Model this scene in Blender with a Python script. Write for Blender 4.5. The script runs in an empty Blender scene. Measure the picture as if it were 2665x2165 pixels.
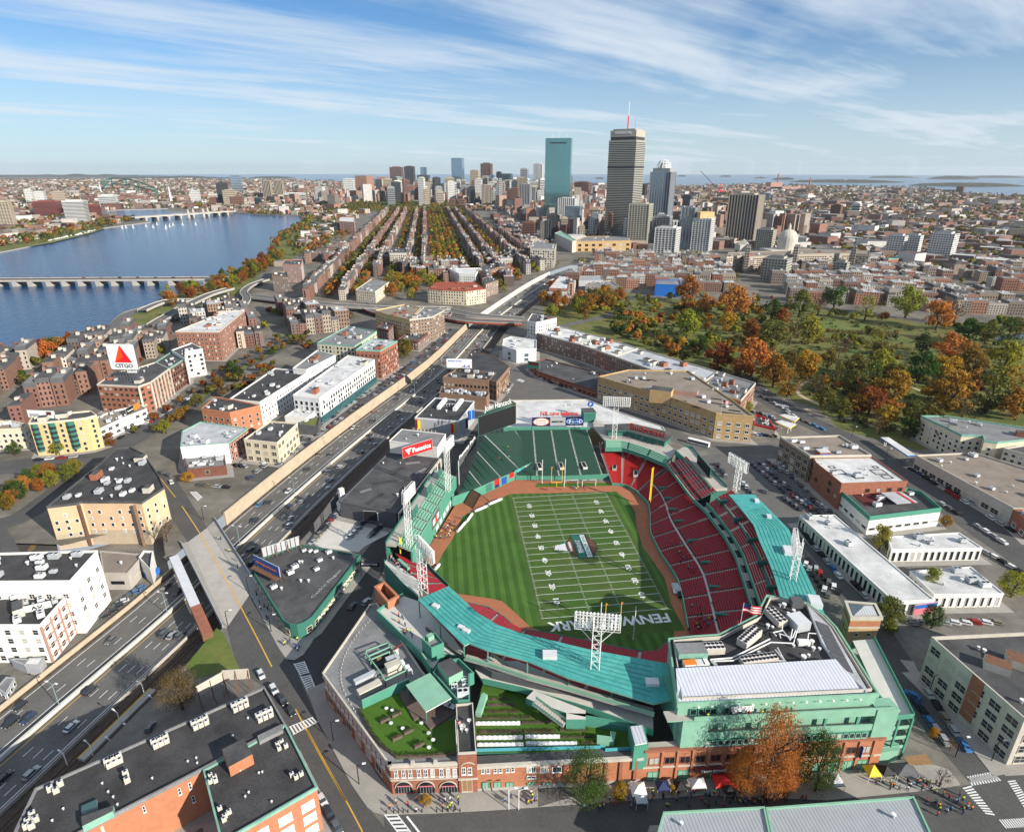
import bpy,math,random
import numpy as np
from mathutils import Vector,Matrix
from mathutils.geometry import tessellate_polygon,delaunay_2d_cdt
rnd=random.Random(7)
SC=bpy.context.scene
COL=SC.collection
R_=math.radians
# ------------------------------------------------------------------ camera
FPX,PITCH,ROLL,YAW=1607.1,.378058,.00065264,.1176144
CAM=np.array([-57.0155,-228.515,154.558])
PCX,PCY=2665/2,2165/2
_cp,_sp,_c,_s=math.cos(PITCH),math.sin(PITCH),math.cos(YAW),math.sin(YAW)
CF=np.array([_s*_cp,_c*_cp,-_sp]);CR=np.array([_c,-_s,0.]);CU=np.cross(CR,CF)
CR,CU=math.cos(ROLL)*CR+math.sin(ROLL)*CU,-math.sin(ROLL)*CR+math.cos(ROLL)*CU
cam=bpy.data.cameras.new('camera');cam_o=bpy.data.objects.new('camera',cam);COL.objects.link(cam_o)
cam.sensor_width=36;cam.sensor_fit='HORIZONTAL';cam.lens=FPX*36/2665
cam.clip_start=1;cam.clip_end=120000
cam_o.matrix_world=Matrix(((CR[0],CU[0],-CF[0],CAM[0]),(CR[1],CU[1],-CF[1],CAM[1]),(CR[2],CU[2],-CF[2],CAM[2]),(0,0,0,1)))
SC.camera=cam_o
# ------------------------------------------------------------------ light
SUN_EL,SUN_AZ=R_(24),math.atan2(.73,-.68)
world=bpy.data.worlds.new('World');SC.world=world;world.use_nodes=True
SC.view_settings.view_transform='Standard';SC.view_settings.look='None'
SC.view_settings.exposure=0.62;SC.view_settings.gamma=1;SC.view_settings.use_curve_mapping=False
def build_world():
 nt=world.node_tree;N=nt.nodes;L=nt.links
 N.clear()
 def n(t,**k):
  x=N.new(t)
  for a,b in k.items():setattr(x,a,b)
  return x
 def math_(op,a,b=None,c=None,clamp=False):
  m=n('ShaderNodeMath',operation=op,use_clamp=clamp)
  for i,v in enumerate((a,b,c)):
   if v is None:continue
   if isinstance(v,(int,float)):m.inputs[i].default_value=v
   else:L.new(v,m.inputs[i])
  return m.outputs[0]
 out=n('ShaderNodeOutputWorld');bg=n('ShaderNodeBackground');L.new(bg.outputs[0],out.inputs[0])
 sky=n('ShaderNodeTexSky');sky.sky_type='NISHITA';sky.sun_disc=False
 sky.sun_elevation=SUN_EL;sky.sun_rotation=SUN_AZ;sky.altitude=150
 sky.air_density=1.0;sky.dust_density=.15;sky.ozone_density=2.2
 tc=n('ShaderNodeTexCoord');sep=n('ShaderNodeSeparateXYZ');L.new(tc.outputs['Generated'],sep.inputs[0])
 zz=math_('MAXIMUM',sep.outputs[2],.012)
 zz=math_('ADD',zz,.05)
 u=math_('DIVIDE',sep.outputs[0],zz);v=math_('DIVIDE',sep.outputs[1],zz)
 ca,sa=math.cos(R_(32)),math.sin(R_(32))
 a=math_('ADD',math_('MULTIPLY',u,ca),math_('MULTIPLY',v,sa))
 b=math_('SUBTRACT',math_('MULTIPLY',v,ca),math_('MULTIPLY',u,sa))
 def noise(sx,sy,off,detail,rough,dist):
  cmb=n('ShaderNodeCombineXYZ');L.new(math_('MULTIPLY',a,sx),cmb.inputs[0]);L.new(math_('MULTIPLY',b,sy),cmb.inputs[1]);cmb.inputs[2].default_value=off
  t=n('ShaderNodeTexNoise');t.inputs['Scale'].default_value=1;t.inputs['Detail'].default_value=detail
  t.inputs['Roughness'].default_value=rough;t.inputs['Distortion'].default_value=dist
  L.new(cmb.outputs[0],t.inputs['Vector']);return t.outputs[0]
 n1=noise(.16,.75,3.1,9,.58,.5);n2=noise(.3,.4,8.4,6,.55,1.2);n3=noise(.5,3.2,1.7,6,.6,.3)
 d=math_('ADD',math_('ADD',math_('MULTIPLY',n1,.66),math_('MULTIPLY',n2,.42)),math_('MULTIPLY',n3,.24))
 mr=n('ShaderNodeMapRange');mr.interpolation_type='SMOOTHSTEP';L.new(d,mr.inputs[0])
 mr.inputs[1].default_value=.505;mr.inputs[2].default_value=.82;mr.inputs[3].default_value=0;mr.inputs[4].default_value=.9
 veil=n('ShaderNodeMapRange');veil.interpolation_type='SMOOTHSTEP';L.new(sep.outputs[2],veil.inputs[0])
 veil.inputs[1].default_value=.22;veil.inputs[2].default_value=0;veil.inputs[3].default_value=.03;veil.inputs[4].default_value=.60
 fac=math_('MAXIMUM',mr.outputs[0],veil.outputs[0],clamp=True)
 tint=n('ShaderNodeMix',data_type='RGBA',blend_type='MULTIPLY');tint.inputs[0].default_value=1
 L.new(sky.outputs[0],tint.inputs[6]);tint.inputs[7].default_value=(.46,.80,1.12,1)
 mix=n('ShaderNodeMix',data_type='RGBA');L.new(fac,mix.inputs[0]);L.new(tint.outputs[2],mix.inputs[6]);mix.inputs[7].default_value=(7.2,8.0,8.8,1)
 L.new(mix.outputs[2],bg.inputs[0]);bg.inputs[1].default_value=.068
build_world()
sun=bpy.data.lights.new('sun','SUN');sun.energy=5.0;sun.angle=R_(.5);sun.color=(1,.93,.82)
sun_o=bpy.data.objects.new('sun',sun);COL.objects.link(sun_o)
SUND=Vector((math.sin(SUN_AZ)*math.cos(SUN_EL),math.cos(SUN_AZ)*math.cos(SUN_EL),math.sin(SUN_EL)))
sun_o.rotation_euler=SUND.to_track_quat('Z','Y').to_euler()
SC.cycles.max_bounces=4;SC.cycles.diffuse_bounces=2;SC.cycles.glossy_bounces=2;SC.cycles.transmission_bounces=2;SC.cycles.transparent_max_bounces=4
SC.cycles.use_denoising=True;SC.cycles.caustics_reflective=False;SC.cycles.caustics_refractive=False
# ------------------------------------------------------------------ photo pixel -> place
TILE=dict(A=(0,400,.42115),B=(900,250,.42115),C=(1765,400,.42115),D=(0,850,.42115),E=(800,800,.42115),F=(1765,950,.42115),G=(0,1400,.44074),H=(800,1450,.42115),I=(1700,1450,.45157),J=(1000,1000,.46795),K=(450,1250,.23397),L=(1450,1350,.23397),M=(0,1600,.23397),N=(1000,1950,.18718),Q1=(1000,1300,.23397),Q2=(1100,980,.23397),Q3=(1500,980,.23397),Q4=(1650,1250,.23397),Q5=(1700,1550,.28077),Q6=(850,1550,.23397),Z=(1000,1000,.2073),Y=(1000,1250,.20408),X=(950,1400,.20408),S=(0,0,1))
def spx(t,x,y):
 a=TILE[t];return a[0]+x*a[2],a[1]+y*a[2]
def gpx(x,y,z=0.):
 d=CF+CR*(x-PCX)/FPX-CU*(y-PCY)/FPX
 return CAM+d*((z-CAM[2])/d[2])
def W(t,x,y,z=0.):return Vector(gpx(*spx(t,x,y),z))
def PX(p):
 d=np.array(p)-CAM;k=d@CF
 return PCX+FPX*(d@CR)/k,PCY-FPX*(d@CU)/k
def px_per_m(p):return FPX/max(1,(np.array(p)-CAM)@CF)
def hsolve(t,x,y,yb,z0=0.):
 a,b=spx(t,x,y);yb=spx(t,x,yb)[1];lo,hi=z0,150
 for _ in range(40):
  m=(lo+hi)/2;p=gpx(a,b,m)
  if PX((p[0],p[1],z0))[1]<yb:lo=m
  else:hi=m
 return lo
# ------------------------------------------------------------------ materials
MAT={}
def mat(name,col,rough=.85,var=.12,scale=.35,metal=0,spec=.3,bump=0,use_obj=False,attr=None,fine=None,coat=0,emit=0):
 m=bpy.data.materials.new(name);m.use_nodes=True;MAT[name]=m
 nt=m.node_tree;b=nt.nodes['Principled BSDF'];L=nt.links
 b.inputs['Roughness'].default_value=rough;b.inputs['Metallic'].default_value=metal;b.inputs['Specular IOR Level'].default_value=spec
 if coat:b.inputs['Coat Weight'].default_value=coat;b.inputs['Coat Roughness'].default_value=.08
 base=None
 if use_obj:
  oi=nt.nodes.new('ShaderNodeObjectInfo');base=oi.outputs['Color']
 elif attr:
  at=nt.nodes.new('ShaderNodeVertexColor');at.layer_name=attr;base=at.outputs['Color']
 geo=nt.nodes.new('ShaderNodeNewGeometry')
 tx=nt.nodes.new('ShaderNodeTexNoise');tx.inputs['Scale'].default_value=scale;tx.inputs['Detail'].default_value=5;tx.inputs['Roughness'].default_value=.62
 L.new(geo.outputs['Position'],tx.inputs['Vector'])
 mr=nt.nodes.new('ShaderNodeMapRange');L.new(tx.outputs[0],mr.inputs[0]);mr.inputs[1].default_value=.28;mr.inputs[2].default_value=.72
 mr.inputs[3].default_value=1-var;mr.inputs[4].default_value=1+var
 val=mr.outputs[0]
 if fine:
  t2=nt.nodes.new('ShaderNodeTexNoise');t2.inputs['Scale'].default_value=fine[0];t2.inputs['Detail'].default_value=3
  L.new(geo.outputs['Position'],t2.inputs['Vector'])
  m2=nt.nodes.new('ShaderNodeMapRange');L.new(t2.outputs[0],m2.inputs[0]);m2.inputs[1].default_value=.3;m2.inputs[2].default_value=.7
  m2.inputs[3].default_value=1-fine[1];m2.inputs[4].default_value=1+fine[1]
  mm=nt.nodes.new('ShaderNodeMath');mm.operation='MULTIPLY';L.new(val,mm.inputs[0]);L.new(m2.outputs[0],mm.inputs[1]);val=mm.outputs[0]
 hs=nt.nodes.new('ShaderNodeMix');hs.data_type='RGBA';hs.blend_type='MULTIPLY';hs.inputs[0].default_value=1
 if base is not None:L.new(base,hs.inputs[6])
 else:hs.inputs[6].default_value=(*col,1)
 L.new(val,hs.inputs[7]);L.new(hs.outputs[2],b.inputs['Base Color'])
 if emit:L.new(hs.outputs[2],b.inputs['Emission Color']);b.inputs['Emission Strength'].default_value=emit
 if bump:
  bp=nt.nodes.new('ShaderNodeBump');bp.inputs['Strength'].default_value=bump;bp.inputs['Distance'].default_value=.3
  L.new(tx.outputs[0],bp.inputs['Height']);L.new(bp.outputs[0],b.inputs['Normal'])
 return m
def two_tone(name,c1,c2,scale,lo=.4,hi=.6,rough=.9,detail=6,third=None,bump=0):
 m=mat(name,c1,rough,.18,scale*6,bump=bump)
 nt=m.node_tree;L=nt.links;hs=[x for x in nt.nodes if x.type=='MIX'][0];geo=[x for x in nt.nodes if x.type=='NEW_GEOMETRY'][0]
 t=nt.nodes.new('ShaderNodeTexNoise');t.inputs['Scale'].default_value=scale;t.inputs['Detail'].default_value=detail;t.inputs['Roughness'].default_value=.6
 L.new(geo.outputs['Position'],t.inputs['Vector'])
 r=nt.nodes.new('ShaderNodeValToRGB');r.color_ramp.elements[0].position=lo;r.color_ramp.elements[1].position=hi
 r.color_ramp.elements[0].color=(*c1,1);r.color_ramp.elements[1].color=(*c2,1)
 if third:
  e=r.color_ramp.elements.new(min(1,hi+.12));e.color=(*third,1)
 L.new(t.outputs[0],r.inputs[0]);L.new(r.outputs[0],hs.inputs[6]);return m
def bands(name,c1,c2,axis,period,duty=.5,rough=.9,**k):
 "even stripes along a world axis (mown grass, standing-seam sheet)"
 m=mat(name,c1,rough,**k);nt=m.node_tree;L=nt.links
 hs=[x for x in nt.nodes if x.type=='MIX'][0];geo=[x for x in nt.nodes if x.type=='NEW_GEOMETRY'][0]
 dp=nt.nodes.new('ShaderNodeVectorMath');dp.operation='DOT_PRODUCT';L.new(geo.outputs['Position'],dp.inputs[0]);dp.inputs[1].default_value=(axis[0]/period,axis[1]/period,axis[2]/period if len(axis)>2 else 0)
 fr=nt.nodes.new('ShaderNodeMath');fr.operation='FRACT';L.new(dp.outputs['Value'],fr.inputs[0])
 r=nt.nodes.new('ShaderNodeValToRGB');e=r.color_ramp.elements
 e[0].position=duty-.03;e[0].color=(*c1,1);e[1].position=duty+.03;e[1].color=(*c2,1)
 x=e.new(.97);x.color=(*c2,1);x=e.new(1);x.color=(*c1,1)
 L.new(fr.outputs[0],r.inputs[0]);L.new(r.outputs[0],hs.inputs[6]);return m
def leafy_(m):
 "thin leaves also pass light through"
 nt=m.node_tree;L=nt.links;b=nt.nodes['Principled BSDF'];t=nt.nodes.new('ShaderNodeBsdfTranslucent');x=nt.nodes.new('ShaderNodeMixShader');x.inputs[0].default_value=.42
 L.new(b.inputs['Base Color'].links[0].from_socket,t.inputs[0]);L.new(b.outputs[0],x.inputs[1]);L.new(t.outputs[0],x.inputs[2]);L.new(x.outputs[0],nt.nodes['Material Output'].inputs[0])
mat('brick',(.30,.115,.07),.9,.18,.5,fine=(6,.12));mat('brick_dark',(.17,.07,.05),.9,.2,.5,fine=(6,.12));mat('brick_orange',(.42,.17,.09),.9,.12,.6,fine=(6,.1))
mat('brick_brown',(.24,.15,.10),.9,.15,.5,fine=(6,.12));mat('brick_tan',(.46,.31,.15),.9,.14,.3,fine=(6,.1))
mat('white_wall',(.74,.72,.67),.8,.06);mat('cream',(.62,.54,.40),.85,.1);mat('stone',(.50,.46,.39),.85,.12);mat('peach',(.62,.43,.27),.9,.1,.15);mat('yellow_wall',(.56,.42,.20),.9,.1)
mat('pinkish',(.42,.24,.19),.9,.1);mat('grey_wall',(.36,.37,.38),.8,.1);mat('pale_grey',(.58,.59,.60),.7,.08);mat('dark_grey',(.10,.10,.105),.8,.15)
mat('concrete',(.40,.37,.33),.9,.12,.25,fine=(3,.08));mat('concrete_tan',(.44,.36,.26),.9,.12,.25,fine=(3,.1));mat('concrete_light',(.55,.53,.48),.9,.1,.2,fine=(2,.06))
mat('roof_black',(.052,.051,.052),.95,.45,.12,fine=(2.5,.25));mat('roof_dark',(.075,.075,.076),.95,.42,.12,fine=(2.5,.2));mat('roof_grey',(.20,.20,.20),.9,.25,.12,fine=(2,.15));mat('roof_tan',(.24,.20,.16),.95,.2,.12,fine=(2,.12));mat('roof_white',(.56,.555,.54),.8,.3,.10,fine=(1.5,.1));mat('roof_pale',(.42,.43,.44),.8,.25,.15,fine=(2,.1))
mat('green_paint',(.075,.26,.185),.7,.08,.3);mat('green_light',(.22,.42,.30),.7,.1,.3);mat('green_dark',(.045,.11,.075),.8,.12,.3);mat('green_deep',(.04,.16,.12),.7,.12,.3);mat('copper_green',(.20,.38,.30),.7,.2,.4)
mat('teal_fence',(.08,.36,.42),.6,.1)
two_tone('aqua',(.045,.29,.27),(.08,.37,.335),.12,.3,.6,.75,8);mat('blind',(.42,.40,.35),.8);mat('tread_red',(.16,.07,.075),.9);mat('seat_red',(.33,.02,.03),.6,.2,1.5);mat('seat_bright',(.42,.022,.02),.6,.1,1.);mat('seat_green',(.022,.062,.045),.6,.15,1.)
mat('glass',(.03,.04,.05),.12,.25,.15,spec=.6);mat('glass_teal',(.035,.10,.11),.1,.2,.1,spec=.7);mat('glass_blue',(.05,.085,.13),.08,.2,.06,spec=.8);mat('glass_dark',(.014,.016,.02),.15,.2,.1,spec=.6)
mat('white_paint',(.78,.78,.76),.6,.05);mat('white_metal',(.72,.72,.70),.45,.06);mat('steel',(.42,.43,.44),.4,.12,metal=.5);mat('galv',(.52,.54,.56),.45,.1,metal=.3);mat('rust',(.17,.085,.05),.95,.3,1.);mat('black_metal',(.018,.018,.02),.5,.1);mat('lamp_green',(.18,.27,.26),.5,.1)
mat('asphalt',(.085,.083,.080),.92,.16,.10,fine=(1.2,.12));mat('asphalt_pale',(.125,.12,.113),.92,.15,.12,fine=(1.2,.1));mat('asphalt_dark',(.055,.054,.054),.92,.2,.10,fine=(1.2,.12));mat('sidewalk',(.33,.31,.28),.92,.12,.2,fine=(2,.07));mat('ballast',(.085,.062,.048),.97,.3,.5,fine=(3,.2));mat('rail',(.13,.07,.04),.6,.2,1.)
mat('paint_white',(.72,.72,.70),.8,.12,1.);mat('paint_yellow',(.62,.36,.05),.8,.1,1.);mat('bike_green',(.05,.30,.20),.9,.1)
two_tone('city_ground',(.12,.113,.10),(.21,.19,.16),.05,.38,.62);two_tone('far_ground',(.11,.10,.08),(.20,.18,.15),.03,.38,.62,detail=9,third=(.05,.065,.03))
two_tone('fens_grass',(.085,.11,.022),(.155,.145,.04),.05,.38,.6,third=(.13,.075,.025));two_tone('park_grass',(.09,.14,.025),(.14,.15,.04),.06);two_tone('reeds',(.085,.075,.028),(.055,.07,.02),.3);two_tone('soil',(.05,.04,.03),(.12,.09,.06),.3)
mat('turf',(.055,.125,.012),.95,.12,.25,fine=(3,.15));mat('dirt',(.36,.135,.07),.95,.1,.25,fine=(2,.08));two_tone('island_scrub',(.035,.045,.02),(.07,.06,.04),.01)
bands('mown',(.036,.096,.011),(.064,.135,.022),(1,0),4.0,.5,var=.22,scale=.09,fine=(3,.1));two_tone('field_grass',(.040,.10,.012),(.07,.105,.022),.03,.35,.65)
bands('silver_roof',(.55,.57,.62),(.36,.38,.42),(1,0),1.0,.72,rough=.45,var=.05);bands('seam_roof',(.36,.38,.40),(.22,.24,.26),(1,0),.9,.75,rough=.5,var=.06)
mat('red_sign',(.62,.02,.02),.5,.03);mat('orange',(.70,.20,.03),.6,.08);mat('yellow',(.75,.52,.03),.6,.05);mat('blue_sign',(.02,.07,.30),.5,.05);mat('navy',(.012,.022,.09),.5,.05);mat('black',(.010,.010,.012),.6,.1);mat('wood',(.30,.17,.08),.85,.2,2.);mat('deck_wood',(.13,.095,.08),.9,.2,2.);mat('red_roof',(.30,.07,.035),.85,.15,.5);mat('pink',(.6,.16,.2),.7,.1);mat('bark',(.07,.05,.035),.95,.2,2.);mat('skin',(.50,.30,.20),.6,.05)
mat('cloth',(1,1,1),.9,.08,2.,use_obj=True);mat('car_paint',(1,1,1),.28,.03,.5,use_obj=True,coat=.6,spec=.5);mat('tyre',(.012,.012,.012),.9,.1);mat('headlight',(.75,.75,.72),.2,.03);mat('taillight',(.35,.01,.01),.3,.05)
mat('house',(1,1,1),.9,.15,.4,use_obj=True,fine=(4,.12));mat('masonry',(1,1,1),.9,.16,.08,attr='col',fine=(.5,.18));leafy_(mat('leaf',(1,1,1),.75,.34,.55,use_obj=True,spec=.15));leafy_(mat('leaf_far',(1,1,1),.85,.25,.2,attr='col',spec=.1))
def water(name,col,sc,st):
 m=mat(name,col,.16,.25,.004,spec=.26);nt=m.node_tree;b=nt.nodes['Principled BSDF']
 geo=[x for x in nt.nodes if x.type=='NEW_GEOMETRY'][0]
 t=nt.nodes.new('ShaderNodeTexNoise');t.inputs['Scale'].default_value=sc;t.inputs['Detail'].default_value=6;nt.links.new(geo.outputs['Position'],t.inputs['Vector'])
 bp=nt.nodes.new('ShaderNodeBump');bp.inputs['Strength'].default_value=st;bp.inputs['Distance'].default_value=1;nt.links.new(t.outputs[0],bp.inputs['Height']);nt.links.new(bp.outputs[0],b.inputs['Normal'])
water('water',(.004,.044,.12),.16,1.);water('pond',(.012,.03,.05),.8,.1)
# ------------------------------------------------------------------ mesh builder
class MB:
 def __init__(s):s.v=[];s.f=[];s.m=[];s.mats=[];s.c=None
 def mi(s,m):
  m=m or 'concrete'
  if m not in s.mats:s.mats.append(m)
  return s.mats.index(m)
 def face(s,pts,m=None):
  i=len(s.v);s.v+=[tuple(p)for p in pts];s.f.append(tuple(range(i,i+len(pts))));s.m.append(s.mi(m));return s
 def prism(s,poly,z0,z1,m=None,top=None,bottom=False,sides=True):
  "poly: CCW list of xy; z0/z1 numbers or lists"
  n=len(poly);a=len(s.v)
  Z0=z0 if isinstance(z0,(list,tuple))else[z0]*n;Z1=z1 if isinstance(z1,(list,tuple))else[z1]*n
  s.v+=[(p[0],p[1],Z0[i])for i,p in enumerate(poly)]+[(p[0],p[1],Z1[i])for i,p in enumerate(poly)]
  k=s.mi(m)
  if sides:
   for i in range(n):
    j=(i+1)%n;s.f.append((a+i,a+j,a+n+j,a+n+i));s.m.append(k)
  if top is not False:
   kt=s.mi(top or m)
   if n<=4:s.f.append(tuple(a+n+i for i in range(n)));s.m.append(kt)
   else:
    for t in tessellate_polygon([[Vector((p[0],p[1],0))for p in poly]]):
     p0,p1,p2=(poly[i]for i in t)
     if(p1[0]-p0[0])*(p2[1]-p0[1])-(p1[1]-p0[1])*(p2[0]-p0[0])<0:t=t[::-1]
     s.f.append(tuple(a+n+i for i in t));s.m.append(kt)
  if bottom:s.f.append(tuple(a+n-1-i for i in range(n)));s.m.append(k)
  return s
 def box(s,x0,y0,z0,x1,y1,z1,m=None,top=None):return s.prism([(x0,y0),(x1,y0),(x1,y1),(x0,y1)],z0,z1,m,top,True)
 def obox(s,c,ux,hx,hy,z0,z1,m=None,top=None):
  "box turned so its x axis is ux (2d unit), half sizes hx hy"
  vx,vy=-ux[1],ux[0]
  P=[(c[0]+a*hx*ux[0]+b*hy*vx,c[1]+a*hx*ux[1]+b*hy*vy)for a,b in((-1,-1),(1,-1),(1,1),(-1,1))]
  return s.prism(P,z0,z1,m,top,True)
 def bar(s,p,q,r=.1,m=None,n=4):
  p,q=Vector(p),Vector(q);d=(q-p)
  if d.length<1e-6:return s
  d.normalize();u=d.cross(Vector((0,0,1))if abs(d.z)<.9 else Vector((1,0,0))).normalized();w=d.cross(u);a=len(s.v);k=s.mi(m)
  for c in(p,q):
   for i in range(n):
    t=2*math.pi*(i+.5)/n;s.v.append(tuple(c+u*(r*math.cos(t))+w*(r*math.sin(t))))
  for i in range(n):
   j=(i+1)%n;s.f.append((a+i,a+j,a+n+j,a+n+i));s.m.append(k)
  s.f.append(tuple(a+n+i for i in range(n)));s.m.append(k);s.f.append(tuple(a+n-1-i for i in range(n)));s.m.append(k)
  return s
 def cyl(s,c,r,z0,z1,m=None,n=10,r2=None,top=None):
  r2=r if r2 is None else r2;a=len(s.v);k=s.mi(m)
  for z,q in((z0,r),(z1,r2)):
   for i in range(n):t=2*math.pi*i/n;s.v.append((c[0]+q*math.cos(t),c[1]+q*math.sin(t),z))
  for i in range(n):
   j=(i+1)%n;s.f.append((a+i,a+j,a+n+j,a+n+i));s.m.append(k)
  s.f.append(tuple(a+n+i for i in range(n)));s.m.append(s.mi(top or m));return s
 def ring(s,poly,z0,z1,t,m=None):
  "a parapet: wall of thickness t just inside poly"
  n=len(poly);q=inset(poly,t);a=len(s.v);k=s.mi(m)
  for P,z in((poly,z0),(poly,z1),(q,z1),(q,z0)):s.v+=[(p[0],p[1],z)for p in P]
  for i in range(n):
   j=(i+1)%n
   for b in range(3):s.f.append((a+b*n+i,a+b*n+j,a+(b+1)*n+j,a+(b+1)*n+i));s.m.append(k)
  return s
 def build(s,name,parent=None,loc=None,smooth=False,color=None,props=None):
  if parent is not None and loc is None:loc=woff(parent)
  o=Vector(loc or(0,0,0))
  me=bpy.data.meshes.new(name)
  me.from_pydata([(x-o.x,y-o.y,z-o.z)for x,y,z in s.v]if o.length else s.v,[],s.f)
  for m in s.mats:me.materials.append(MAT[m])
  if len(s.mats)>1:me.polygons.foreach_set('material_index',s.m)
  if smooth:me.polygons.foreach_set('use_smooth',[True]*len(s.f))
  if s.c is not None:
   at=me.color_attributes.new('col','FLOAT_COLOR','CORNER');flat=[]
   for f,c in zip(s.f,s.c):flat+=[*c,1.]*len(f)
   at.data.foreach_set('color',flat)
  ob=bpy.data.objects.new(name,me);COL.objects.link(ob)
  if parent is not None:ob.parent=parent
  elif loc:ob.location=loc
  if color:ob.color=(*color,1)
  if props:
   for k,v in props.items():ob[k]=v
  return ob
def woff(o):
 v=Vector()
 while o is not None:v+=o.location;o=o.parent
 return tuple(v)
def area2(P):return sum(P[i][0]*P[(i+1)%len(P)][1]-P[(i+1)%len(P)][0]*P[i][1]for i in range(len(P)))
def ccw(P):return list(P)if area2(P)>0 else list(P)[::-1]
def inset(P,t):
 n=len(P);out=[]
 for i in range(n):
  a,b,c=(Vector(P[k%n][:2])for k in(i-1,i,i+1))
  d1=(b-a).normalized()if(b-a).length>1e-6 else Vector((1,0));d2=(c-b).normalized()if(c-b).length>1e-6 else d1
  n1=Vector((-d1.y,d1.x));n2=Vector((-d2.y,d2.x));m=n1+n2
  if m.length<.2:m=n1
  else:m=m/max(.35,m.dot(n1))
  out.append((b.x+m.x*t,b.y+m.y*t))
 return out
def tag(o,label,cat=None,group=None):
 o['label']=label
 if cat:o['category']=cat
 if group:o['group']=group
 return o
def thing(name,label,cat,loc=(0,0,0),group=None):
 o=bpy.data.objects.new(name,None);COL.objects.link(o);o.location=loc;o.empty_display_size=.5
 return tag(o,label,cat,group)
def structure(o):o['kind']='structure';return o
def stuff(o,label=None):
 o['kind']='stuff'
 if label:o['label']=label
 return o
def place(me,name,parent,loc,rz=0,scale=None,color=None):
 o=bpy.data.objects.new(name,me);COL.objects.link(o)
 if parent is not None:o.parent=parent
 o.location=loc;o.rotation_euler=(0,0,rz)
 if scale:o.scale=scale
 if color:o.color=(*color,1)
 return o
def sheet(name,polys,z,m,kind='structure'):
 b=MB()
 for P in polys:b.prism(ccw([(p[0],p[1])for p in P]),z,z,m,sides=False)
 o=b.build(name);o['kind']=kind;return o
def pts(t,L_,z=0.):return[W(t,x,y,z)for x,y in L_]
def mixed(L_,z=0.):return[W(t,x,y,z)for t,x,y in L_]
FONT_CACHE={}
def text_mesh(s,depth=.05,bold=False):
 key=(s,depth,bold)
 if key not in FONT_CACHE:
  c=bpy.data.curves.new('lettering','FONT');c.body=s;c.size=1;c.extrude=depth;c.align_x='CENTER';c.align_y='CENTER';c.resolution_u=2
  if bold:c.offset=.025
  o=bpy.data.objects.new('lettering',c);COL.objects.link(o)
  me=bpy.data.meshes.new_from_object(o.evaluated_get(bpy.context.evaluated_depsgraph_get()));bpy.data.objects.remove(o);FONT_CACHE[key]=me
 return FONT_CACHE[key].copy()
def text(s,parent,c,right,up,height,width=None,m='white_paint',name='lettering',depth=.06,bold=False):
 "flat lettering: centre c, reading direction right, up vector; sized to height and, if given, to total width"
 me=text_mesh(s,depth,bold);me.materials.clear();me.materials.append(MAT[m])
 xs=[v.co.x for v in me.vertices];ys=[v.co.y for v in me.vertices]
 w,h=max(xs)-min(xs),max(ys)-min(ys);cx_,cy_=(max(xs)+min(xs))/2,(max(ys)+min(ys))/2
 sy=height/h;sx=width/w if width else sy
 r,u=Vector(right).normalized(),Vector(up).normalized();n=r.cross(u);o=Vector(c)-Vector(woff(parent))
 for v in me.vertices:
  p=o+r*((v.co.x-cx_)*sx)+u*((v.co.y-cy_)*sy)+n*v.co.z;v.co=p
 ob=bpy.data.objects.new(name,me);COL.objects.link(ob)
 if parent is not None:ob.parent=parent
 return ob
# ------------------------------------------------------------------ generic builders
def V2(p):return Vector((p[0],p[1]))
def onwall(t,x,y,p0,p1):
 "where the sight line through a photo pixel meets the vertical plane over p0-p1"
 a,b=spx(t,x,y);d=CF+CR*(a-PCX)/FPX-CU*(b-PCY)/FPX
 ex,ey=p1[0]-p0[0],p1[1]-p0[1];n=(-ey,ex)
 k=((p0[0]-CAM[0])*n[0]+(p0[1]-CAM[1])*n[1])/(d[0]*n[0]+d[1]*n[1]);q=CAM+d*k
 u=((q[0]-p0[0])*ex+(q[1]-p0[1])*ey)/math.hypot(ex,ey);return u,q[2]
def zpx(xy,ysrc):
 lo,hi=-10,400
 for _ in range(44):
  m=(lo+hi)/2
  if PX((xy[0],xy[1],m))[1]>ysrc:lo=m
  else:hi=m
 return lo
WM={}
def window_mesh(w,h,frame,glass,style=0):
 key=(round(w,2),round(h,2),frame,glass,style)
 if key not in WM:
  b=MB();t=min(.16,w*.14)
  for x0,x1,z0,z1 in((-w/2,-w/2+t,0,h),(w/2-t,w/2,0,h),(-w/2+t,w/2-t,h-t,h),(-w/2+t,w/2-t,0,t)):
   b.box(x0,-.02,z0,x1,.14,z1,frame)
  b.box(-w/2+t,-.02,t,w/2-t,.05,h-t,glass)
  if style&1:b.box(-w/2+t,.05,h*.5-.05,w/2-t,.11,h*.5+.05,frame)
  if style&2:b.box(-.05,.05,t,.05,.11,h-t,frame)
  b.box(-w/2-.1,-.02,-.16,w/2+.1,.22,-.003,frame)
  o=b.build('window');me=o.data;bpy.data.objects.remove(o);WM[key]=me
 return WM[key]
def wall_frame(p0,p1):
 "unit along and outward normal for a CCW edge"
 d=(V2(p1)-V2(p0));L_=d.length;d.normalize();return d,Vector((d.y,-d.x)),L_
def add_window(parent,p0,p1,u,z,w,h,frame='white_paint',glass='glass',style=1,name='window'):
 if glass in('glass','glass_dark')and rnd.random()<.22:glass='blind'
 d,n,L_=wall_frame(p0,p1);o=Vector(woff(parent));p=V2(p0)+d*u
 return place(window_mesh(w,h,frame,glass,style),name,parent,(p.x-o.x,p.y-o.y,z-o.z),math.atan2(-n.x,n.y))
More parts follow.
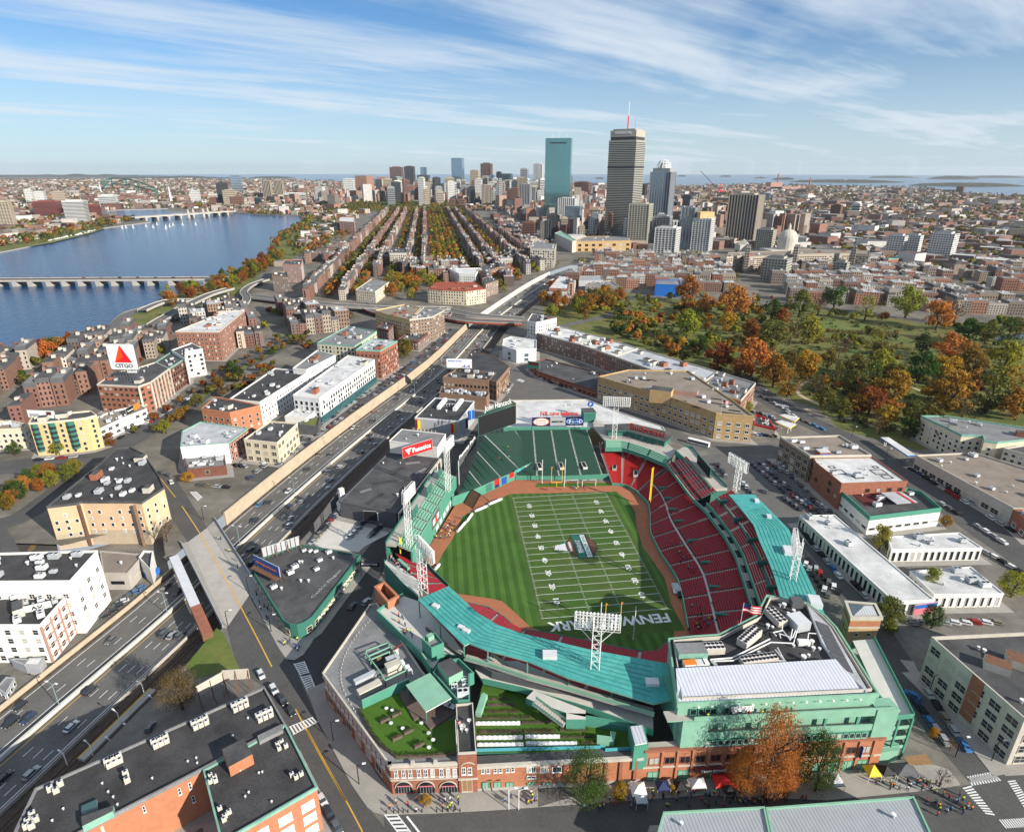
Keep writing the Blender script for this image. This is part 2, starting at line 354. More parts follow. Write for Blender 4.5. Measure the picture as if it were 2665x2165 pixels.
def px_window(parent,t,x0,y0,x1,y1,p0,p1,**k):
 u0,z1=onwall(t,x0,(y0),p0,p1);u1,z0=onwall(t,x1,y1,p0,p1);um,zt=onwall(t,(x0+x1)/2,y0,p0,p1);_,zb=onwall(t,(x0+x1)/2,y1,p0,p1)
 return add_window(parent,p0,p1,um,zb,abs(u1-u0),zt-zb,**k)
def facing(p0,p1):
 d,n,L_=wall_frame(p0,p1);m=(V2(p0)+V2(p1))/2;c=V2(CAM)-m;return n.dot(c.normalized())
def grid_windows(root,poly,z0,h,win,z_ref=0):
 "rows of windows on the faces that look towards the street; large ones singly, small ones joined"
 fl=win.get('floor',3.4);sp=win.get('gap',3.0);w=win.get('w',1.3);wh=win.get('h',1.8);sill=win.get('sill',1.0);start=win.get('start',0)
 frame=win.get('frame','white_paint');glass=win.get('glass','glass');style=win.get('style',1);joined=None;edges=win.get('edges')
 for i in range(len(poly)):
  p0,p1=poly[i],poly[(i+1)%len(poly)]
  d,n,L_=wall_frame(p0,p1)
  if L_<3.2 or facing(p0,p1)<win.get('min_face',-.15):continue
  if edges is not None and not any((V2(e)-(V2(p0)+V2(p1))/2).length<1.5 for e in edges):continue
  nc=max(1,int((L_-.8)/sp));nf=max(1,int((h-z0-start-.4)/fl))
  big=w*px_per_m((*((V2(p0)+V2(p1))/2),h/2))>8.5
  for r in range(nf):
   for c in range(nc):
    u=(c+.5)*L_/nc;z=z0+start+r*fl+sill
    if z+wh>h-.3:continue
    if win.get('skip')and rnd.random()<win['skip']:continue
    if big:add_window(root,p0,p1,u,z,w,wh,frame,glass,style)
    else:
     if joined is None:joined=MB()
     q=V2(p0)+d*u;a=q-d*(w/2);e=q+d*(w/2);o1=n*.10;o2=n*.03
     fr=.16
     joined.prism(ccw([tuple(a-d*fr-o2),tuple(a-d*fr+o1),tuple(e+d*fr+o1),tuple(e+d*fr-o2)]),z-fr,z+wh+fr,frame)
     g=n*.13
     joined.face([(*(a+g),z),(*(e+g),z),(*(e+g),z+wh),(*(a+g),z+wh)],'blind' if rnd.random()<.2 else glass)
 if joined is not None and joined.f:stuff(joined.build('glazing',root))
def ac_unit(b,c,ux,s=1.,z=0.,kind=0):
 b.obox(c,ux,1.3*s,.9*s,z+.25,z+1.5*s,'galv' if kind else 'pale_grey')
 vx=(-ux[1],ux[0])
 for k in(-.6,.6):b.cyl((c[0]+ux[0]*k*s,c[1]+ux[1]*k*s),.48*s,z+1.5*s,z+1.5*s+.14,'white_metal',8,top='black')
 b.obox(c,ux,1.2*s,.8*s,z,z+.25,'black_metal')
def vent(b,c,z,s=1.):b.cyl(c,.35*s,z,z+.9*s,'galv',7);b.cyl(c,.55*s,z+.9*s,z+1.15*s,'white_metal',7)
def roof_clutter(root,poly,h,n_ac,n_vent=2,n_hut=0,seed=0):
 r=random.Random(seed or int(abs(poly[0][0]*7+poly[0][1]*3)));xs=[p[0]for p in poly];ys=[p[1]for p in poly]
 e=max(range(len(poly)),key=lambda i:(V2(poly[i])-V2(poly[i-1])).length);ux=(V2(poly[e])-V2(poly[e-1])).normalized();ux=(ux.x,ux.y);q=inset(poly,2.2);used=[]
 def spot(gap):
  for _ in range(60):
   p=(r.uniform(min(xs),max(xs)),r.uniform(min(ys),max(ys)))
   if inside(p,q)and all((V2(p)-V2(a)).length>gap for a in used):used.append(p);return p
 for k in range(n_hut):
  p=spot(6)
  if p:
   b=MB();a,c=r.uniform(1.8,3.4),r.uniform(1.5,2.4);b.obox(p,ux,a,c,h,h+r.uniform(2.2,3.4),'stone' if r.random()<.5 else 'brick','roof_dark');b.build('roof_hut',root)
 for k in range(n_ac):
  p=spot(3.4)
  if p:b=MB();ac_unit(b,p,ux,r.uniform(.8,1.5),h,r.random()<.5);b.build('air_conditioner',root)
 for k in range(n_vent):
  p=spot(1.5)
  if p:b=MB();vent(b,p,h,r.uniform(.7,1.3));b.build('roof_vent',root)
BN=[]
def building(label,P,h=None,base=None,z0=0.,wall='brick',roof='roof_dark',parapet=.8,cap=None,win=None,cat='building',name='building',group=None,ac=3,vents=3,huts=0,band=None,extra_z=None):
 "P: roof outline as (tile,x,y) pixels; base: (index, pixel row of the foot under that corner)"
 if h is None:t,x,y=P[base[0]];h=hsolve(t,x,y,base[1],z0)
 poly=ccw([(q.x,q.y)for q in(W(t,x,y,h)for t,x,y in P)])
 return building_xy(label,poly,h,z0,wall,roof,parapet,cap,win,cat,name,group,ac,vents,huts,band)
def building_xy(label,poly,h,z0=0.,wall='brick',roof='roof_dark',parapet=.8,cap=None,win=None,cat='building',name='building',group=None,ac=3,vents=3,huts=0,band=None):
 BN.append(poly);c=sum((V2(p)for p in poly),Vector((0,0)))/len(poly);root=thing(name,label,cat,(c.x,c.y,z0),group)
 if z0==0 and c.y<520:b=MB();b.prism(inset(poly,-3.2),0,.105+.003*(len(BN)%15),'sidewalk');structure(b.build('pavement'))
 b=MB();b.prism(poly,z0-.3,h-.12,wall,top=False);b.build('wall',root)
 b=MB();b.prism(inset(poly,.05),h-.5,h-.1,roof);b.build('roof',root)
 if parapet:
  b=MB();q=inset(poly,-.12);b.ring(q,h-.45,h+parapet,.45,cap or wall);b.build('parapet',root)
 if band:
  b=MB()
  for z,t,m in band:b.ring(inset(poly,-.18),z,z+t,.3,m)
  b.build('cornice',root)
 if win:grid_windows(root,poly,z0,h,win)
 if ac+vents+huts:roof_clutter(root,poly,h,ac,vents,huts)
 return root,poly,h
def resample(L_,n):
 P=[Vector(p)for p in L_];cum=[0]
 for i in range(len(P)-1):cum.append(cum[-1]+(P[i+1]-P[i]).length)
 out=[]
 for k in range(n+1):
  s=cum[-1]*k/n;i=0
  while i<len(P)-2 and cum[i+1]<s:i+=1
  out.append(P[i].lerp(P[i+1],(s-cum[i])/max(1e-6,cum[i+1]-cum[i])))
 return out
def bowl(parent,front,back,rows,nsec,seat,tread='concrete',aisle='concrete_light',seg=3,seat_h=.55,gap=.55,name='seating_section',frac=.62,alt=None):
 "stepped rows lofted between a front and a back line, cut into sections by stairs; each section is one part"
 n=nsec*seg;F,B=resample(front,n),resample(back,n)
 def pt(u,t):
  i=min(n-1,int(u));f=u-i;return F[i].lerp(F[i+1],f).lerp(B[i].lerp(B[i+1],f),t)
 for s in range(nsec):
  b=MB();w=(F[s*seg+1]-F[s*seg]).length+(B[s*seg+1]-B[s*seg]).length;g=gap/max(.5,w/2)
  us=[s*seg+g]+[s*seg+k for k in range(1,seg)]+[(s+1)*seg-g]
  for r in range(rows):
   t0,t1=r/rows,(r+1)/rows;ts=t0+(t1-t0)*(1-frac)
   sm=seat if not alt or(r//alt[1])%2==0 else alt[0]
   for k in range(seg):
    a,c=us[k],us[k+1];p0,p1,q0,q1,s0,s1=pt(a,t0),pt(c,t0),pt(a,t1),pt(c,t1),pt(a,ts),pt(c,ts);z=p0.z;zu=q0.z
    f=lambda p,zz:(p.x,p.y,zz)
    b.face([f(p0,z),f(p1,z),f(s1,z),f(s0,z)],tread)
    b.face([f(s0,z),f(s1,z),f(s1,z+seat_h),f(s0,z+seat_h)],sm)
    b.face([f(s0,z+seat_h),f(s1,z+seat_h),f(q1,z+seat_h),f(q0,z+seat_h)],sm)
    b.face([f(q0,z+seat_h),f(q1,z+seat_h),f(q1,zu),f(q0,zu)],tread)
  b.build(name,parent)
 for s in range(nsec+1):
  b=MB();u=s*seg;us=(max(0,u-.5),min(n,u+.5));i0=min(n-1,int(us[0]));
  w=(F[min(n,u+1)]-F[max(0,u-1)]).length+(B[min(n,u+1)]-B[max(0,u-1)]).length;g=gap/max(.5,w/4)
  a,c=max(0,u-g),min(n,u+g)
  for r in range(rows):
   p0,p1,q0,q1=pt(a,r/rows),pt(c,r/rows),pt(a,(r+1)/rows),pt(c,(r+1)/rows);z=p0.z+.02
   b.face([(p0.x,p0.y,z),(p1.x,p1.y,z),(q1.x,q1.y,z),(q0.x,q0.y,z)],aisle);b.face([(q0.x,q0.y,z),(q1.x,q1.y,z),(q1.x,q1.y,q0.z+.02),(q0.x,q0.y,q0.z+.02)],tread)
  b.build('stair',parent)
def slab(parent,name,P,z0,z1,m,top=None):
 b=MB();b.prism(ccw([(p[0],p[1])for p in P]),z0,z1,m,top,True);return b.build(name,parent)
def wallseg(parent,name,L_,t,z0,z1,m,top=None):
 b=MB();L2=[(p[0],p[1])for p in L_]
 wall_line(b,L2,t,z0,z1,m,top);return b.build(name,parent)
def billboard(name,label,a,c,z0,z1,m,back='rust',frame='galv',legs=True,zl=None,cat='billboard'):
 "double-sided board between plan points a and c facing right-hand side of a->c"
 d,n,L_=wall_frame(a,c);mid=(V2(a)+V2(c))/2;root=thing(name,label,cat,(mid.x,mid.y,zl if zl is not None else z0))
 b=MB();ux=(d.x,d.y);b.obox((mid.x-n.x*.12,mid.y-n.y*.12),ux,L_/2+.15,.12,z0-.15,z1+.15,frame);b.build('frame',root)
 b=MB();b.obox((mid.x+n.x*.06,mid.y+n.y*.06),ux,L_/2,.055,z0,z1,m);b.build('panel',root)
 if legs and zl is not None:
  k=max(2,int(L_/4))
  for i in range(k+1):
   p=V2(a)+d*(L_*i/k)-n*.4;q=p-n*2.0;b=MB();b.bar((p.x,p.y,zl),(p.x,p.y,z1-.2),.11,back);b.bar((q.x,q.y,zl),(p.x,p.y,z0+(z1-z0)*.7),.09,back);b.build('post',root)
 return root,d,n,mid
# ------------------------------------------------------------------ terrain, water, roads
def inside(p,P):
 x,y=p[0],p[1];c=False;n=len(P)
 for i in range(n):
  a,b=P[i],P[i-1]
  if(a[1]>y)!=(b[1]>y)and x<(b[0]-a[0])*(y-a[1])/(b[1]-a[1])+a[0]:c=not c
 return c
def offset_line(L_,d):
 "polyline shifted d to the right of travel"
 out=[];n=len(L_)
 for i in range(n):
  a=Vector(L_[max(0,i-1)][:2]);b=Vector(L_[min(n-1,i+1)][:2]);t=(b-a).normalized()
  out.append((L_[i][0]+t.y*d,L_[i][1]-t.x*d))
 return out
def smooth_line(L_,k=6):
 P=[Vector(p[:2])for p in L_];out=[]
 for i in range(len(P)-1):
  p0,p1,p2,p3=P[max(0,i-1)],P[i],P[i+1],P[min(len(P)-1,i+2)]
  for j in range(k):
   t=j/k;out.append(tuple(.5*((2*p1)+(p2-p0)*t+(2*p0-5*p1+4*p2-p3)*t*t+(3*p1-p0-3*p2+p3)*t**3)))
 return out+[tuple(P[-1])]
def line_len(L_):return sum((Vector(L_[i+1][:2])-Vector(L_[i][:2])).length for i in range(len(L_)-1))
def at_len(L_,s):
 for i in range(len(L_)-1):
  a,b=Vector(L_[i][:2]),Vector(L_[i+1][:2]);d=(b-a).length
  if s<=d or i==len(L_)-2:t=(b-a).normalized();return a+t*s,t
  s-=d
def strip(b,L_,w,z,m,zl=None):
 "flat ribbon of width w; zl: heights per point"
 l,r=offset_line(L_,-w/2),offset_line(L_,w/2)
 for i in range(len(L_)-1):
  z0,z1=(zl[i],zl[i+1])if zl else(z,z);b.face([(*r[i],z0),(*r[i+1],z1),(*l[i+1],z1),(*l[i],z0)],m)
def wall_line(b,L_,t,z0,z1,m,top=None):
 l,r=offset_line(L_,-t/2),offset_line(L_,t/2)
 for i in range(len(L_)-1):b.prism([r[i],r[i+1],l[i+1],l[i]],z0,z1,m,top,True)
def V2_(x,y):return(x,y)
PZ=-6.
river=mixed([('A',-500,1500),('A',-300,1330),('A',0,1235),('A',330,1200),('A',560,1150),('A',655,1100),('A',700,1030),('A',760,985),('A',960,925),('A',1010,890),('A',1200,835),('A',1410,755),('A',1500,695),('A',1580,655),('A',1690,605),('A',1665,550),('A',1725,512),('A',1900,403),('A',1850,388),('A',1530,374),('A',1440,368),('A',1040,360),('A',1040,341),('A',660,352),('A',650,372),('A',780,396),('A',930,424),('A',640,462),('A',570,488),('A',330,545),('A',0,612),('A',-400,700),('A',-900,820)],-.5)
river=[(p.x,p.y)for p in river]
pike=smooth_line([(-290,-400),(-226,-180),(-190.5,-81.1),(-167,-19.6),(-152.8,26.5),(-131.5,89.4),(-102.5,166.1),(-53.2,289.9),(-9.6,434),(14,494),(84.6,664),(140,777),(190,850)],4)
PL,PR=15.5,15.5
trench_l=offset_line(pike,-17.5);trench_r=[]
for i,p in enumerate(offset_line(pike,31)):trench_r.append(p)
bridge_y=0
trench=trench_l+trench_r[::-1]
low=[trench_l[i]for i in range(len(trench_l))if-230<trench_l[i][1]<12]
bz=W('K',90,700)
low=[(-420,-230)]+low+[(-181,17),(-193,44),(-226,27),(-420,60)]
coast=[(-900,455.5),(150,455.5),(330,459),(420,463),(560,467),(700,466),(820,470),(900,474),(1050,480),(1200,482),(1500,480),(1765,484),(1990,480),(2100,484),(2400,490),(2500,503),(2665,511),(2900,520),(3700,560)]
coast_w=[tuple(gpx(x,y,0)[:2])for x,y in coast]
def build_land():
 outer=[(-40000,-600),(6000,-600),(9000,1500)]+coast_w[::-1]+[(-40000,12000)]
 loops=[outer,river,trench,low]
 V,E=[],[]
 for Lp in loops:
  a=len(V);V+=[Vector(p)for p in Lp];E+=[(a+i,a+(i+1)%len(Lp))for i in range(len(Lp))]
 v,e,f,*_=delaunay_2d_cdt(V,E,[],0,1e-4)
 b=MB();b.v=[(p.x,p.y,0.)for p in v]
 for t in f:
  c=sum((v[i]for i in t),Vector((0,0)))/len(t)
  if not inside(c,outer)or inside(c,river)or inside(c,trench)or inside(c,low):continue
  b.f.append(tuple(t));b.m.append(b.mi('far_ground'))
 structure(b.build('ground'))
 b=MB()
 for i in range(len(river)):
  p,q=river[i],river[(i+1)%len(river)];b.face([(*p,-3),(*q,-3),(*q,.3),(*p,.3)],'concrete')
 structure(b.build('river_bank'))
build_land()
n_=96;disc=[(CAM[0]+30500*math.cos(2*math.pi*i/n_),CAM[1]+30500*math.sin(2*math.pi*i/n_))for i in range(n_)]
sheet('water',[[p for p in disc if p[1]>2500]],-2,'water')
_rc=V2_(sum(p[0]for p in river)/len(river),sum(p[1]for p in river)/len(river))
sheet('river',[[(_rc[0]+(p[0]-_rc[0])*1.0,_rc[1]+(p[1]-_rc[1])*1.0)for p in river]],-1.4,'water')
sheet('lower_ground',[low],-5.2,'city_ground')
near=[(-420,62),(-300,62),(-226,27.5),(-193,44.5),(-181,17.5)]
sheet('street_ground',[[(-120,-330),(420,-330),(420,60),(130,160),(60,330),(-18,330)]+[p for p in trench_r if-200<p[1]<330][::-1]],.012,'city_ground')
for k,(t,x0,x1,y,h)in enumerate([('C',815,1540,180,26),('C',1605,2300,204,24),('C',1620,1930,158,45),('C',600,742,161,30),('C',262,342,143,25),('C',480,560,152,18),('C',1250,1560,150,30),('C',1900,2250,150,35),('B',1540,1600,512,22),('B',1190,1330,520,18),('C',0,60,141,25),('A',950,1260,150,30),('A',1500,1800,152,25)]):
 a,c=W(t,x0,y),W(t,x1,y);mid=(a+c)/2;hw=(c-a).length/2;ux=(c-a).normalized();b=MB();n=26;dep=min(hw*.7,600)
 ringp=lambda s,z:[tuple(mid+ux*(hw*s*math.cos(t_))+Vector((-ux.y,ux.x,0))*(dep*(1+s*math.sin(t_)))+Vector((0,0,z*(.7+.5*math.sin(3*t_+k))if z>0 else z)))for t_ in[2*math.pi*i/n for i in range(n)]]
 rs=[ringp(1,-3),ringp(.97,3),ringp(.8,h*.7),ringp(.4,h),ringp(.05,h*1.1)]
 for r in rs:b.v+=r
 for q in range(4):
  for i in range(n):j=(i+1)%n;b.f.append((q*n+i,q*n+j,(q+1)*n+j,(q+1)*n+i));b.m.append(b.mi('island_scrub'))
 structure(b.build('island'))
b=MB()
for(x0,x1,y,h)in[(-700,120,458,75),(60,360,458.5,60),(-200,500,460,35),(300,640,463,22)]:
 a,c=Vector(gpx(x0,y,0)),Vector(gpx(x1,y,0));n=40;pr=None
 for i in range(n+1):
  t=i/n;p=a.lerp(c,t);z=h*(.35+.65*math.sin(math.pi*t))*(.75+.25*math.sin(t*23+x0));d=(p-Vector((CAM[0],CAM[1],0))).normalized()*900
  cur=[tuple(p-d),(p.x,p.y,z),tuple(p+d)]
  if pr:b.face([pr[0],cur[0],cur[1],pr[1]],'island_scrub');b.face([pr[1],cur[1],cur[2],pr[2]],'island_scrub')
  pr=cur
structure(b.build('hills'))
# ---- motorway in its cutting
b=MB();l,r=offset_line(pike,-17.6),offset_line(pike,31.2)
for i in range(len(pike)-1):b.face([(*r[i],PZ),(*r[i+1],PZ),(*l[i+1],PZ),(*l[i],PZ)],'soil')
structure(b.build('cutting_floor'))
b=MB();strip(b,pike,PL+PR+.6,PZ+.05,'asphalt_pale');structure(b.build('highway'))
b=MB();strip(b,offset_line(pike,24),12,PZ+.06,'ballast')
structure(b.build('railway_bed'))
b=MB()
for o_ in(20.2,21.7,25.2,26.7):wall_line(b,offset_line(pike,o_),.14,PZ+.06,PZ+.3,'rail')
rail_o=tag(b.build('railway_track'),'two brown railway tracks beside the highway','railway track');rail_o['kind']='structure'
b=MB()
for o_,m in((-14.6,'paint_white'),(-3.4,'paint_white'),(1.8,'paint_yellow'),(14.6,'paint_white')):strip(b,offset_line(pike,o_),.26,PZ+.058,m)
tot=line_len(pike)
for o_ in(-11,-7.3,5.2,8.6,12):
 Lo=offset_line(pike,o_);s=3.
 while s<tot*.98:
  p,t=at_len(Lo,s);b.face([(p.x+t.y*.11,p.y-t.x*.11,PZ+.058),(p.x+t.y*.11+t.x*3.4,p.y-t.x*.11+t.y*3.4,PZ+.058),(p.x-t.y*.11+t.x*3.4,p.y+t.x*.11+t.y*3.4,PZ+.058),(p.x-t.y*.11,p.y+t.x*.11,PZ+.058)],'paint_white');s+=11.5
structure(b.build('highway_markings'))
def wall_thing(name,label,L_,t,z0,z1,m,top=None,cat='wall'):
 b=MB();wall_line(b,L_,t,z0,z1,m,top);return tag(b.build(name),label,cat)
wall_thing('median_barrier','pale concrete barrier along the middle of the highway',[p for p in pike if p[1]<800],.9,PZ,PZ+1.3,'concrete_light')
sel=lambda L_,a,c:[p for p in L_ if a<=p[1]<=c]
wall_thing('retaining_wall','long tan retaining wall between the highway and the street above',sel(trench_l,40,440),.8,PZ,1.0,'concrete_tan')
wall_thing('retaining_wall','pale curving retaining wall beside the highway ramp beyond the overpass',sel(trench_l,470,800),.8,PZ,.6,'concrete_light')
wall_thing('low_barrier','rusty tan barrier between the highway and the white buildings',sel(trench_l,-300,30),.5,PZ,PZ+1.8,'concrete_tan')
wall_thing('track_barrier','dark barrier between highway lanes and railway tracks',sel(offset_line(pike,16.6),-300,440),.35,PZ,PZ+1.2,'concrete')
wall_thing('retaining_wall','dark retaining wall behind the clubs along the railway tracks',sel(trench_r,-8,440),.6,PZ,.4,'dark_grey')
# ---- streets
def road(name,L_,w,z=.03,m='asphalt',k=5):
 b=MB();Ls=smooth_line(L_,k);strip(b,Ls,w,z,m);return structure(b.build(name)),Ls
def rpoly(name,P,z=.03,m='asphalt'):return sheet(name,[P],z,m)
avenue_l=[('D',930,870),('D',1060,1180),('K',165,690),('K',600,1640),('G',1400,770),('G',1560,880),('G',1730,1180),('G',1890,1500),('S',895,2190)]
avenue_r=[('S',1030,2190),('H',400,1570),('H',270,1400),('H',60,1000),('G',1740,760),('G',1690,720),('G',1650,650),('K',850,1270),('K',380,520),('D',1220,1150),('D',1100,960)]
rpoly('avenue',mixed(avenue_l+avenue_r),.04)
rpoly('side_street',mixed([('G',1690,715),('G',1830,640),('K',1650,1600),('K',1990,1180),('X',150,330),('X',160,560),('Q6',440,160),('G',2000,760),('G',1860,900),('G',1760,800)]),.036,'asphalt_dark')
_,lans=road('club_street',mixed([('K',1960,1420),('X',100,300),('Y',130,690),('Y',560,190),('E',890,960),('E',1010,765),('E',1110,590),('E',1190,500)]),13,.03,'asphalt_dark')
rpoly('plaza_street',mixed([('N',0,905),('N',650,890),('N',1450,848),('N',2137,800),('I',300,1370),('I',1000,1400),('I',1500,1350),('I',1790,1315),('I',2137,1240),('I',2137,1700),('S',1300,2400),('S',1000,2300)]),.034,'asphalt')
_,vn=road('ballpark_side_street',mixed([('I',2000,1350),('I',1730,1050),('I',1540,810),('I',1400,610),('I',1230,350),('F',960,1240),('F',760,1010)]),12,.032,'asphalt')
rpoly('parking_ground',mixed([('F',215,545),('F',410,555),('F',600,590),('F',960,930),('F',1000,960),('F',760,930),('F',700,1000),('I',1050,300),('I',900,60),('F',700,1010),('F',380,800),('Q3',1350,900)]),.028,'asphalt_pale')
road('back_street',mixed([('E',1190,500),('E',1330,470),('E',1500,470),('E',1700,560),('Q3',500,390),('Q3',900,560),('Q3',1250,720),('F',350,520),('F',640,510)]),15,.03,'asphalt_pale')
rpoly('crossing_ground',mixed([('E',1000,600),('E',1200,440),('E',1340,330),('E',1420,400),('E',1800,560),('E',1700,590),('E',1300,580),('E',1120,640)]),.026,'asphalt_pale')
road('park_road',mixed([('E',1330,180),('B',1400,1408),('B',1560,1372),('B',1700,1322),('B',1760,1235)]),11,.04,'asphalt_pale')
road('boulevard',mixed([('F',380,60),('F',480,150),('F',640,260),('F',850,370),('F',1010,440),('F',1250,570),('F',1450,720),('F',1700,880),('F',1900,1020),('F',2137,1180),('F',2500,1440)]),19,.032,'asphalt')
road('square_street',mixed([('D',-200,900),('D',200,850),('D',480,830),('D',640,780),('D',860,660),('D',1080,530),('D',1260,400),('D',1400,290),('D',1600,190),('D',1800,90),('D',1960,0)]),20,.03,'asphalt')
b=MB();strip(b,smooth_line(mixed([('D',1000,600),('D',1130,510),('D',1290,400),('D',1420,300),('D',1600,200),('D',1900,30)]),4),5,.06,'park_grass');structure(b.build('median_grass'))
road('river_side_street',mixed([('D',-200,1260),('D',100,1190),('D',300,1060),('D',480,930),('D',620,860)]),13,.031,'asphalt')
road('frontage_street',[(p[0],p[1])for p in sel(offset_line(pike,-24),75,430)],10,.03,'asphalt')
rpoly('yard_ground',mixed([('D',0,1190),('D',90,1320),('D',140,1425),('D',0,1425)]),.03,'asphalt')
rpoly('street_below',mixed([('D',-100,1300,),('D',310,1190),('D',370,1425),('D',-100,1500)],-5),-5.15,'asphalt')
def pave(label,P,z1=.15,m='sidewalk',z0=0):
 b=MB();b.prism(ccw([(p[0],p[1])for p in P]),z0,z1,m);o=structure(b.build('pavement'));o['label']=label
pave('pavement with bollards at the brick corner',mixed([('N',0,905),('N',650,890),('N',1450,848),('N',2137,800),('N',2137,540),('N',1000,540),('N',100,600),('H',420,1330),('H',240,1010),('H',110,770),('H',0,820),('H',60,1000),('H',270,1400),('H',370,1545),('H',410,1575)]))
pave('pavement under the tents and orange trees',mixed([('N',2137,800),('I',300,1370),('I',1000,1400),('I',1500,1350),('I',1770,1310),('I',1700,1220),('I',1560,1180),('I',1200,1180),('I',0,1240)]),.14)
pave('corner pavement beside the round bar',mixed([('G',1690,715),('G',1640,640),('K',860,1270),('K',930,1220),('K',1240,1690),('K',1480,1690),('K',1640,1590),('G',1840,620),('G',1790,690),('G',1740,720)]))
pave('pavement beside the concrete office building',mixed([('I',2137,1230),('I',1960,1260),('I',1420,590),('I',1500,600),('I',1560,720),('I',2010,1200),('I',2137,1190)]),.14)
rpoly('lawn',mixed([('G',1280,530),('G',1320,560),('G',1415,770),('G',1160,830),('G',1090,760)]),.06,'park_grass')
rpoly('fens_lawn',mixed([('E',1420,220),('B',1230,1290),('B',1520,1240),('B',1720,1215),('B',1900,1250),('C',0,900),('C',450,935),('C',900,965),('C',1200,990),('C',1500,1050),('C',1900,1045),('C',2300,1030),('C',2600,1400),('F',2300,430),('F',1900,390),('F',1500,530),('F',1000,400),('F',860,265),('F',480,145),('F',100,30)]),.02,'fens_grass')
for P in([('C',770,1180),('C',1000,1190),('C',1500,1290),('C',1480,1310),('C',900,1215)],[('C',100,1100),('C',300,1110),('C',260,1150),('C',110,1140)],[('F',740,130),('F',820,95),('F',830,150),('F',770,170)],[('F',900,300),('F',1010,310),('F',1150,350),('F',1060,370)],[('C',860,1030),('C',1190,1050),('C',1100,1090),('C',900,1080)]):rpoly('meadow',mixed(P),.05,'park_grass')
rpoly('pond',mixed([('C',1868,1330),('C',1900,1318),('C',1950,1345),('C',1958,1395),('C',1925,1425),('C',1890,1385)]),.05,'pond')
rpoly('pond',mixed([('C',1930,1135),('C',2137,1110),('C',2137,1140),('C',1960,1165)]),.05,'pond')
road('park_path',mixed([('F',880,250),('F',760,190),('F',740,140),('F',820,90)]),3,.07,'concrete_tan')
road('park_path',mixed([('F',1280,90),('F',1420,130),('F',1500,160)]),3,.07,'concrete_tan')
road('park_path',mixed([('F',780,270),('F',960,330),('F',1120,330),('F',1200,380)]),3,.07,'concrete_tan')
rpoly('shore_grass',mixed([('A',-100,1235),('A',330,1200),('A',560,1150),('A',600,1180),('A',300,1290),('A',-100,1300)]),.02,'fens_grass')
rpoly('shore_grass',mixed([('A',700,1030),('A',960,925),('A',1200,835),('A',1410,755),('A',1580,655),('A',1690,605),('A',1665,550),('A',1725,512),('A',1900,403),('A',2100,420),('A',1900,600),('A',1700,700),('A',1560,830),('A',1400,900),('A',1000,1000),('A',850,1080),('A',750,1090)]),.02,'fens_grass')
rpoly('shore_grass',mixed([('A',-100,620),('A',330,550),('A',570,490),('A',640,465),('A',620,380),('A',400,440),('A',200,500),('A',-100,540)]),.02,'fens_grass')
rpoly('mall_grass',[(-58,830),(-10,830),(-30,2600),(-72,2600)],.02,'fens_grass')
rpoly('common_grass',[(-480,2450),(60,2450),(40,3100),(-400,3100)],.02,'fens_grass')
road('shore_drive',mixed([('A',540,1250),('A',640,1180),('A',700,1080),('A',760,1010),('A',880,965),('A',1050,930),('A',1200,925)]),12,.05,'asphalt_pale')
road('shore_drive',mixed([('A',1500,870),('A',1600,780),('A',1700,690),('A',1900,620),('A',2000,520),('A',2100,440)]),14,.05,'asphalt_pale')
# ------------------------------------------------------------------ playing field
YD=.9144;FW=48.77
rpoly('warning_track',mixed([('Q2',330,1440),('Q2',600,1350),('Q2',1020,1150),('Q2',2080,1175),('J',1390,575),('J',1450,630),('J',1482,780),('J',1560,930),('J',1640,1080),('J',1690,1200),('J',1720,1400),('J',1720,1640),('J',1400,1620),('J',900,1520),('Q1',1000,1330),('Q1',780,1040),('Q1',440,700),('Q1',520,500),('Q1',790,60)]),.05,'dirt')
grass=mixed([('J',700,610),('J',1290,597),('J',1355,645),('J',1395,710),('J',1405,800),('J',1440,910),('J',1500,990),('J',1560,1080),('J',1590,1190),('J',1610,1330),('J',1612,1470),('J',1560,1515),('J',1400,1490),('J',1200,1430),('J',1050,1370),('J',870,1370),('Q1',1620,1410),('Q1',1460,1260),('Q1',1310,1130),('Q1',1190,1100),('Q1',820,1048),('Q1',700,960),('Q1',545,820),('Q1',650,600),('Q1',760,440),('Q1',870,190),('Q1',990,120)])
rpoly('outfield_grass',grass,.065,'mown')
b=MB();b.prism([(-FW/2-1.5,-58),(FW/2+2,-58),(FW/2+2,46.5),(-FW/2-1.5,46.5)],.08,.08,'field_grass',sides=False);structure(b.build('gridiron_grass'))
rpoly('bullpen_grass',mixed([('Q2',1270,1190),('Q2',2060,1180),('Q2',2090,1215),('Q2',1250,1230)]),.07,'turf')
b=MB();z=.095
def bar2(x0,y0,x1,y1,m='paint_white'):b.prism([(x0,y0),(x1,y0),(x1,y1),(x0,y1)],z,z,m,sides=False)
for k in range(21):y=(-50+5*k)*YD;bar2(-FW/2,y-.09,FW/2,y+.09)
for k in range(101):
 y=(-50+k)*YD
 if k%5==0:continue
 for x in(-FW/2+.1,-6.1,6.1,FW/2-.75):bar2(x,y-.06,x+.65,y+.06)
structure(b.build('yard_lines'))
for k,s in enumerate(('10','20','30','40','50','40','30','20','10')):
 y=(-40+10*k)*YD
 for x,r,u in((-17.0,(0,-1,0),(1,0,0)),(17.0,(0,1,0),(-1,0,0))):
  o=text(s,None,(x,y,.10),r,u,2.4,3.4,'paint_white','yard_number',0,True);structure(o)
  if s!='50':
   q=1 if k>4 else-1;bb=MB();bb.face([(x-.35,y+q*2.0,.10),(x+.35,y+q*2.0,.10),(x,y+q*2.7,.10)][::q],'paint_white');structure(bb.build('yard_arrow'))
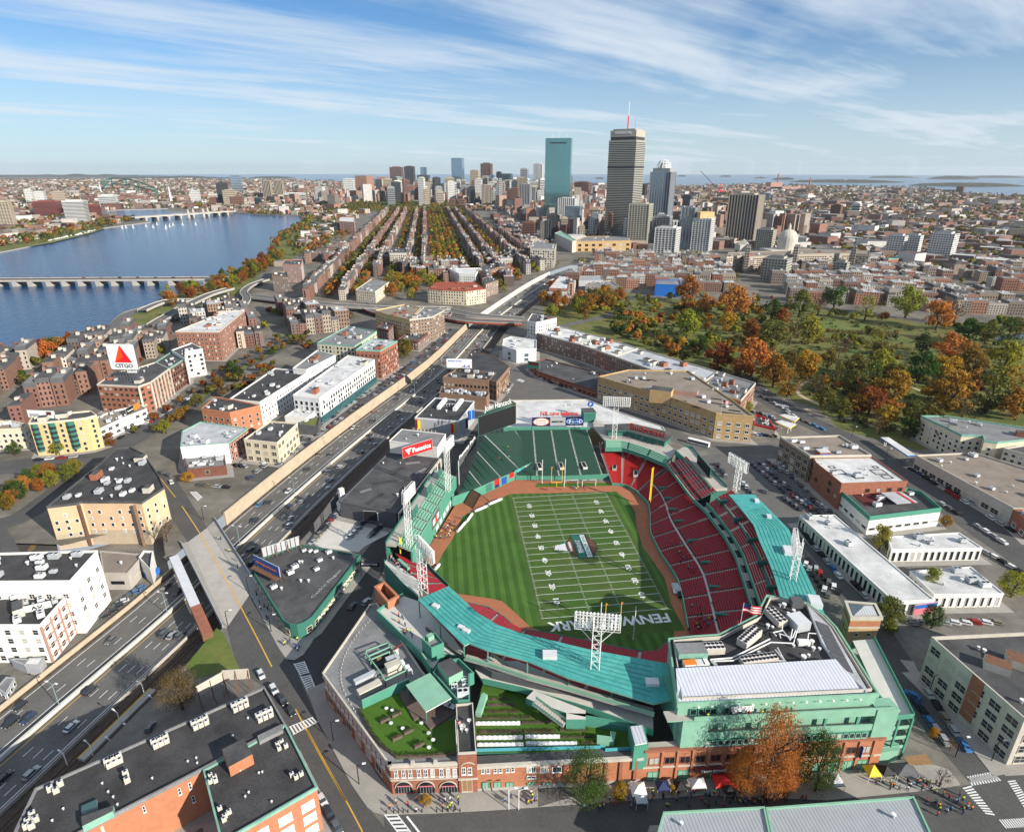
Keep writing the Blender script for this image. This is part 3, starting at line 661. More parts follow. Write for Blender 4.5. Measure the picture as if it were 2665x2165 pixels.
structure(text('FENWAY',None,(9.5,-50.6,.10),(-1,0,0),(0,-1,0),5.0,27,'paint_white','end_zone_lettering',0,True))
structure(text('PARK',None,(-15.0,-50.6,.10),(-1,0,0),(0,-1,0),5.0,15.5,'paint_white','end_zone_lettering',0,True))
lg=W('J',1098,900);lg.z=0
root=thing('field_emblem','painted brown football emblem with green banner at midfield','field emblem',lg)
b=MB();n=28
def oval(rx,ry,zz,m,px=1.0):
 P=[(lg.x+rx*math.copysign(abs(math.cos(t))**px,math.cos(t)),lg.y+ry*math.copysign(abs(math.sin(t))**1.35,math.sin(t)))for t in[2*math.pi*i/n for i in range(n)]];b.prism(P,zz,zz,m,sides=False)
mat('ball_brown',(.12,.055,.03),.9,.1);mat('banner_green',(.02,.12,.09),.9,.08)
oval(7.0,9.6,.10,'black');oval(6.6,9.1,.104,'ball_brown');b.build('ball',root)
b=MB();c0,c1=(lg.x-1.2,lg.y),(lg.x+.9,lg.y)
b.prism([(lg.x-3.4,lg.y+9.4),(lg.x-3.4,lg.y-9.2),(lg.x+3.6,lg.y-9.2),(lg.x+3.6,lg.y+9.4)],.108,.108,'black',sides=False);b.prism([(lg.x-3.1,lg.y+9.1),(lg.x-3.1,lg.y-8.9),(lg.x+3.3,lg.y-8.9),(lg.x+3.3,lg.y+9.1)],.112,.112,'banner_green',sides=False);b.build('banner',root)
b=MB();b.prism([(lg.x+.9,lg.y-8.5),(lg.x+2.9,lg.y-8.5),(lg.x+2.9,lg.y+8.7),(lg.x+.9,lg.y+8.7)],.116,.116,'paint_white',sides=False);b.build('banner_strip',root)
text('FENWAY',root,(lg.x-1.1,lg.y,.12),(0,1,0),(-1,0,0),2.2,10,'paint_white','lettering',0,True)
text('GRIDIRON SERIES',root,(lg.x+1.9,lg.y,.122),(0,1,0),(-1,0,0),1.5,16.4,'banner_green','lettering',0,True)
b=MB()
for k in range(8):y=lg.y-3.2+k*.9;b.prism([(lg.x-5.7,y),(lg.x-4.4,y),(lg.x-4.4,y+.4),(lg.x-5.7,y+.4)],.116,.116,'paint_white',sides=False)
b.prism([(lg.x-5.2,lg.y-3.6),(lg.x-4.9,lg.y-3.6),(lg.x-4.9,lg.y+4.1),(lg.x-5.2,lg.y+4.1)],.12,.12,'paint_white',sides=False);b.build('laces',root)
b=MB();b.prism([(lg.x-12.5,lg.y-1.5),(lg.x-7,lg.y-3),(lg.x-7,lg.y+3),(lg.x-12.5,lg.y+1.5)],.10,.10,'pale_grey',sides=False);b.prism([(lg.x-10,lg.y+2),(lg.x-7,lg.y+3),(lg.x-7,lg.y+5)],.104,.104,'banner_green',sides=False);b.build('swoosh',root)
def goal(y,label):
 r=thing('goal_post',label,'goal post',(0,y,.08),'goal posts')
 b=MB();b.bar((0,y,0),(0,y,2.9),.16,'yellow',6);b.build('stem',r)
 b=MB();b.bar((-2.9,y,3.0),(2.9,y,3.0),.13,'yellow',6);b.build('crossbar',r)
 for x in(-2.82,2.82):
  b=MB();b.bar((x,y,3.1),(x,y,12.2),.13,'yellow',6);u=b.build('upright',r)
  b=MB();b.face([(x,y,12.2),(x+.7,y+.2,11.9),(x+.7,y+.2,11.1),(x,y,11.3)],'orange');b.face([(x,y,11.3),(x+.7,y+.2,11.1),(x+.7,y+.2,11.9),(x,y,12.2)],'orange');b.build('ribbon',r)
goal(54.5,'yellow goal post in front of the green bleachers');goal(-54.8,'yellow goal post in the shaded end zone')
for t,x,y,h,l in(('Q2',1328,1190,14,'white net pole just in front of the bleachers, beside the goal post'),('Q2',1579,1182,14,'white net pole before the bleachers, nearer the red seats'),('L',845,1345,14.5,'white net pole in shade by the FENWAY lettering'),('L',470,1300,14.5,'white net pole behind the big light tower'),('Q2',410,1312,19,'tall white pole at the corner of the left field wall')):
 p=W(t,x,y);r=thing('net_pole',l,'pole',p);b=MB();b.bar(p,p+Vector((0,0,h)),.17,'white_metal',6);b.build('shaft',r);b=MB();b.cyl((p.x,p.y),.35,0,.5,'concrete',8);b.build('base',r)
p=W('Q3',818,1450);r=thing('foul_pole','tall yellow foul pole by the right field seats','pole',p);b=MB();b.bar(p,p+Vector((0,0,22)),.2,'yellow',6);b.build('shaft',r);b=MB();b.obox((p.x-.5,p.y),(1,0),.28,.05,4,21.5,'yellow');b.build('mesh_wing',r)
p=W('Y',205,905,9);r=thing('foul_pole','short yellow foul pole at the end of the left field wall','pole',p);b=MB();b.bar((p.x,p.y,8),(p.x,p.y,16),.25,'yellow',6);b.build('shaft',r);b=MB();b.obox((p.x+.6,p.y),(1,0),.3,.05,10,15.5,'yellow');b.build('mesh_wing',r)
for i,(a,c)in enumerate(((('Q1',815,370),('Q1',905,265)),(('Q1',915,262),('Q1',980,170)),(('Q1',1005,145),('Q1',1148,85)),(('Q1',1160,68),('Q1',1310,5)),(('Q1',560,800),('Q1',615,735)))):
 p,q=W(*a),W(*c);p.z=q.z=.75;b=MB();b.bar(p,q,.65,'white_paint',10)
 r=thing('tarpaulin_roll',['white tarpaulin roll at the lower end of the striped grass','white tarpaulin roll, second from the lower end','white tarpaulin roll, second from the bullpen','white tarpaulin roll closest to the bullpen','white tarpaulin roll under the light rack at the corner'][i],'tarpaulin',(p+q)/2-Vector((0,0,.75)),'rolled white tarpaulins');b.build('roll',r)
 b=MB()
 d=(q-p).normalized();b.bar(p+d*.3,p+d*.6,.7,'black',10);b.bar(q-d*.6,q-d*.3,.7,'black',10);b.build('strap',r)
b=MB();c=W('Q2',590,1390);r=thing('bullpen_frame','dark batting cage frame with netting at the end of the left field wall','batting cage',c)
P=[W('Q2',460,1410),W('Q2',555,1470),W('Q2',740,1385),W('Q2',640,1330)];tops=[W('Q2',545,1270,0),W('Q2',640,1325,0)]
ap=[P[0].lerp(P[3],.5)+Vector((0,0,6)),P[1].lerp(P[2],.5)+Vector((0,0,6))]
for q in(P[0],P[3]):b.bar(q,ap[0],.18,'black_metal')
for q in(P[1],P[2]):b.bar(q,ap[1],.18,'black_metal')
b.bar(ap[0],ap[1],.15,'black_metal');b.bar(P[0],P[1],.12,'black_metal');b.bar(P[2],P[3],.12,'black_metal');b.build('frame',r)
b=MB();b.face([P[0],P[1],ap[1],ap[0]],'rust');b.build('net',r)
for q,l in((W('Q2',1650,1230),'bullpen screen frame'),(W('Q2',1850,1228),'bullpen screen frame')):
 r=thing('screen_frame',l+(' between two grass strips' if q.x>12 else ' closer to the goal post')+' before the bleachers','frame',q);b=MB()
 for dx in(-3.6,3.6):b.bar((q.x+dx,q.y,0),(q.x+dx,q.y,4.2),.14,'white_metal')
 b.bar((q.x-3.6,q.y,4.2),(q.x+3.6,q.y,4.2),.12,'white_metal');b.build('frame',r);b=MB();b.bar((q.x-3.6,q.y+1.5,.05),(q.x-3.6,q.y,4.0),.08,'white_metal');b.bar((q.x+3.6,q.y+1.5,.05),(q.x+3.6,q.y,4.0),.08,'white_metal');b.build('brace',r)
c=W('L',1325,800);r=thing('camera_cart','white and black camera cart on the dirt by the dugout','cart',c);b=MB();b.obox((c.x,c.y),(.2,.98),2.6,1.4,.5,1.0,'white_metal');b.build('bed',r)
b=MB()
for k in range(5):b.obox((c.x,c.y-2+k),(.98,-.2),1.3,.1,1.0,2.2,'white_paint')
b.build('rack',r);b=MB();b.obox((c.x+.4,c.y-3.6),(.2,.98),1.5,1.1,.3,1.3,'black');b.build('motor',r)
# ------------------------------------------------------------------ ballpark stands
def wz(L_):return[W(t,x,y,z)for t,x,y,z in L_]
def back_off(L_,d,dz):
 "plan offset to the right of travel by d and lift by dz"
 o=offset_line([(p.x,p.y)for p in L_],d);return[Vector((q[0],q[1],p.z+dz))for p,q in zip(L_,o)]
# --- right (first base) side: lower bowl, club band, upper seats, roof
front=wz([('Q3',680,1280,1.3),('Q3',800,1400,1.3),('Q3',825,1500,1.3),('Q4',185,570,1.3),('Q4',310,820,1.3),('Q4',410,960,1.3),('Q4',500,1110,1.3),('Q4',555,1330,1.3),('Q4',610,1640,1.3)])
edge=wz([('Q3',1000,980,11),('Q3',1300,1380,11),('Q4',780,330,11),('Q4',1000,620,11),('Q4',1130,850,11),('Q4',1190,1040,11),('Q4',1260,1250,11),('Q4',1330,1480,11)])
edge=[Vector(p)for p in edge];edge.append(Vector((40,-84,11)))
g1=thing('grandstand','dark red first base grandstand under the long aqua roof','grandstand',(55,-15,0))
bk=resample([Vector((q.x+3.5,q.y,9.2))for q in edge],24);fr=resample(front+[Vector((25,-74,1.3))],24)
mid1=[a.lerp(c,.36)for a,c in zip(fr,bk)];mid2=[a.lerp(c,.395)for a,c in zip(fr,bk)]
bowl(g1,fr,mid1,11,11,'seat_red','tread_red','concrete',seg=2,name='lower_seating')
b=MB()
for i in range(24):b.face([fr_:=mid1[i],mid1[i+1],mid2[i+1],mid2[i]],'concrete_light')
b.build('walkway',g1)
for m in mid2:m.z+=.7
bowl(g1,mid2,bk,17,11,'seat_red','tread_red','concrete',seg=2,name='upper_seating')
for k in(2,4,6,8,11,14,17,20):
 p=mid2[k].lerp(bk[k],.16);d=(mid2[k+1]-mid2[k]).normalized();b=MB();b.obox((p.x,p.y),(-d.y,d.x),2.4,.7,p.z-1,p.z+.7,'green_deep','green_deep');b.build('tunnel_hood',g1)
wl=[(p.x,p.y)for p in resample(front,18)]
b=MB();wall_line(b,offset_line(wl,.2),.35,0,1.7,'green_paint','green_light');b.build('field_wall',g1)
f2=wz([('Q3',395,1190,1.2),('Q3',470,1195,1.2),('Q3',560,1210,1.2),('Q3',680,1280,1.3)]);b2=wz([('Q3',270,850,6.5),('Q3',440,870,6.5),('Q3',700,920,6.5),('Q3',1010,1000,6.5)])
g2=thing('grandstand','bright red right field corner seats next to the green bleachers','grandstand',(35,62,0))
bowl(g2,f2,b2,26,3,'seat_bright','seat_bright','concrete',seg=3,seat_h=.35,name='seating_section',gap=.7)
b3=wz([('Q3',270,850,6.5),('Q3',440,870,6.5),('Q3',700,920,6.5),('Q3',1010,1000,6.5)]);b4=[p+Vector((1.0,9,3.2))for p in b3]
bowl(g2,b3,b4,9,3,'seat_red','concrete','concrete',seg=2,name='shaded_seating')
for t,x,y in(('Q3',425,1010),('Q3',660,1080)):
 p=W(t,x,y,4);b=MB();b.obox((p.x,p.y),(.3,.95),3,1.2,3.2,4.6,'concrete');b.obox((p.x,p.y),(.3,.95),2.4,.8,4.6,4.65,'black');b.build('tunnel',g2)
wallseg(g2,'field_wall',[(p.x,p.y)for p in resample(f2,8)],.35,0,1.7,'green_paint')
deck_f=wz([('Q3',320,800,11),('Q3',530,800,11),('Q3',760,880,11),('Q3',1000,980,11)]);deck_m=wz([('Q3',315,705,13),('Q3',530,715,13),('Q3',800,800,13),('Q3',1060,910,13)])
g3=thing('roof_deck','green right field roof deck with terrace and bar under the red sign','roof deck',(45,80,0))
bowl(g3,deck_f,deck_m,5,3,'green_light','green_deep','green_deep',seg=3,name='bench_section',seat_h=.5)
wallseg(g3,'fascia',[(p.x,p.y)for p in resample(deck_f,8)],.4,9.3,11.6,'green_paint')
dk=wz([('Q3',315,705,12.9),('Q3',530,715,12.9),('Q3',800,800,12.9),('Q3',1060,910,12.9),('Q3',1100,820,12.9),('Q3',1010,740,12.9),('Q3',700,640,12.9),('Q3',380,570,12.9),('Q3',230,500,12.9),('Q3',200,470,12.9),('Q3',190,560,12.9)])
slab(g3,'deck_floor',dk,11.8,12.85,'concrete')
for p in(dk[0],dk[2],dk[3],W('Q3',760,930,6),W('Q3',530,830,6),W('Q3',280,840,6)):b=MB();b.bar((p.x,p.y,.2),(p.x,p.y,12),.35,'green_paint',6);b.build('column',g3)
bz3=16.6
br=[W('Q3',x,y,bz3)for x,y in((310,530),(600,520),(1075,660),(995,725),(560,605),(325,600))]
slab(g3,'bar_roof',br,bz3-.5,bz3,'green_deep','roof_dark');slab(g3,'bar_wall',inset(ccw([(p.x,p.y)for p in br]),1.2),12.85,bz3-.5,'green_deep')
for x,y in((560,660),(660,690),(740,715),(820,740),(900,765),(990,790)):
 p=W('Q3',x,y+0,12.9);b=MB();b.bar((p.x,p.y,12.8),(p.x,p.y,bz3-.4),.14,'copper_green');b.build('post',g3)
sg=thing('roof_sign','red script sign reading Budweiser on the roof deck bar','sign',W('Q3',800,600,bz3));p=W('Q3',600,585,bz3);q=W('Q3',990,690,bz3)
d_=(q-p);text('Budweiser',sg,(p+q)/2+Vector((0,0,2.0)),d_,(0,0,1),3.4,d_.length*1.02,'red_sign','lettering',.12,True)
b=MB();b.bar(p+Vector((0,0,.3)),q+Vector((0,0,.3)),.12,'black_metal')
for k in range(9):a=p.lerp(q,k/8);b.bar(a,a+Vector((0,0,2.2)),.07,'black_metal')
b.build('frame',sg)
EN=28;E0=resample(edge,EN);E1=back_off(E0,-2.6,0);E2=[Vector((p.x,p.y,12.4))for p in back_off(E0,-3.0,0)];E3=back_off(E0,-10.5,0);E4=back_off(E0,-21,0)
if(E1[10].x<E0[10].x):E1,E2,E3,E4=back_off(E0,2.6,0),[Vector((p.x,p.y,12.4))for p in back_off(E0,3.0,0)],back_off(E0,10.5,0),back_off(E0,21,0)
g4=thing('upper_deck','upper tier of maroon seats and teal walkway below the aqua roof','grandstand',(62,-15,10))
b=MB()
for i in range(EN):
 a,c,a1,c1=E0[i],E0[i+1],E1[i],E1[i+1]
 b.face([(a.x,a.y,11),(c.x,c.y,11),(c1.x,c1.y,11),(a1.x,a1.y,11)],'black');b.face([(a1.x,a1.y,11),(c1.x,c1.y,11),(c1.x,c1.y,13),(a1.x,a1.y,13)],'glass_dark')
b.build('club_level',g4)
b=MB()
for i in range(9,EN):
 a,c,a1,c1=E0[i],E0[i+1],E1[i],E1[i+1]
 b.face([(a.x,a.y,11.05),(c.x,c.y,11.05),(c1.x,c1.y,11.05),(a1.x,a1.y,11.05)],'concrete' if i%2 else 'glass_dark')
b.build('club_balcony',g4)
wallseg(g4,'front_rail',[(p.x,p.y)for p in E0],.5,10.2,12.0,'green_paint','green_light');wallseg(g4,'rear_rail',[(p.x,p.y)for p in E1[9:]],.5,11.5,13.2,'green_paint','green_light')
M0,M1=[Vector((p.x,p.y,12.6))for p in E2],[Vector((p.x,p.y,16.4))for p in E3]
def cut(L_,a,c):return L_[a:c+1]
Ma=[p.lerp(q,.0)for p,q in zip(M0,M1)];Mb=[p.lerp(q,.50)for p,q in zip(M0,M1)];Mc=[p.lerp(q,.62)for p,q in zip(M0,M1)]
bowl(g4,cut([Vector((p.x,p.y,11.4))for p in E0],0,8),cut([Vector((p.x,p.y,15.5))for p in E3],0,8),8,6,'seat_red','concrete','green_light',seg=2,name='box_seating',gap=.6)
bowl(g4,cut(Ma,9,EN),cut(Mb,9,EN),5,8,'seat_red','concrete_light','concrete_light',seg=2,name='seating_section',gap=.6)
b=MB()
for i in range(9,EN):b.face([Mb[i],Mb[i+1],Mc[i+1],Mc[i]],'green_deep')
b.build('teal_walkway',g4)
for p in Mc:p.z+=.6
M2=[Vector((p.x,p.y,18.3))for p in back_off(E0,(14.5 if E3[10].x>E0[10].x and back_off(E0,1,0)[10].x>E0[10].x else-14.5),0)]
bowl(g4,cut(Mc,9,EN),cut(M2,9,EN),7,8,'seat_red','concrete_light','concrete_light',seg=2,name='rear_seating',gap=.6)
for i in range(10,EN,3):
 p=Mc[i];d=(Mc[i]-Mc[i-1]).normalized();b=MB();b.obox((p.x,p.y),(d.x,d.y),.7,2.2,p.z-.5,p.z+1.2,'green_deep');b.build('stair_box',g4)
 q=M2[i];b=MB();b.bar((q.x,q.y,10),(q.x,q.y,21.5),.25,'green_paint',6);b.build('roof_column',g4)
RZ=22.
rf=[W('Q4',x,y,RZ)for x,y in((1055,155),(1340,155),(1725,545),(1870,930),(2065,1350),(2125,1490),(1900,1400),(1625,1285),(1560,1060),(1500,900),(1400,680),(1330,490),(1215,345))]
g5=thing('stand_roof','long curved aqua roof over the first base upper deck','roof',(68,-30,0));slab(g5,'roof_sheet',rf,RZ-.5,RZ,'green_light','aqua')
b=MB()
for i in range(8):
 t=(i+1)/9;L_=[W('Q4',a[0]+(c[0]-a[0])*t,a[1]+(c[1]-a[1])*t,RZ)for a,c in(((1215,345),(1450,280)),((1330,490),(1725,560)),((1400,680),(1800,740)),((1500,900),(1870,930)),((1560,1060),(1960,1140)),((1625,1285),(2065,1360)))]
 wall_line(b,[(p.x,p.y)for p in L_],.17,RZ,RZ+.06,'green_deep')
b.build('roof_seam',g5)
for t,x,y,s in(('Q4',1365,235,.8),('Q4',1500,410,.8),('Q4',1710,800,1.5),('Q4',2005,1375,1.7)):
 p=W(t,x,y,RZ);b=MB();b.obox((p.x,p.y),(.3,.95),1.5*s,1.1*s,RZ,RZ+1.1*s,'pale_grey');b.build('roof_unit',g5)
ow=[(p.x,p.y)for p in rf[1:6]];wallseg(g5,'outer_wall',[(x-.7,y)for x,y in ow],.5,0,RZ-.5,'green_deep')
root,d,n,mid=billboard('video_screen','dark green video screen standing above the first base roof boxes',(W('Q3',1340,960,15).x,W('Q3',1340,960,15).y),(W('Q3',1480,1130,15).x,W('Q3',1480,1130,15).y),14.5,20,'black','green_deep','green_deep',True,11,'screen')
tr=[W('Q3',x,y,15)for x,y in((1100,830),(1200,780),(1290,800),(1500,1050),(1680,1240),(1500,1255),(1330,1040))];g6=thing('terrace','pale walkway terrace behind the roof box seats','terrace',(78,30,0));slab(g6,'floor',tr,13.8,15,'concrete');slab(g6,'wall',inset(ccw([(p.x,p.y)for p in tr]),.4),0,13.8,'green_deep')
wallseg(g6,'rail',[(p.x,p.y)for p in tr[1:5]],.15,15,16.2,'green_paint');wallseg(g6,'front_wall',[(tr[0].x,tr[0].y),(tr[6].x,tr[6].y),(tr[5].x,tr[5].y)],.4,13,16,'green_paint')
dg=[W('L',x,y,1.6)for x,y in((1270,540),(1430,920),(1545,965),(1470,670))];r=thing('dugout','teal dugout roof carrying lettered panels on the first base side','dugout',(dg[0]+dg[2])/2-Vector((0,0,1.6)))
q=[W('L',x,y,2.0)for x,y in((1425,670),(1480,668),(1545,965),(1490,965))];slab(r,'roof',q,1.6,2.0,'green_paint','green_light')
b=MB();
for k in range(4):
 a=q[0].lerp(q[3],(k+.1)/4);c=q[0].lerp(q[3],(k+.9)/4);e=q[1].lerp(q[2],(k+.9)/4);f=q[1].lerp(q[2],(k+.1)/4);s=b.face([(*v[:2],2.03)for v in(a,c,e,f)],'white_paint')
b.build('sign_panel',r);q=[W('L',x,y,.6)for x,y in((1350,690),(1425,670),(1490,965),(1430,960))];slab(r,'bench_well',q,.1,.6,'green_deep','glass_dark')
# --- bleachers
g7=thing('bleachers','wide dark green bleachers beyond the goal post','bleachers',(5,85,0))
fc=wz([('Q2',1030,1095,3.2),('Q2',1500,1100,3.2),('Q2',2000,1085,3.2)]);bc=wz([('Q2',1030,600,12),('Q2',1400,595,12),('Q2',1830,590,12)])
bowl(g7,fc,[fc[0].lerp(bc[0],.42),fc[1].lerp(bc[1],.42),fc[2].lerp(bc[2],.42)],15,4,'seat_green','green_dark','concrete_light',seg=2,seat_h=.42,gap=.5)
bowl(g7,[fc[0].lerp(bc[0],.42),fc[1].lerp(bc[1],.42),fc[2].lerp(bc[2],.42)],bc,21,4,'seat_green','green_dark','concrete_light',seg=2,seat_h=.42,gap=.5)
g8=thing('bleachers','dark green bleacher wedge rising under the black scoreboard','bleachers',(-25,85,0))
fl=wz([('Q2',415,1310,4.6),('Q2',760,1165,4.6),('Q2',1270,940,4.9)]);
bowl(g8,[fl[0],fl[1],fl[2]],[Vector((-51,44,5.5)),W('Q2',560,940,10),W('Q2',680,650,12.6),W('Q2',1030,598,12.4)],34,4,'seat_green','green_dark','concrete_light',seg=3,seat_h=.42,gap=.5)
bwl=[W('Q2',x,y,0)for x,y in((330,1440),(600,1340),(1020,1148))]
b=MB();wall_line(b,[(p.x,p.y)for p in resample(bwl,6)],.5,0,4.9,'green_paint','green_light');b.build('front_wall',g8)
wallseg(g8,'inner_wall',[(bwl[2].x,bwl[2].y),(fl[2].x,fl[2].y)],.4,2,5.6,'green_paint')
for(x0,y0,x1,y1,m)in((795,1150,850,1190,'red_sign'),(875,1130,930,1185,'blue_sign'),(960,1070,1012,1110,'red_sign'),(800,1205,848,1232,'navy'),(1045,1020,1115,1060,'teal_fence'),(1130,985,1190,1020,'pale_grey'),(700,1205,770,1270,'green_deep')):
 pa,pb=(bwl[1],bwl[2])if x0<1030 else(bwl[2],fl[2])
 u0,zt=onwall('Q2',x0,y0,pa,pb);u1,zb=onwall('Q2',x1,y1,pa,pb);zt=min(zt,5.2);d,n,L_=wall_frame(pa,pb);a=V2(pa)+d*u0;c=V2(pa)+d*u1;m_=(a+c)/2+n*.32
 b=MB();b.obox((m_.x,m_.y),(d.x,d.y),abs(u1-u0)/2,.05,max(.4,min(zb,zt-1)),zt,m);b.build('wall_advert',g8)
wallseg(g7,'front_wall',[(W('Q2',1030,1145).x,W('Q2',1030,1145).y),(W('Q2',2070,1140).x,W('Q2',2070,1140).y)],.5,0,3.0,'green_paint','green_light')
b=MB();a,c=W('Q2',900,570,13),W('Q2',1860,572,13);wall_line(b,[(a.x,a.y),(c.x,c.y)],.5,0,13.6,'green_paint','green_light');b.build('rear_wall',g7)
for x,y in((1300,1000),(1540,995),(1795,990)):
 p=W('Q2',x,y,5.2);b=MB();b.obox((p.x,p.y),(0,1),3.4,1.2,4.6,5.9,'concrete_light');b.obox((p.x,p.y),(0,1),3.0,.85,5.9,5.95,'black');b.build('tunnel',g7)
a,c=W('Q2',625,660,13.5),W('Q2',1035,520,13.5);zt=zpx(a,spx('Q2',625,450)[1])
root,d,n,mid=billboard('scoreboard','huge black scoreboard screen in a green frame over the bleachers',(a.x,a.y),(c.x,c.y),13.5,zt,'black','green_deep','green_paint',True,6,'scoreboard')
p,q=Vector((*(V2(a)+d*4),zt)),Vector((*(V2(c)-d*3),zt));sg=thing('script_sign','white script sign reading John Hancock on top of the scoreboard','sign',(p+q)/2)
text('John Hancock',sg,(p+q)/2+Vector((0,0,3.2)),q-p,(0,0,1),4.2,(q-p).length*.96,'white_metal','lettering',.15)
b=MB()
for k in range(12):s=p.lerp(q,k/11);b.bar(s,s+Vector((0,0,3.4)),.12,'green_deep');b.bar(s-Vector((0,0,0)),s+Vector((-n.x*1.5,-n.y*1.5,0))+Vector((0,0,2.5)),.1,'green_deep')
b.bar(p+Vector((0,0,1.4)),q+Vector((0,0,1.4)),.1,'green_deep');b.build('frame',sg)
a,c=W('Q2',1218,548,14.6),W('Q2',1785,540,14.6);zt=zpx(a,spx('Q2',1218,458)[1]);L0=V2(a);dl=(V2(c)-V2(a));Ln=dl.length;dl.normalize();sn=Vector((dl.y,-dl.x))
def adv(u0,u1,m,label):
 p,q=L0+dl*(Ln*u0),L0+dl*(Ln*u1);r,d,n,mid=billboard('advert_board',label,tuple(p),tuple(q),14.6,zt,m,'green_deep','navy',True,12);return r,(p+q)/2+sn*.2,Ln*(u1-u0)
r,m_,w=adv(0,.345,'navy','advert board with round doughnut shop logo above the bleachers')
b=MB();dd=Vector((dl.x,dl.y,0));zc=(14.6+zt)/2;hh=zt-14.6
def disc3(b,c,rx,rz,m,n=24):b.face([Vector(c)+dd*(rx*math.cos(2*math.pi*i/n))+Vector((0,0,rz*math.sin(2*math.pi*i/n)))for i in range(n)],m)
cc=Vector((m_.x,m_.y,zc));nn=Vector((sn.x,sn.y,0));disc3(b,cc+nn*.03,w*.46,hh*.47,'orange');disc3(b,cc+nn*.06,w*.40,hh*.40,'white_paint');b.build('logo',r)
text('DUNKIN',r,cc+nn*.1+Vector((0,0,.7)),dd,(0,0,1),hh*.2,w*.55,'orange','lettering',.03,True);text('DONUTS',r,cc+nn*.1-Vector((0,0,.8)),dd,(0,0,1),hh*.2,w*.55,'pink','lettering',.03,True)
r,m_,w=adv(.35,.65,'grey_wall','grey advert board reading MAPLE HILL');text('MAPLE HILL',r,Vector((m_.x,m_.y,zc))+nn*.1,dd,(0,0,1),hh*.2,w*.78,'black','lettering',.03,True)
r,m_,w=adv(.655,1,'navy','navy advert board with blue oval script logo');cc=Vector((m_.x,m_.y,zc));b=MB();mat('oval_blue',(.02,.13,.45),.4,.03);disc3(b,cc+nn*.03,w*.46,hh*.36,'white_paint');disc3(b,cc+nn*.06,w*.43,hh*.32,'oval_blue');b.build('logo',r);text('Ford',r,cc+nn*.1,dd,(0,0,1),hh*.36,w*.6,'white_paint','lettering',.03,True)
a,c=W('Q2',1310,432,16),W('Q2',1720,432,16);sg=thing('roof_sign','red letter sign reading new balance above the adverts','sign',(a+c)/2-Vector((0,0,2)));text('NB new balance',sg,(a+c)/2+Vector((0,0,1.3)),c-a,(0,0,1),2.6,(c-a).length,'red_sign','lettering',.1,True)
b=MB();b.bar(a,c,.12,'black_metal')
for k in range(7):s=a.lerp(c,k/6);b.bar((s.x,s.y,13),(s.x,s.y,18),.1,'black_metal')
b.build('frame',sg)
bp=[W('Q2',x,y,17.5)for x,y in((1790,400),(1935,400),(1895,345),(1758,350))];g9=thing('control_booth','green booth with dark roof beside the blue oval advert','booth',(bp[0]+bp[2])/2-Vector((0,0,17.5)))
slab(g9,'wall',inset(ccw([(p.x,p.y)for p in bp]),.3),0,17,'green_deep');slab(g9,'roof',bp,17,17.5,'green_paint','roof_dark');p=W('Q2',1865,350,17.5)
sg=thing('round_sign','round blue sign with a white mark on the booth roof','sign',p);b=MB();b.face([p+Vector((1.9*math.cos(t),-.1,2.6+1.9*math.sin(t)))for t in[2*math.pi*i/20 for i in range(20)]],'blue_sign');b.face([p+Vector((1.9*math.cos(t),.1,2.6+1.9*math.sin(t)))for t in[-2*math.pi*i/20 for i in range(20)]],'blue_sign');b.build('disc',sg);b=MB();b.bar(p,p+Vector((0,0,1)),.15,'black_metal');b.build('post',sg)
b=MB();b.face([p+Vector((x,-.15,2.6+y))for x,y in((-.5,1.1),(-.1,1.1),(-.1,.2),(.9,.8),(.9,.4),(-.1,-.3),(-.1,-1.1),(-.5,-1.1))],'white_paint');b.build('mark',sg)
P=[('Q2',905,565),('Q2',1860,570),('Q3',300,585),('Q3',600,520),('Q3',990,610),('Q3',960,560),('Q3',480,400),('Q3',120,260),('Q2',1820,258),('Q2',985,268),('Q2',1040,300),('Q2',1040,510)]
wr,wpoly,wh=building('long building with a white membrane roof behind the bleachers',P,11.0,wall='brick_tan',roof='roof_white',parapet=.4,cap='stone',ac=0,vents=8,name='concourse_building')
# --- left field wall
M_=[(-50.8,53.2),(-52.6,52.4),(-66.2,8.4),(-72.6,-12)];g10=thing('left_field_wall','tall green left field wall topped by rows of seats','wall',(-62,20,0));MH=10.6
wallseg(g10,'wall_face',M_[1:],.7,0,MH,'green_paint','green_light');wl=M_[1:]
d,n,L_=wall_frame(wl[0],wl[1]);n=Vector((d.y,-d.x));n=n if n.x>0 else-n
def on_monster(u,out=.4):p=V2(wl[0])+d*u+n*out;return p
b=MB();p=on_monster(23,.42);b.obox((p.x,p.y),(d.x,d.y),15.5,.06,.4,3.6,'green_light');sb_=b.build('scoreboard_strip',g10)
b=MB()
for k in range(16):p=on_monster(9+k*1.9,.5);b.obox((p.x,p.y),(d.x,d.y),.75,.05,1.0,3.0,'white_wall' if k%3 else 'green_deep')
b.build('score_panel',g10)
b=MB();p=on_monster(36,.42);b.obox((p.x,p.y),(d.x,d.y),5.6,.06,4.4,MH-.2,'dark_grey');b.build('advert',g10);b=MB();p=on_monster(36,.52);b.obox((p.x,p.y),(d.x,d.y),4.4,.05,6.1,8.6,'white_paint');b.obox((p.x+n.x*.08,p.y+n.y*.08),(d.x,d.y),1.2,.05,5.8,8.9,'red_sign');b.build('advert_panel',g10)
D3=Vector((d.x,d.y,0));p=on_monster(6,.45);text('Gatorade',g10,(p.x,p.y,3.4),-D3 if False else-D3,(0,0,1),1.0,5,'white_paint')
sf=[Vector((*(V2(a)-n*.5),MH))for a in((wl[0][0],wl[0][1]),wl[1],wl[2])];sb=[Vector((p.x-n.x*6.0,p.y-n.y*6.0,MH+2.6))for p in sf]
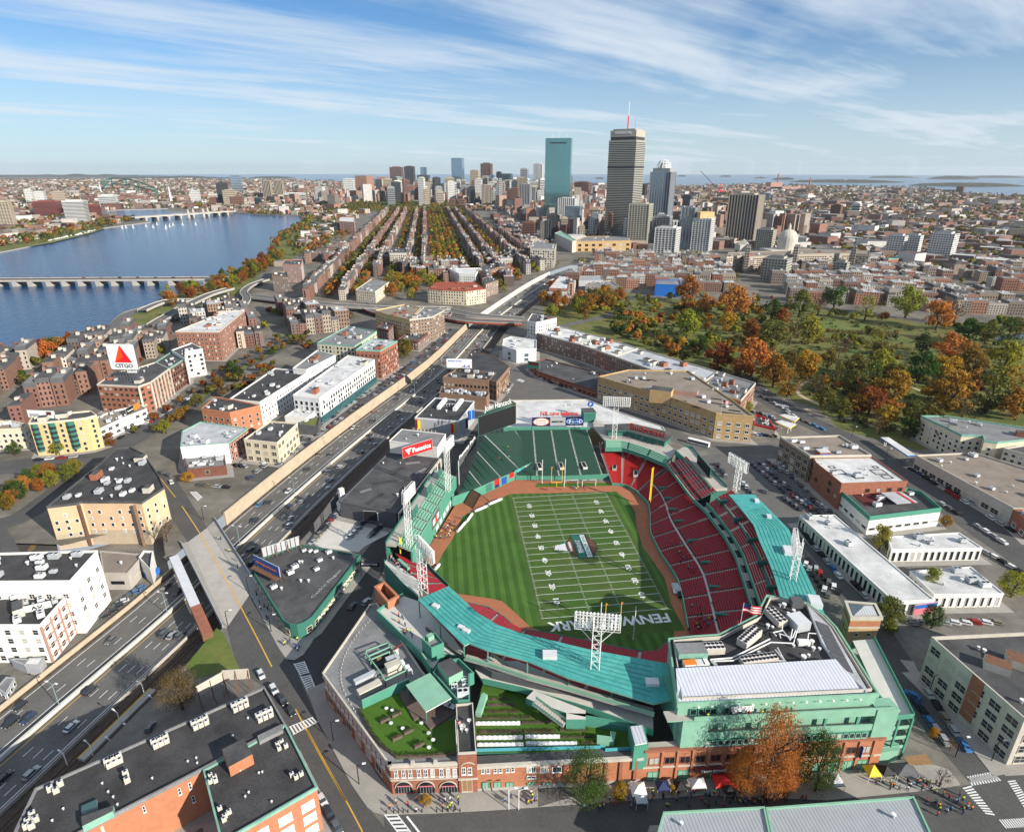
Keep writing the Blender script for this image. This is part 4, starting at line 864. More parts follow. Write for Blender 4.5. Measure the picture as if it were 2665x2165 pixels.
bowl(g10,sb[::-1]if False else sf,sb,5,9,'green_light','green_deep','concrete',seg=1,name='wall_seating',seat_h=.5,gap=.5)
wallseg(g10,'seat_deck',[(p.x-n.x*8.2,p.y-n.y*8.2)for p in sf],4.4,MH+1.2,MH+2.5,'concrete');wallseg(g10,'rear_wall',[(p.x-n.x*10.3,p.y-n.y*10.3)for p in sf],.4,0,MH+3.4,'green_deep')
for i,(u,w,s)in enumerate(((7,5.5,'CVS'),(24,7.5,'Budweiser'),(45,6.5,'W.B. Mason'))):
 p=on_monster(u,-6.2);a,c=p-d*(w/2),p+d*(w/2)
 if(n.x*(c-a).y-n.y*(c-a).x)>0:a,c=c,a
 r,d2,n2,mid=billboard('wall_sign',['teal sign board above the left field seats near the corner','teal sign board in the middle of the left field seats','teal sign board at the lower end of the left field seats'][i],tuple(a),tuple(c),MH+3.0,MH+6.6,'green_paint','green_deep','green_deep',True,MH+2,'sign')
 text(s,r,(mid.x+n2.x*.15,mid.y+n2.y*.15,MH+4.8),(d2.x,d2.y,0),(0,0,1),1.6,w*.8,'white_paint','lettering',.03,True)
a,c=W('Q2',400,955,9.5),W('Q2',590,700,9.5);r,d2,n2,mid=billboard('lettered_board','long dark board with white letters beside the bleachers corner',(a.x,a.y),(c.x,c.y),6.5,11.0,'dark_grey','green_deep','green_deep',True,1.0,'sign');text('Fenway Park',r,(mid.x+n2.x*.2,mid.y+n2.y*.2,11.6),(d2.x,d2.y,0),(0,0,1),2.4,(c-a).length*.95,'white_paint','lettering',.1,True)
# --- left corner seats
g11=thing('grandstand','small red seat block in the left field corner by the light tower','grandstand',W('Q1',420,850))
bowl(g11,wz([('Q1',470,760,1.2),('Q1',580,870,1.2),('Q1',720,990,1.2)]),wz([('Q1',120,590,8.5),('Q1',330,850,8.5),('Q1',520,1060,8.5)]),16,4,'seat_red','concrete','copper_green',seg=2,gap=.6)
wallseg(g11,'field_wall',[(p.x,p.y)for p in wz([('Q1',440,690,0),('Q1',545,815,0),('Q1',720,985,0)])],.35,0,1.8,'green_deep')
cd=[W('X',x,y,11)for x,y in((290,260),(660,520),(690,700),(680,780),(250,350),(250,300))];slab(g11,'deck',cd,9.6,11,'concrete_light');wallseg(g11,'outer_rail',[(p.x,p.y)for p in(cd[5],cd[4],W('X',480,600,11),cd[3])],.3,0,12.2,'green_deep')
b=MB();p=W('X',490,330,9);b.obox((p.x,p.y),(.55,-.83),4.0,.6,8.0,9.4,'copper_green');b.build('partition',g11)
# --- third base side: aqua roof in front
AZ=20.
ar=[W(t,x,y,AZ)for t,x,y in(('Q1',375,1110),('Q1',715,960),('Q1',1030,1250),('Q1',1270,1395),('H',1330,470),('H',1750,570),('H',2137,640),('Q5',140,625),('Q5',190,960),('H',2137,905),('H',1600,740),('H',1360,640),('H',1100,570),('H',1000,530),('H',970,545))]
g12=thing('stand_roof','aqua roof of the third base stand carrying the front light tower','roof',(-30,-80,0));slab(g12,'roof_sheet',ar,AZ-.45,AZ,'green_light','aqua')
b=MB()
for i in range(7):
 t=(i+1)/8;L_=[W('H',a[0]+(c[0]-a[0])*t,a[1]+(c[1]-a[1])*t,AZ)for a,c in(((690,265),(870,180)),((830,400),(1060,340)),((985,535),(1180,420)),((1360,635),(1450,500)),((1750,775),(1800,580)),((2130,895),(2130,645)))]
 wall_line(b,[(p.x,p.y)for p in L_],.17,AZ,AZ+.06,'green_deep')
b.build('roof_seam',g12)
for x,y,s in((793,305,.8),(950,435,.7),(982,457,.75),(1498,612,1.4),(2130,780,1.2)):
 p=W('H',x,y,AZ);b=MB();b.obox((p.x,p.y),(.8,-.6)if x<1000 else(1,-.15),1.5*s,1.0*s,AZ,AZ+.9*s,'pale_grey');b.build('skylight',g12)
g13=thing('grandstand','red third base seats peeking out below the aqua roof','grandstand',(-40,-60,0))
f3=wz([('Q1',935,1150,1.2),('Q1',1230,1215,1.2),('Q1',1480,1440,1.2),('H',1500,470,1.2),('H',2137,600,1.2),('Q5',140,420,1.2)]);b5=[Vector((-66,-62,11)),Vector((-56,-75,11)),Vector((-46,-84,11)),Vector((-30,-91,11)),Vector((-12,-97,11)),Vector((8,-98,11))]
bowl(g13,f3,b5,26,6,'seat_red','concrete','concrete',seg=2);wallseg(g13,'field_wall',[(p.x,p.y)for p in resample(f3,10)],.35,0,1.6,'green_deep')
wallseg(g13,'rear_wall',[(p.x,p.y)for p in b5],.4,11,14.2,'dark_grey')  # dark colour stands in for the shade under the open-backed roof
g14=thing('concourse','open concrete concourse with green railings behind the aqua roof','concourse',(-40,-90,0));CZ=13.
c1=[W('Q6',x,y,CZ)for x,y in((565,185),(700,85),(850,0),(1020,60),(1420,480),(1530,640),(1440,660),(1300,640),(1170,830),(1060,660))];slab(g14,'floor',c1,CZ-1,CZ,'green_paint','concrete_light')
wallseg(g14,'outer_wall',[(p.x,p.y)for p in(c1[0],c1[9],c1[8])],.5,10,CZ+1.2,'green_paint','green_light');wallseg(g14,'end_wall',[(p.x,p.y)for p in(c1[0],c1[1],c1[2])],.4,10,CZ+1.1,'green_paint')
cp=[W('H',x,y,11.5)for x,y in((1000,640),(1300,640),(1750,830),(2137,930),(2137,1085),(2000,1035),(1750,945),(1330,820),(1085,765))];slab(g14,'ramp_floor',cp,10.6,11.5,'concrete','concrete_light')
wallseg(g14,'ramp_rail',[(p.x,p.y)for p in(cp[8],cp[7],cp[6],cp[5],cp[4])],.22,10.4,12.6,'green_paint')
wallseg(g14,'gallery',[(W('H',x,y,AZ-4).x,W('H',x,y,AZ-4).y)for x,y in((975,600),(1120,640),(1360,720),(1620,790),(1890,870),(2137,940))],2.2,14.6,15.2,'concrete','concrete')
wallseg(g14,'gallery_rail',[(W('H',x,y,AZ-4).x,W('H',x,y,AZ-4).y-1.1)for x,y in((975,600),(1120,640),(1360,720),(1620,790),(1890,870),(2137,940))],.2,14.6,16.3,'green_light')
for x,y,y2 in((690,270,370),(820,400,500),(968,545,625),(1115,575,690),(1360,640,760),(1618,715,830),(1885,790,915)):
 p=W('H',x,y,AZ-.3);zb=zpx(p,spx('H',x,y2)[1]);b=MB();b.bar((p.x,p.y,max(10,zb)),(p.x,p.y,AZ-.4),.28,'green_paint',4);b.build('roof_column',g14)
for x0,y0,x1,y1 in((1120,610,1290,745),(1400,890,1590,1030)):
 a,c=W('H',x0,y0,15),W('H',x1,y1,11.6);b=MB();dd_=(c-a);nn_=Vector((-dd_.y,dd_.x,0)).normalized()*1.1
 for k in range(12):
  s0,s1=k/12,(k+1)/12;z=a.z+(c.z-a.z)*s1;p,q=a.lerp(c,s0),a.lerp(c,s1);b.prism(ccw([(v.x,v.y)for v in(p-nn_,q-nn_,q+nn_,p+nn_)]),z-.3,z,'concrete',None,True)
 b.build('stair_flight',g14);b=MB()
 for s in(-1,1):b.face([a+nn_*s,c+nn_*s,c+nn_*s+Vector((0,0,1.1)),a+nn_*s+Vector((0,0,1.1))],'copper_green')
 b.build('stair_rail',g14)
slab(g14,'kiosk',[W('H',x,y,13)for x,y in((1350,870),(1400,820),(1720,945),(1720,985),(1600,960))],10.5,13,'green_paint','concrete_light');slab(g14,'kiosk_block',[W('H',x,y,13)for x,y in((1600,960),(1720,965),(1720,1000),(1600,1000))],9,13,'green_paint','concrete_light')
# ------------------------------------------------------------------ club building, brick front, garden, light towers
EZ=25.
fy=lambda x:-110.1-(x+75)*.0556
g=thing('club_building','green club building with silver ribbed roof and rooftop machinery','building',(30,-98,0))
er=[W('Q5',x,y,EZ)for x,y in((140,405),(380,380),(610,365),(955,190),(1050,0),(1260,40),(1420,70),(1600,195),(1700,300),(2090,915),(2010,925),(225,1010))]
ep=ccw([(p.x,p.y)for p in er]);slab(g,'wall',inset(ep,.3),12,EZ-.4,'green_light');slab(g,'roof',inset(ep,.1),EZ-.6,EZ-.3,'green_paint','roof_black')
b=MB();b.ring(inset(ep,-.1),EZ-.9,EZ+.5,.5,'green_light');b.build('parapet',g)
b=MB();b.ring(inset(ep,1.3),EZ-.3,EZ+.9,.25,'stone');b.build('screen_wall',g)
sr=[W('Q5',x,y,EZ+.2)for x,y in((205,715),(1680,630),(1965,890),(230,985))];srh=[Vector((p.x,p.y,EZ+(1.9 if i in(0,1)else.15)))for i,p in enumerate(sr)]
b=MB();b.face([srh[3],srh[2],srh[1],srh[0]],'silver_roof');b.face([srh[0],srh[1],(*srh[1][:2],EZ),(*srh[0][:2],EZ)],'galv');b.build('ribbed_roof',g)
b=MB();P=[W('Q5',x,y,EZ+.3)for x,y in((1420,90),(1640,300),(1990,895),(1965,890),(1690,630),(1560,440))];b.prism(ccw([(p.x,p.y)for p in P]),EZ-.2,EZ+.8,'pale_grey','roof_pale');b.build('metal_slope',g)
for k in range(3):
 P=[W('Q5',a[0]+(c[0]-a[0])*t,a[1]+(c[1]-a[1])*t,EZ+1)for a,c,t in(((1505,225),(1700,650),k/3+.01),((1505,225),(1700,650),(k+1)/3-.01),((1620,270),(1860,720),(k+1)/3-.01),((1620,270),(1860,720),k/3+.01))]
 b=MB();b.prism(ccw([(p.x,p.y)for p in P]),EZ+.8,EZ+1.0,'dark_grey');b.build('louver_panel',g)
def chiller(t,x,y,hx,hy,rot,hh,nx,ny):
 p=W(t,x,y,EZ);ux=(math.cos(R_(rot)),math.sin(R_(rot)));vx=(-ux[1],ux[0]);r=MB();r.obox((p.x,p.y),ux,hx,hy,EZ+.3,EZ+hh,'stone','white_metal');o=r.build('chiller',g);f=MB()
 for i in range(nx):
  for j in range(ny):f.cyl((p.x+ux[0]*hx*(2*(i+.5)/nx-1)+vx[0]*hy*(2*(j+.5)/ny-1),p.y+ux[1]*hx*(2*(i+.5)/nx-1)+vx[1]*hy*(2*(j+.5)/ny-1)),min(hx/nx,hy/ny)*.86,EZ+hh,EZ+hh+.16,'rust',9,top='black')
 stuff(f.build('fan',o,loc=woff(g)))
chiller('Q5',550,520,3.0,1.5,-3,2.4,5,2);chiller('Q5',885,420,4.4,1.6,34,2.6,7,2);chiller('Q5',1130,230,1.6,3.4,10,2.4,2,5);chiller('Q5',970,620,5.3,1.4,3,2.0,9,2)
for t,x,y,hx,hy,rot,hh,m,mt in(('Q5',345,550,4.2,2.2,-4,2.6,'copper_green','roof_grey'),('Q5',335,655,1.8,1.1,0,1.6,'white_metal','orange'),('Q5',425,650,1.3,1.1,0,1.5,'white_metal','pale_grey'),('Q5',480,645,.8,1.1,0,1.5,'white_metal',None),('Q5',1335,280,2.4,2.7,8,3.0,'galv','pale_grey'),('Q5',1320,90,1.8,1.5,-10,2.4,'dark_grey',None),('Q5',1390,450,1.7,.8,-10,1.4,'white_metal',None)):
 p=W(t,x,y,EZ);b=MB();b.obox((p.x,p.y),(math.cos(R_(rot)),math.sin(R_(rot))),hx,hy,EZ,EZ+hh,m,mt);b.build('plant_box',g)
def pipe(L_,r,z,m='white_metal'):
 b=MB();P=[W('Q5',x,y,EZ+z)for x,y in L_]
 for i in range(len(P)-1):b.bar(P[i],P[i+1],r,m,6)
 b.build('pipe',g)
for L_,r in(([(600,680),(530,590),(730,575),(1080,400)],.22),([(620,680),(560,605),(745,600),(1090,430)],.2),([(1090,430),(1300,440),(1330,330)],.2),([(1140,370),(1110,340),(1200,320),(1270,410),(1290,310)],.2),([(1180,390),(1170,350),(1290,390),(1320,320)],.18),([(1250,640),(1130,500)],.2),([(1215,600),(1150,480)],.2),([(1430,410),(1440,345),(1510,350)],.16),([(1190,330),(1210,215),(1270,210)],.18),([(1130,600),(1230,605)],.2)):pipe(L_,r,.9)
for x,y in((1300,150),(1175,95),(1210,100),(1250,170),(1440,270),(980,545),(1440,560),(1470,440),(1300,470),(1060,290),(1105,300),(1540,500),(1480,500),(1390,590)):p=W('Q5',x,y,EZ);b=MB();vent(b,(p.x,p.y),EZ-.3,rnd.uniform(.8,1.6));b.build('roof_vent',g)
x0,x1=1.5,59.
F=lambda x,dy=0:(x,fy(x)+dy)
slab(g,'lower_wall',[F(x0,2.6),F(x1,2.6),(x1,-98),(x0,-98)],11,20.6,'green_paint')
slab(g,'terrace_floor',[F(x0-4,.5),F(x1+1.5,.5),(x1+1.5,fy(x1)+4),(x0-4,fy(x0)+4)],20.6,21.0,'green_light','concrete');wallseg(g,'terrace_rail',[F(x0+3,.4),F(x1,.4)],.3,19.4,22.1,'green_light')
slab(g,'gallery_floor',[F(x0,.3),F(x1,.3),(x1,fy(x1)+4.5),(x0,fy(x0)+4.5)],15.0,15.4,'green_light','concrete');wallseg(g,'gallery_rail',[F(x0+7,.3),F(x1-5,.3)],.3,14.4,16.5,'green_light')
for a,c in((x0,x0+7),(x1-5,x1+1)):slab(g,'corner_pier',[F(a),F(c),F(c,4),F(a,4)],11.5,21.6 if a>20 else 20.9,'green_light')
for k in range(5):p=F(x0+12+k*9,.6);b=MB();b.obox(p,(1,0),.35,.3,15.4,19.5,'green_paint');b.build('deck_column',g)
for k in range(26):
 u=x0+7.5+k*1.72;add_window(g,F(x0),F(x1),(u-x0)*1.0015,12.0,1.45,1.9,'green_light','glass',0)
slab(g,'window_band_wall',[F(x0+7,.35),F(x1-5,.35),F(x1-5,1),F(x0+7,1)],11.5,14.5,'green_paint')
for x,y,w in((375,1050,2.0),(440,1070,1.6),(505,1055,1.6),(560,1050,2),(680,1055,1.6)):
 u,z=onwall('Q5',x,y,er[11],er[10]);add_window(g,(er[11].x,er[11].y),(er[10].x,er[10].y),u,21.2,w*.9,2.1,'green_paint','glass_dark',0)
for k in range(6):u,z=onwall('Q5',735+k*35,1050,er[11],er[10]);add_window(g,(er[11].x,er[11].y),(er[10].x,er[10].y),u,22,1.0,1.5,'white_paint','pale_grey',0)
for k in range(13):
 u,z=onwall('Q5',420+k*125,1015-k*7,er[11],er[10]);d,n,L_=wall_frame(er[11],er[10]);p=V2(er[11])+d*u+n*.3;b=MB();b.obox((p.x,p.y),(1,0),.3,.25,24.0,24.3,'white_metal');b.build('wall_lamp',g)
def flag(label,base,h,w,m3=True,pole='white_metal'):
 r=thing('flag',label,'flag',base);b=MB();base=Vector(base);b.bar(base,base+Vector((0,0,h)),.08,pole,5);b.build('pole',r)
 b=MB();n=10;hh=w*.55
 for j in range(7):
  for i in range(n):
   f=lambda i,s:base+Vector((w*i/n*.9,-w*i/n*.35+.18*math.sin(i*.9),h-.15-hh*s-.10*i/n*w+.1*math.sin(i*.8)))
   b.face([f(i,j/7),f(i,(j+1)/7),f(i+1,(j+1)/7),f(i+1,j/7)],'navy' if(j<4 and i<4)else('red_sign' if j%2==0 else 'white_paint'))
 b.build('cloth',r);return r
flag('large stars and stripes flag on the edge of the club roof',W('Q5',810,250,EZ+.5),7.5,5.5);flag('small stars and stripes flag on the roof of the tan brick office',W('Q3',1605,430,16.6),10,4);flag('furled flag on the slim mast of the brick gate block',W('H',922,1160,14),9,1.6)
# --- long brick front
def facade(label,xa,xb,h,wall,name='brick_frontage',depth=6,top=None,off=0.):
 c=thing(name,label,'building',((xa+xb)/2,fy((xa+xb)/2),0));P=[F(xa,off),F(xb,off),F(xb,depth+off),F(xa,depth+off)];b=MB();b.prism(P,-.2,h,wall,top or 'roof_dark');b.build('wall',c);return c,P[0],P[1]
fr2,p0,p1=facade('brick ballpark front between the gate block and the tall oak',-52.4,-8,9.0,'brick_orange',depth=3.2)
for(x0_,y0_,x1_,y1_)in((1345,258,1395,325),(1420,255,1470,322),(1520,250,1568,318),(1592,250,1640,315),(1690,240,1738,308),(1762,235,1810,305)):px_window(fr2,'N',x0_,y0_,x1_,y1_,p0,p1,style=1)
for(x0_,y0_,x1_,y1_)in((1980,232,2040,312),(2045,232,2110,312),(1980,362,2110,398),(2137+30,232,2137+150,312),(2137+200,232,2137+330,312)):px_window(fr2,'N',x0_,y0_,x1_,y1_,p0,p1,style=2)
for x_ in(1348,1520,1690,1985,2200,2400):px_window(fr2,'N',x_,450,x_+110,552,p0,p1,frame='green_paint',glass='green_light',style=2,name='door')
b=MB();b.prism([F(-52.4,-.35),F(-8,-.35),F(-8,.6),F(-52.4,.6)],8.3,9.2,'stone',None,True);b.build('cornice',fr2);b=MB();b.prism([F(-52.4,-.2),F(-8,-.2),F(-8,.1),F(-52.4,.1)],0,1.0,'concrete',None,True);b.build('plinth',fr2)
for k,x in enumerate((-29,-26,-21.5,-18,-14,-10)):b=MB();b.obox(F(x,-.1),(1,-.055),.45,.3,.8,8.2,'brick');b.build('pilaster',fr2)
fr3,p0,p1=facade('brick ballpark front behind the orange trees with green garage doors',-8,58.5,11.6,'brick_orange',depth=2.4,top='concrete')
for k in range(15):
 u=3+k*4.2;add_window(fr3,p0,p1,u,6.2,2.9,2.6,'brick','glass_dark',2)
 if k%2==0 or k>10:add_window(fr3,p0,p1,u,.3,3.0,3.2,'green_paint','green_light',2,'door')
 b=MB();b.obox(tuple(V2(p0)+(V2(p1)-V2(p0)).normalized()*(u+2.1)+Vector((0,-.05))),(1,-.055),.35,.3,0,11.2,'brick_orange');b.build('pilaster',fr3)
b=MB();b.prism([F(-8,-.35),F(58.5,-.35),F(58.5,.5),F(-8,.5)],10.9,11.8,'brick',None,True);b.build('cornice',fr3);b=MB();b.prism([F(-8,-.22),F(58.5,-.22),F(58.5,.1),F(-8,.1)],5.0,5.5,'stone',None,True);b.build('string_course',fr3)
mat('maroon',(.10,.02,.02),.8,.1);b=MB();a_,c_=F(6,-1.3),F(16,-1.3);b.prism([a_,c_,F(16,-.1),F(6,-.1)],3.9,4.7,'maroon',None,True);b.build('awning',fr3);text('TEAM STORE',fr3,(*F(11,-1.45),4.3),(1,-.055,0),(0,0,1),.7,7,'white_paint')
b=MB();q=F(52,-.6);b.obox(q,(0,1),.5,.06,5.2,9.4,'blue_sign');b.build('banner',fr3)
gb=thing('gate_block','tall brick gate block with wooden double door and dark roof','building',(-56,-108,0));P=[F(-57.2,-.35),F(-52.4,-.35),(-52.4,-95.5),(-57.2,-95.5)];b=MB();b.prism(P,-.2,14,'brick','roof_black');b.build('wall',gb);p0,p1=P[0],P[1]
px_window(gb,'N',1070,245,1135,345,p0,p1,style=3);px_window(gb,'N',1155,245,1220,345,p0,p1,style=3);px_window(gb,'N',1070,415,1225,580,p0,p1,frame='stone',glass='wood',style=2,name='door')
b=MB();b.ring(P,13.7,14.7,.3,'stone');b.build('parapet',gb);b=MB();b.prism([F(-57.4,-.6),F(-52.2,-.6),F(-52.2,-.2),F(-57.4,-.2)],5.0,5.5,'stone',None,True);b.build('string_course',gb)
b=MB();L_=[(p0[0]+.6,10.2),(p0[0]+1.2,10.9),(p0[0]+2.4,11.2),(p0[0]+3.6,10.9),(p0[0]+4.2,10.2)]
for i in range(4):b.bar((L_[i][0],p0[1]-.15,L_[i][1]),(L_[i+1][0],p0[1]-.15,L_[i+1][1]),.18,'stone')
b.build('hood_mould',gb)
for x,y,s in((960,1055,.9),(1000,1020,.6),(955,1075,.5),(985,1080,.5)):
 p=W('H',x,y,14.2);b=MB();b.cyl((p.x,p.y),.12,14,15.2,'galv',5);
 for i in range(10):t0,t1=2*math.pi*i/10,2*math.pi*(i+1)/10;c=Vector((p.x,p.y,15.5));e=lambda t:c+Vector((s*math.cos(t),-s*.5+s*.35*math.sin(t),s*.8*math.sin(t)));b.face([c,e(t0),e(t1)],'white_metal');b.face([c,e(t1),e(t0)],'white_metal')
 b.build('dish',gb)
cb=thing('corner_building','brick corner building with arched windows, grey roof and rooftop lawn','building',(-75,-90,0));BZ=10.4
cp_=[W('H',x,y,BZ)for x,y in((510,1292),(95,722),(385,300),(430,290))]+[W('Q6',1060,850,BZ),W('Q6',1460,1290,BZ),Vector((-57.2,-97,BZ)),Vector((*F(-57.2),BZ))]
cpoly=ccw([(p.x,p.y)for p in cp_]);b=MB();b.prism(cpoly,-.2,BZ-.1,'brick',top=False);b.build('wall',cb);b=MB();b.prism(inset(cpoly,.1),BZ-.5,BZ-.05,'roof_grey');b.build('roof',cb);b=MB();b.ring(inset(cpoly,-.15),BZ-.6,BZ+.6,.5,'stone');b.build('parapet',cb)
i0=min(range(len(cpoly)),key=lambda i:(V2(cpoly[i])-V2(cp_[0])).length);A,B_=(cp_[0].x,cp_[0].y),(cp_[7].x,cp_[7].y);L0_,L1_=(cp_[1].x,cp_[1].y),A
for x in(125,228,322,445,540,635,758,852,945):px_window(cb,'N',x,270+(0 if x<700 else-8),x+65,395-x*.03,A,B_,frame='white_paint',style=3)
for x in(150,460,770):
 u0,zt=onwall('N',x,455,A,B_);u1,zb=onwall('N',x+245,590,A,B_);d,n,L_=wall_frame(A,B_);w=abs(u1-u0);um=(u0+u1)/2;pts_=[];c=V2(A)+d*um+n*.12
 z_s=zb+(zt-zb)*.55;arc=[(w/2*math.cos(math.pi*k/10),z_s+(zt+.5-z_s)*math.sin(math.pi*k/10))for k in range(11)]
 b=MB();b.face([(c.x+d.x*e,c.y+d.y*e,z)for e,z in([(w/2,zb)]+arc+[(-w/2,zb)])][::-1],'glass_dark');aw=b.build('arched_window',cb)
 b=MB()
 for k in range(10):e0,e1=arc[k],arc[k+1];b.bar((c.x+d.x*e0[0]+n.x*.1,c.y+d.y*e0[0]+n.y*.1,e0[1]),(c.x+d.x*e1[0]+n.x*.1,c.y+d.y*e1[0]+n.y*.1,e1[1]),.16,'stone')
 b.build('arch',aw,loc=woff(cb));b=MB()
 for k in range(1,6):e=-w/2+w*k/6;b.bar((c.x+d.x*e+n.x*.06,c.y+d.y*e+n.y*.06,zb),(c.x+d.x*e+n.x*.06,c.y+d.y*e+n.y*.06,z_s+.3),.05,'grey_wall')
 b.build('mullion',aw,loc=woff(cb))
 b=MB();b.obox((c.x+n.x*.1,c.y+n.y*.1),(d.x,d.y),w*.4,.04,zb+(zt-zb)*.62,zb+(zt-zb)*.62+.35,'pink');b.build('neon_sign',aw,loc=woff(cb))
for z,t,m in((5.2,.35,'stone'),(9.2,.3,'stone'),(6.1,.12,'stone')):b=MB();b.ring(inset(cpoly,-.2),z,z+t,.3,m);b.build('string_course',cb)
d,n,L_=wall_frame(L0_,L1_)
for k in range(14):add_window(cb,L0_,L1_,2+k*(L_-3)/14,6.5,1.5,2.3,'white_paint','glass',3)
for k in range(6):add_window(cb,L0_,L1_,4+k*(L_-5)/6,1.4,3.6,3.2,'stone','glass_dark',2)
for k in range(4):p=V2(A).lerp(V2(B_),k/3.0)if k<3 else V2(A);b=MB();b.obox((p.x,p.y+.1),(1,-.055),.5,.5,BZ+.5,BZ+1.2,'stone');b.build('parapet_pier',cb)
lw=[W('H',x,y,BZ+.1)for x,y in((322,940),(575,835),(640,960),(760,1060),(920,985),(920,1222),(548,1245),(470,1170))];b=MB();b.prism(ccw([(p.x,p.y)for p in lw]),BZ-.04,BZ+.12,'turf');b.build('roof_lawn',cb)
b=MB();hl=[(W('H',x,y,BZ).x,W('H',x,y,BZ).y)for x,y in((322,945),(400,1090),(475,1180),(550,1235),(735,1232),(920,1215))];wall_line(b,hl,.7,BZ,BZ+.7,'deck_wood');b.build('planter_edge',cb)
rr=random.Random(3)
def leafy(b,c,rx,ry,rz,nq,s,m='leaf',rg=rr):
 "small leaf faces spread through a mound"
 for _ in range(nq):
  t=rg.uniform(0,2*math.pi);q=rg.random()**.5;p=Vector((c[0]+rx*q*math.cos(t),c[1]+ry*q*math.sin(t),c[2]+rz*rg.random()*(1.1-q*.6)))
  a=Vector((rg.gauss(0,1),rg.gauss(0,1),rg.gauss(0,.6))).normalized()*s;e=Vector((rg.gauss(0,1),rg.gauss(0,1),rg.gauss(0,1)));e=(e-a.normalized()*e.dot(a.normalized())).normalized()*s*.7
  b.face([p-a,p+e,p+a,p-e],m)
b=MB()
for i in range(len(hl)-1):
 L_=(V2(hl[i+1])-V2(hl[i])).length
 for k in range(int(L_*2)):p=V2(hl[i]).lerp(V2(hl[i+1]),(k+.5)/max(1,int(L_*2)));leafy(b,(p.x,p.y,BZ+.6),.5,.5,.9,14,.16)
hd=b.build('hedge',cb,color=(.07,.11,.02))
for i,(x,y)in enumerate(((480,1010),(550,975),(625,1080),(555,1120),(690,1165))):
 p=W('H',x,y,BZ+.12);r=thing('planter_box',['wooden planter box of shrubs closest to the corner hedge','wooden planter box of shrubs closest to the stage','wooden planter box of shrubs in the middle of the roof lawn','wooden planter box with yellowing shrubs on the roof lawn','bare wooden planter box closest to the street front on the roof lawn'][i],'planter',p,'planters on the roof lawn');b=MB();b.obox((p.x,p.y),(.9,.43),1.4,.45,BZ+.12,BZ+1.0,'deck_wood');b.build('box',r)
 b=MB()
 for k in range(7):q=-1.2+k*.4;leafy(b,(p.x+.9*q,p.y+.43*q,BZ+.9),.35,.35,.7,12,.17)
 b.build('shrub',r,color=(.12,.12,.02)if i==3 else(.07,.11,.02))
for i,(x,y)in enumerate(((490,943),(518,1035),(525,955),(590,1067),(705,1035),(750,1097),(778,1138),(752,1185))):
 p=W('H',x,y,BZ+.12);r=thing('cafe_table','round white table on the roof lawn, '+['touching the upper hedge edge','between the two leftmost planters','behind the planter closest to the stage','beside the middle planter','next to the stage deck','in line with the stage corner','closest to the brick gate block','closest to the front hedge'][i],'table',p,'white tables on the roof lawn');b=MB();b.cyl((p.x,p.y),.55,BZ+.85,BZ+.92,'white_metal',12);b.build('top',r);b=MB();b.cyl((p.x,p.y),.07,BZ+.12,BZ+.85,'steel',6);b.build('leg',r)
st=thing('stage','wooden rooftop stage under a pale green awning','stage',W('Q6',1120,1150,BZ));dk_=[W('Q6',x,y,BZ+.7)for x,y in((815,1115),(925,1290),(975,1380),(1035,1340),(1150,1480),(1450,1290),(1380,1140),(900,1000))];slab(st,'deck',dk_,BZ,BZ+.7,'deck_wood')
aw=[W('Q6',x,y,BZ+5)for x,y in((880,990),(1150,855),(1390,1135),(1105,1290))];slab(st,'awning',aw,BZ+4.7,BZ+5,'white_metal','green_light')
for p in(aw[0],aw[1],aw[2],aw[3]):q=p.lerp((aw[0]+aw[2])/2,.08);b=MB();b.bar((q.x,q.y,BZ),(q.x,q.y,BZ+4.8),.14,'green_paint');b.build('post',st)
wallseg(st,'back_wall',[(p.x,p.y)for p in(aw[0].lerp(aw[1],.1),aw[1])],.3,BZ,BZ+4.4,'green_deep')
for x,y in((1340,1225),(1395,1245)):p=W('Q6',x,y,BZ+.8);b=MB();b.obox((p.x,p.y),(.8,-.6),1.1,.8,BZ+1.5,BZ+1.6,'white_paint');b.obox((p.x,p.y),(.8,-.6),.1,.1,BZ+.7,BZ+1.5,'steel');b.build('table',st)
gw=thing('plant_enclosure','green walled rooftop plant yard beside the lawn','enclosure',W('Q6',1380,1000,BZ))
w1=[W('Q6',x,y,13.6)for x,y in((390,1162),(910,920),(935,950))];wallseg(gw,'lawn_wall',[(p.x,p.y)for p in w1],.4,BZ,13.6,'green_paint','green_light')
en=[W('Q6',x,y,15)for x,y in((1180,845),(1460,1165),(1592,1160),(1590,870),(1640,850),(1470,690),(1400,700),(1250,740))];eb=ccw([(p.x,p.y)for p in en]);slab(gw,'floor',inset(eb,.3),BZ-.3,BZ+3.0,'green_paint','roof_grey');b=MB();b.ring(eb,BZ,15,.4,'green_paint');b.build('wall',gw)
bx_=[W('Q6',x,y,17.2)for x,y in((1235,750),(1385,685),(1515,830),(1360,910))];slab(gw,'plant_room',bx_,BZ+3,17.2,'green_light','roof_dark')
for x,y in((1420,1000),(1425,1040),(1530,945),(1545,1000),(1520,1110)):p=W('Q6',x,y,13.4);b=MB();ac_unit(b,(p.x,p.y),(1,0),.75 if y<1050 else 1.3,13.4);b.build('air_conditioner',gw)
tw=thing('stair_tower','green stair tower rising from the concourse beside the roof lawn','tower',W('Q6',1170,700,BZ));tp=[W('Q6',x,y,18.4)for x,y in((1055,478),(1200,405),(1305,522),(1165,582))];tb=ccw([(p.x,p.y)for p in tp]);slab(tw,'shaft',inset(tb,.05),BZ,17.6,'green_paint','roof_grey');b=MB();b.ring(tb,17.2,18.5,.3,'green_paint');b.build('parapet',tw);p=W('Q6',1150,465,18.2);b=MB();b.obox((p.x,p.y),(.8,.5),1.1,.9,17.6,19.2,'green_light');b.build('hatch',tw)
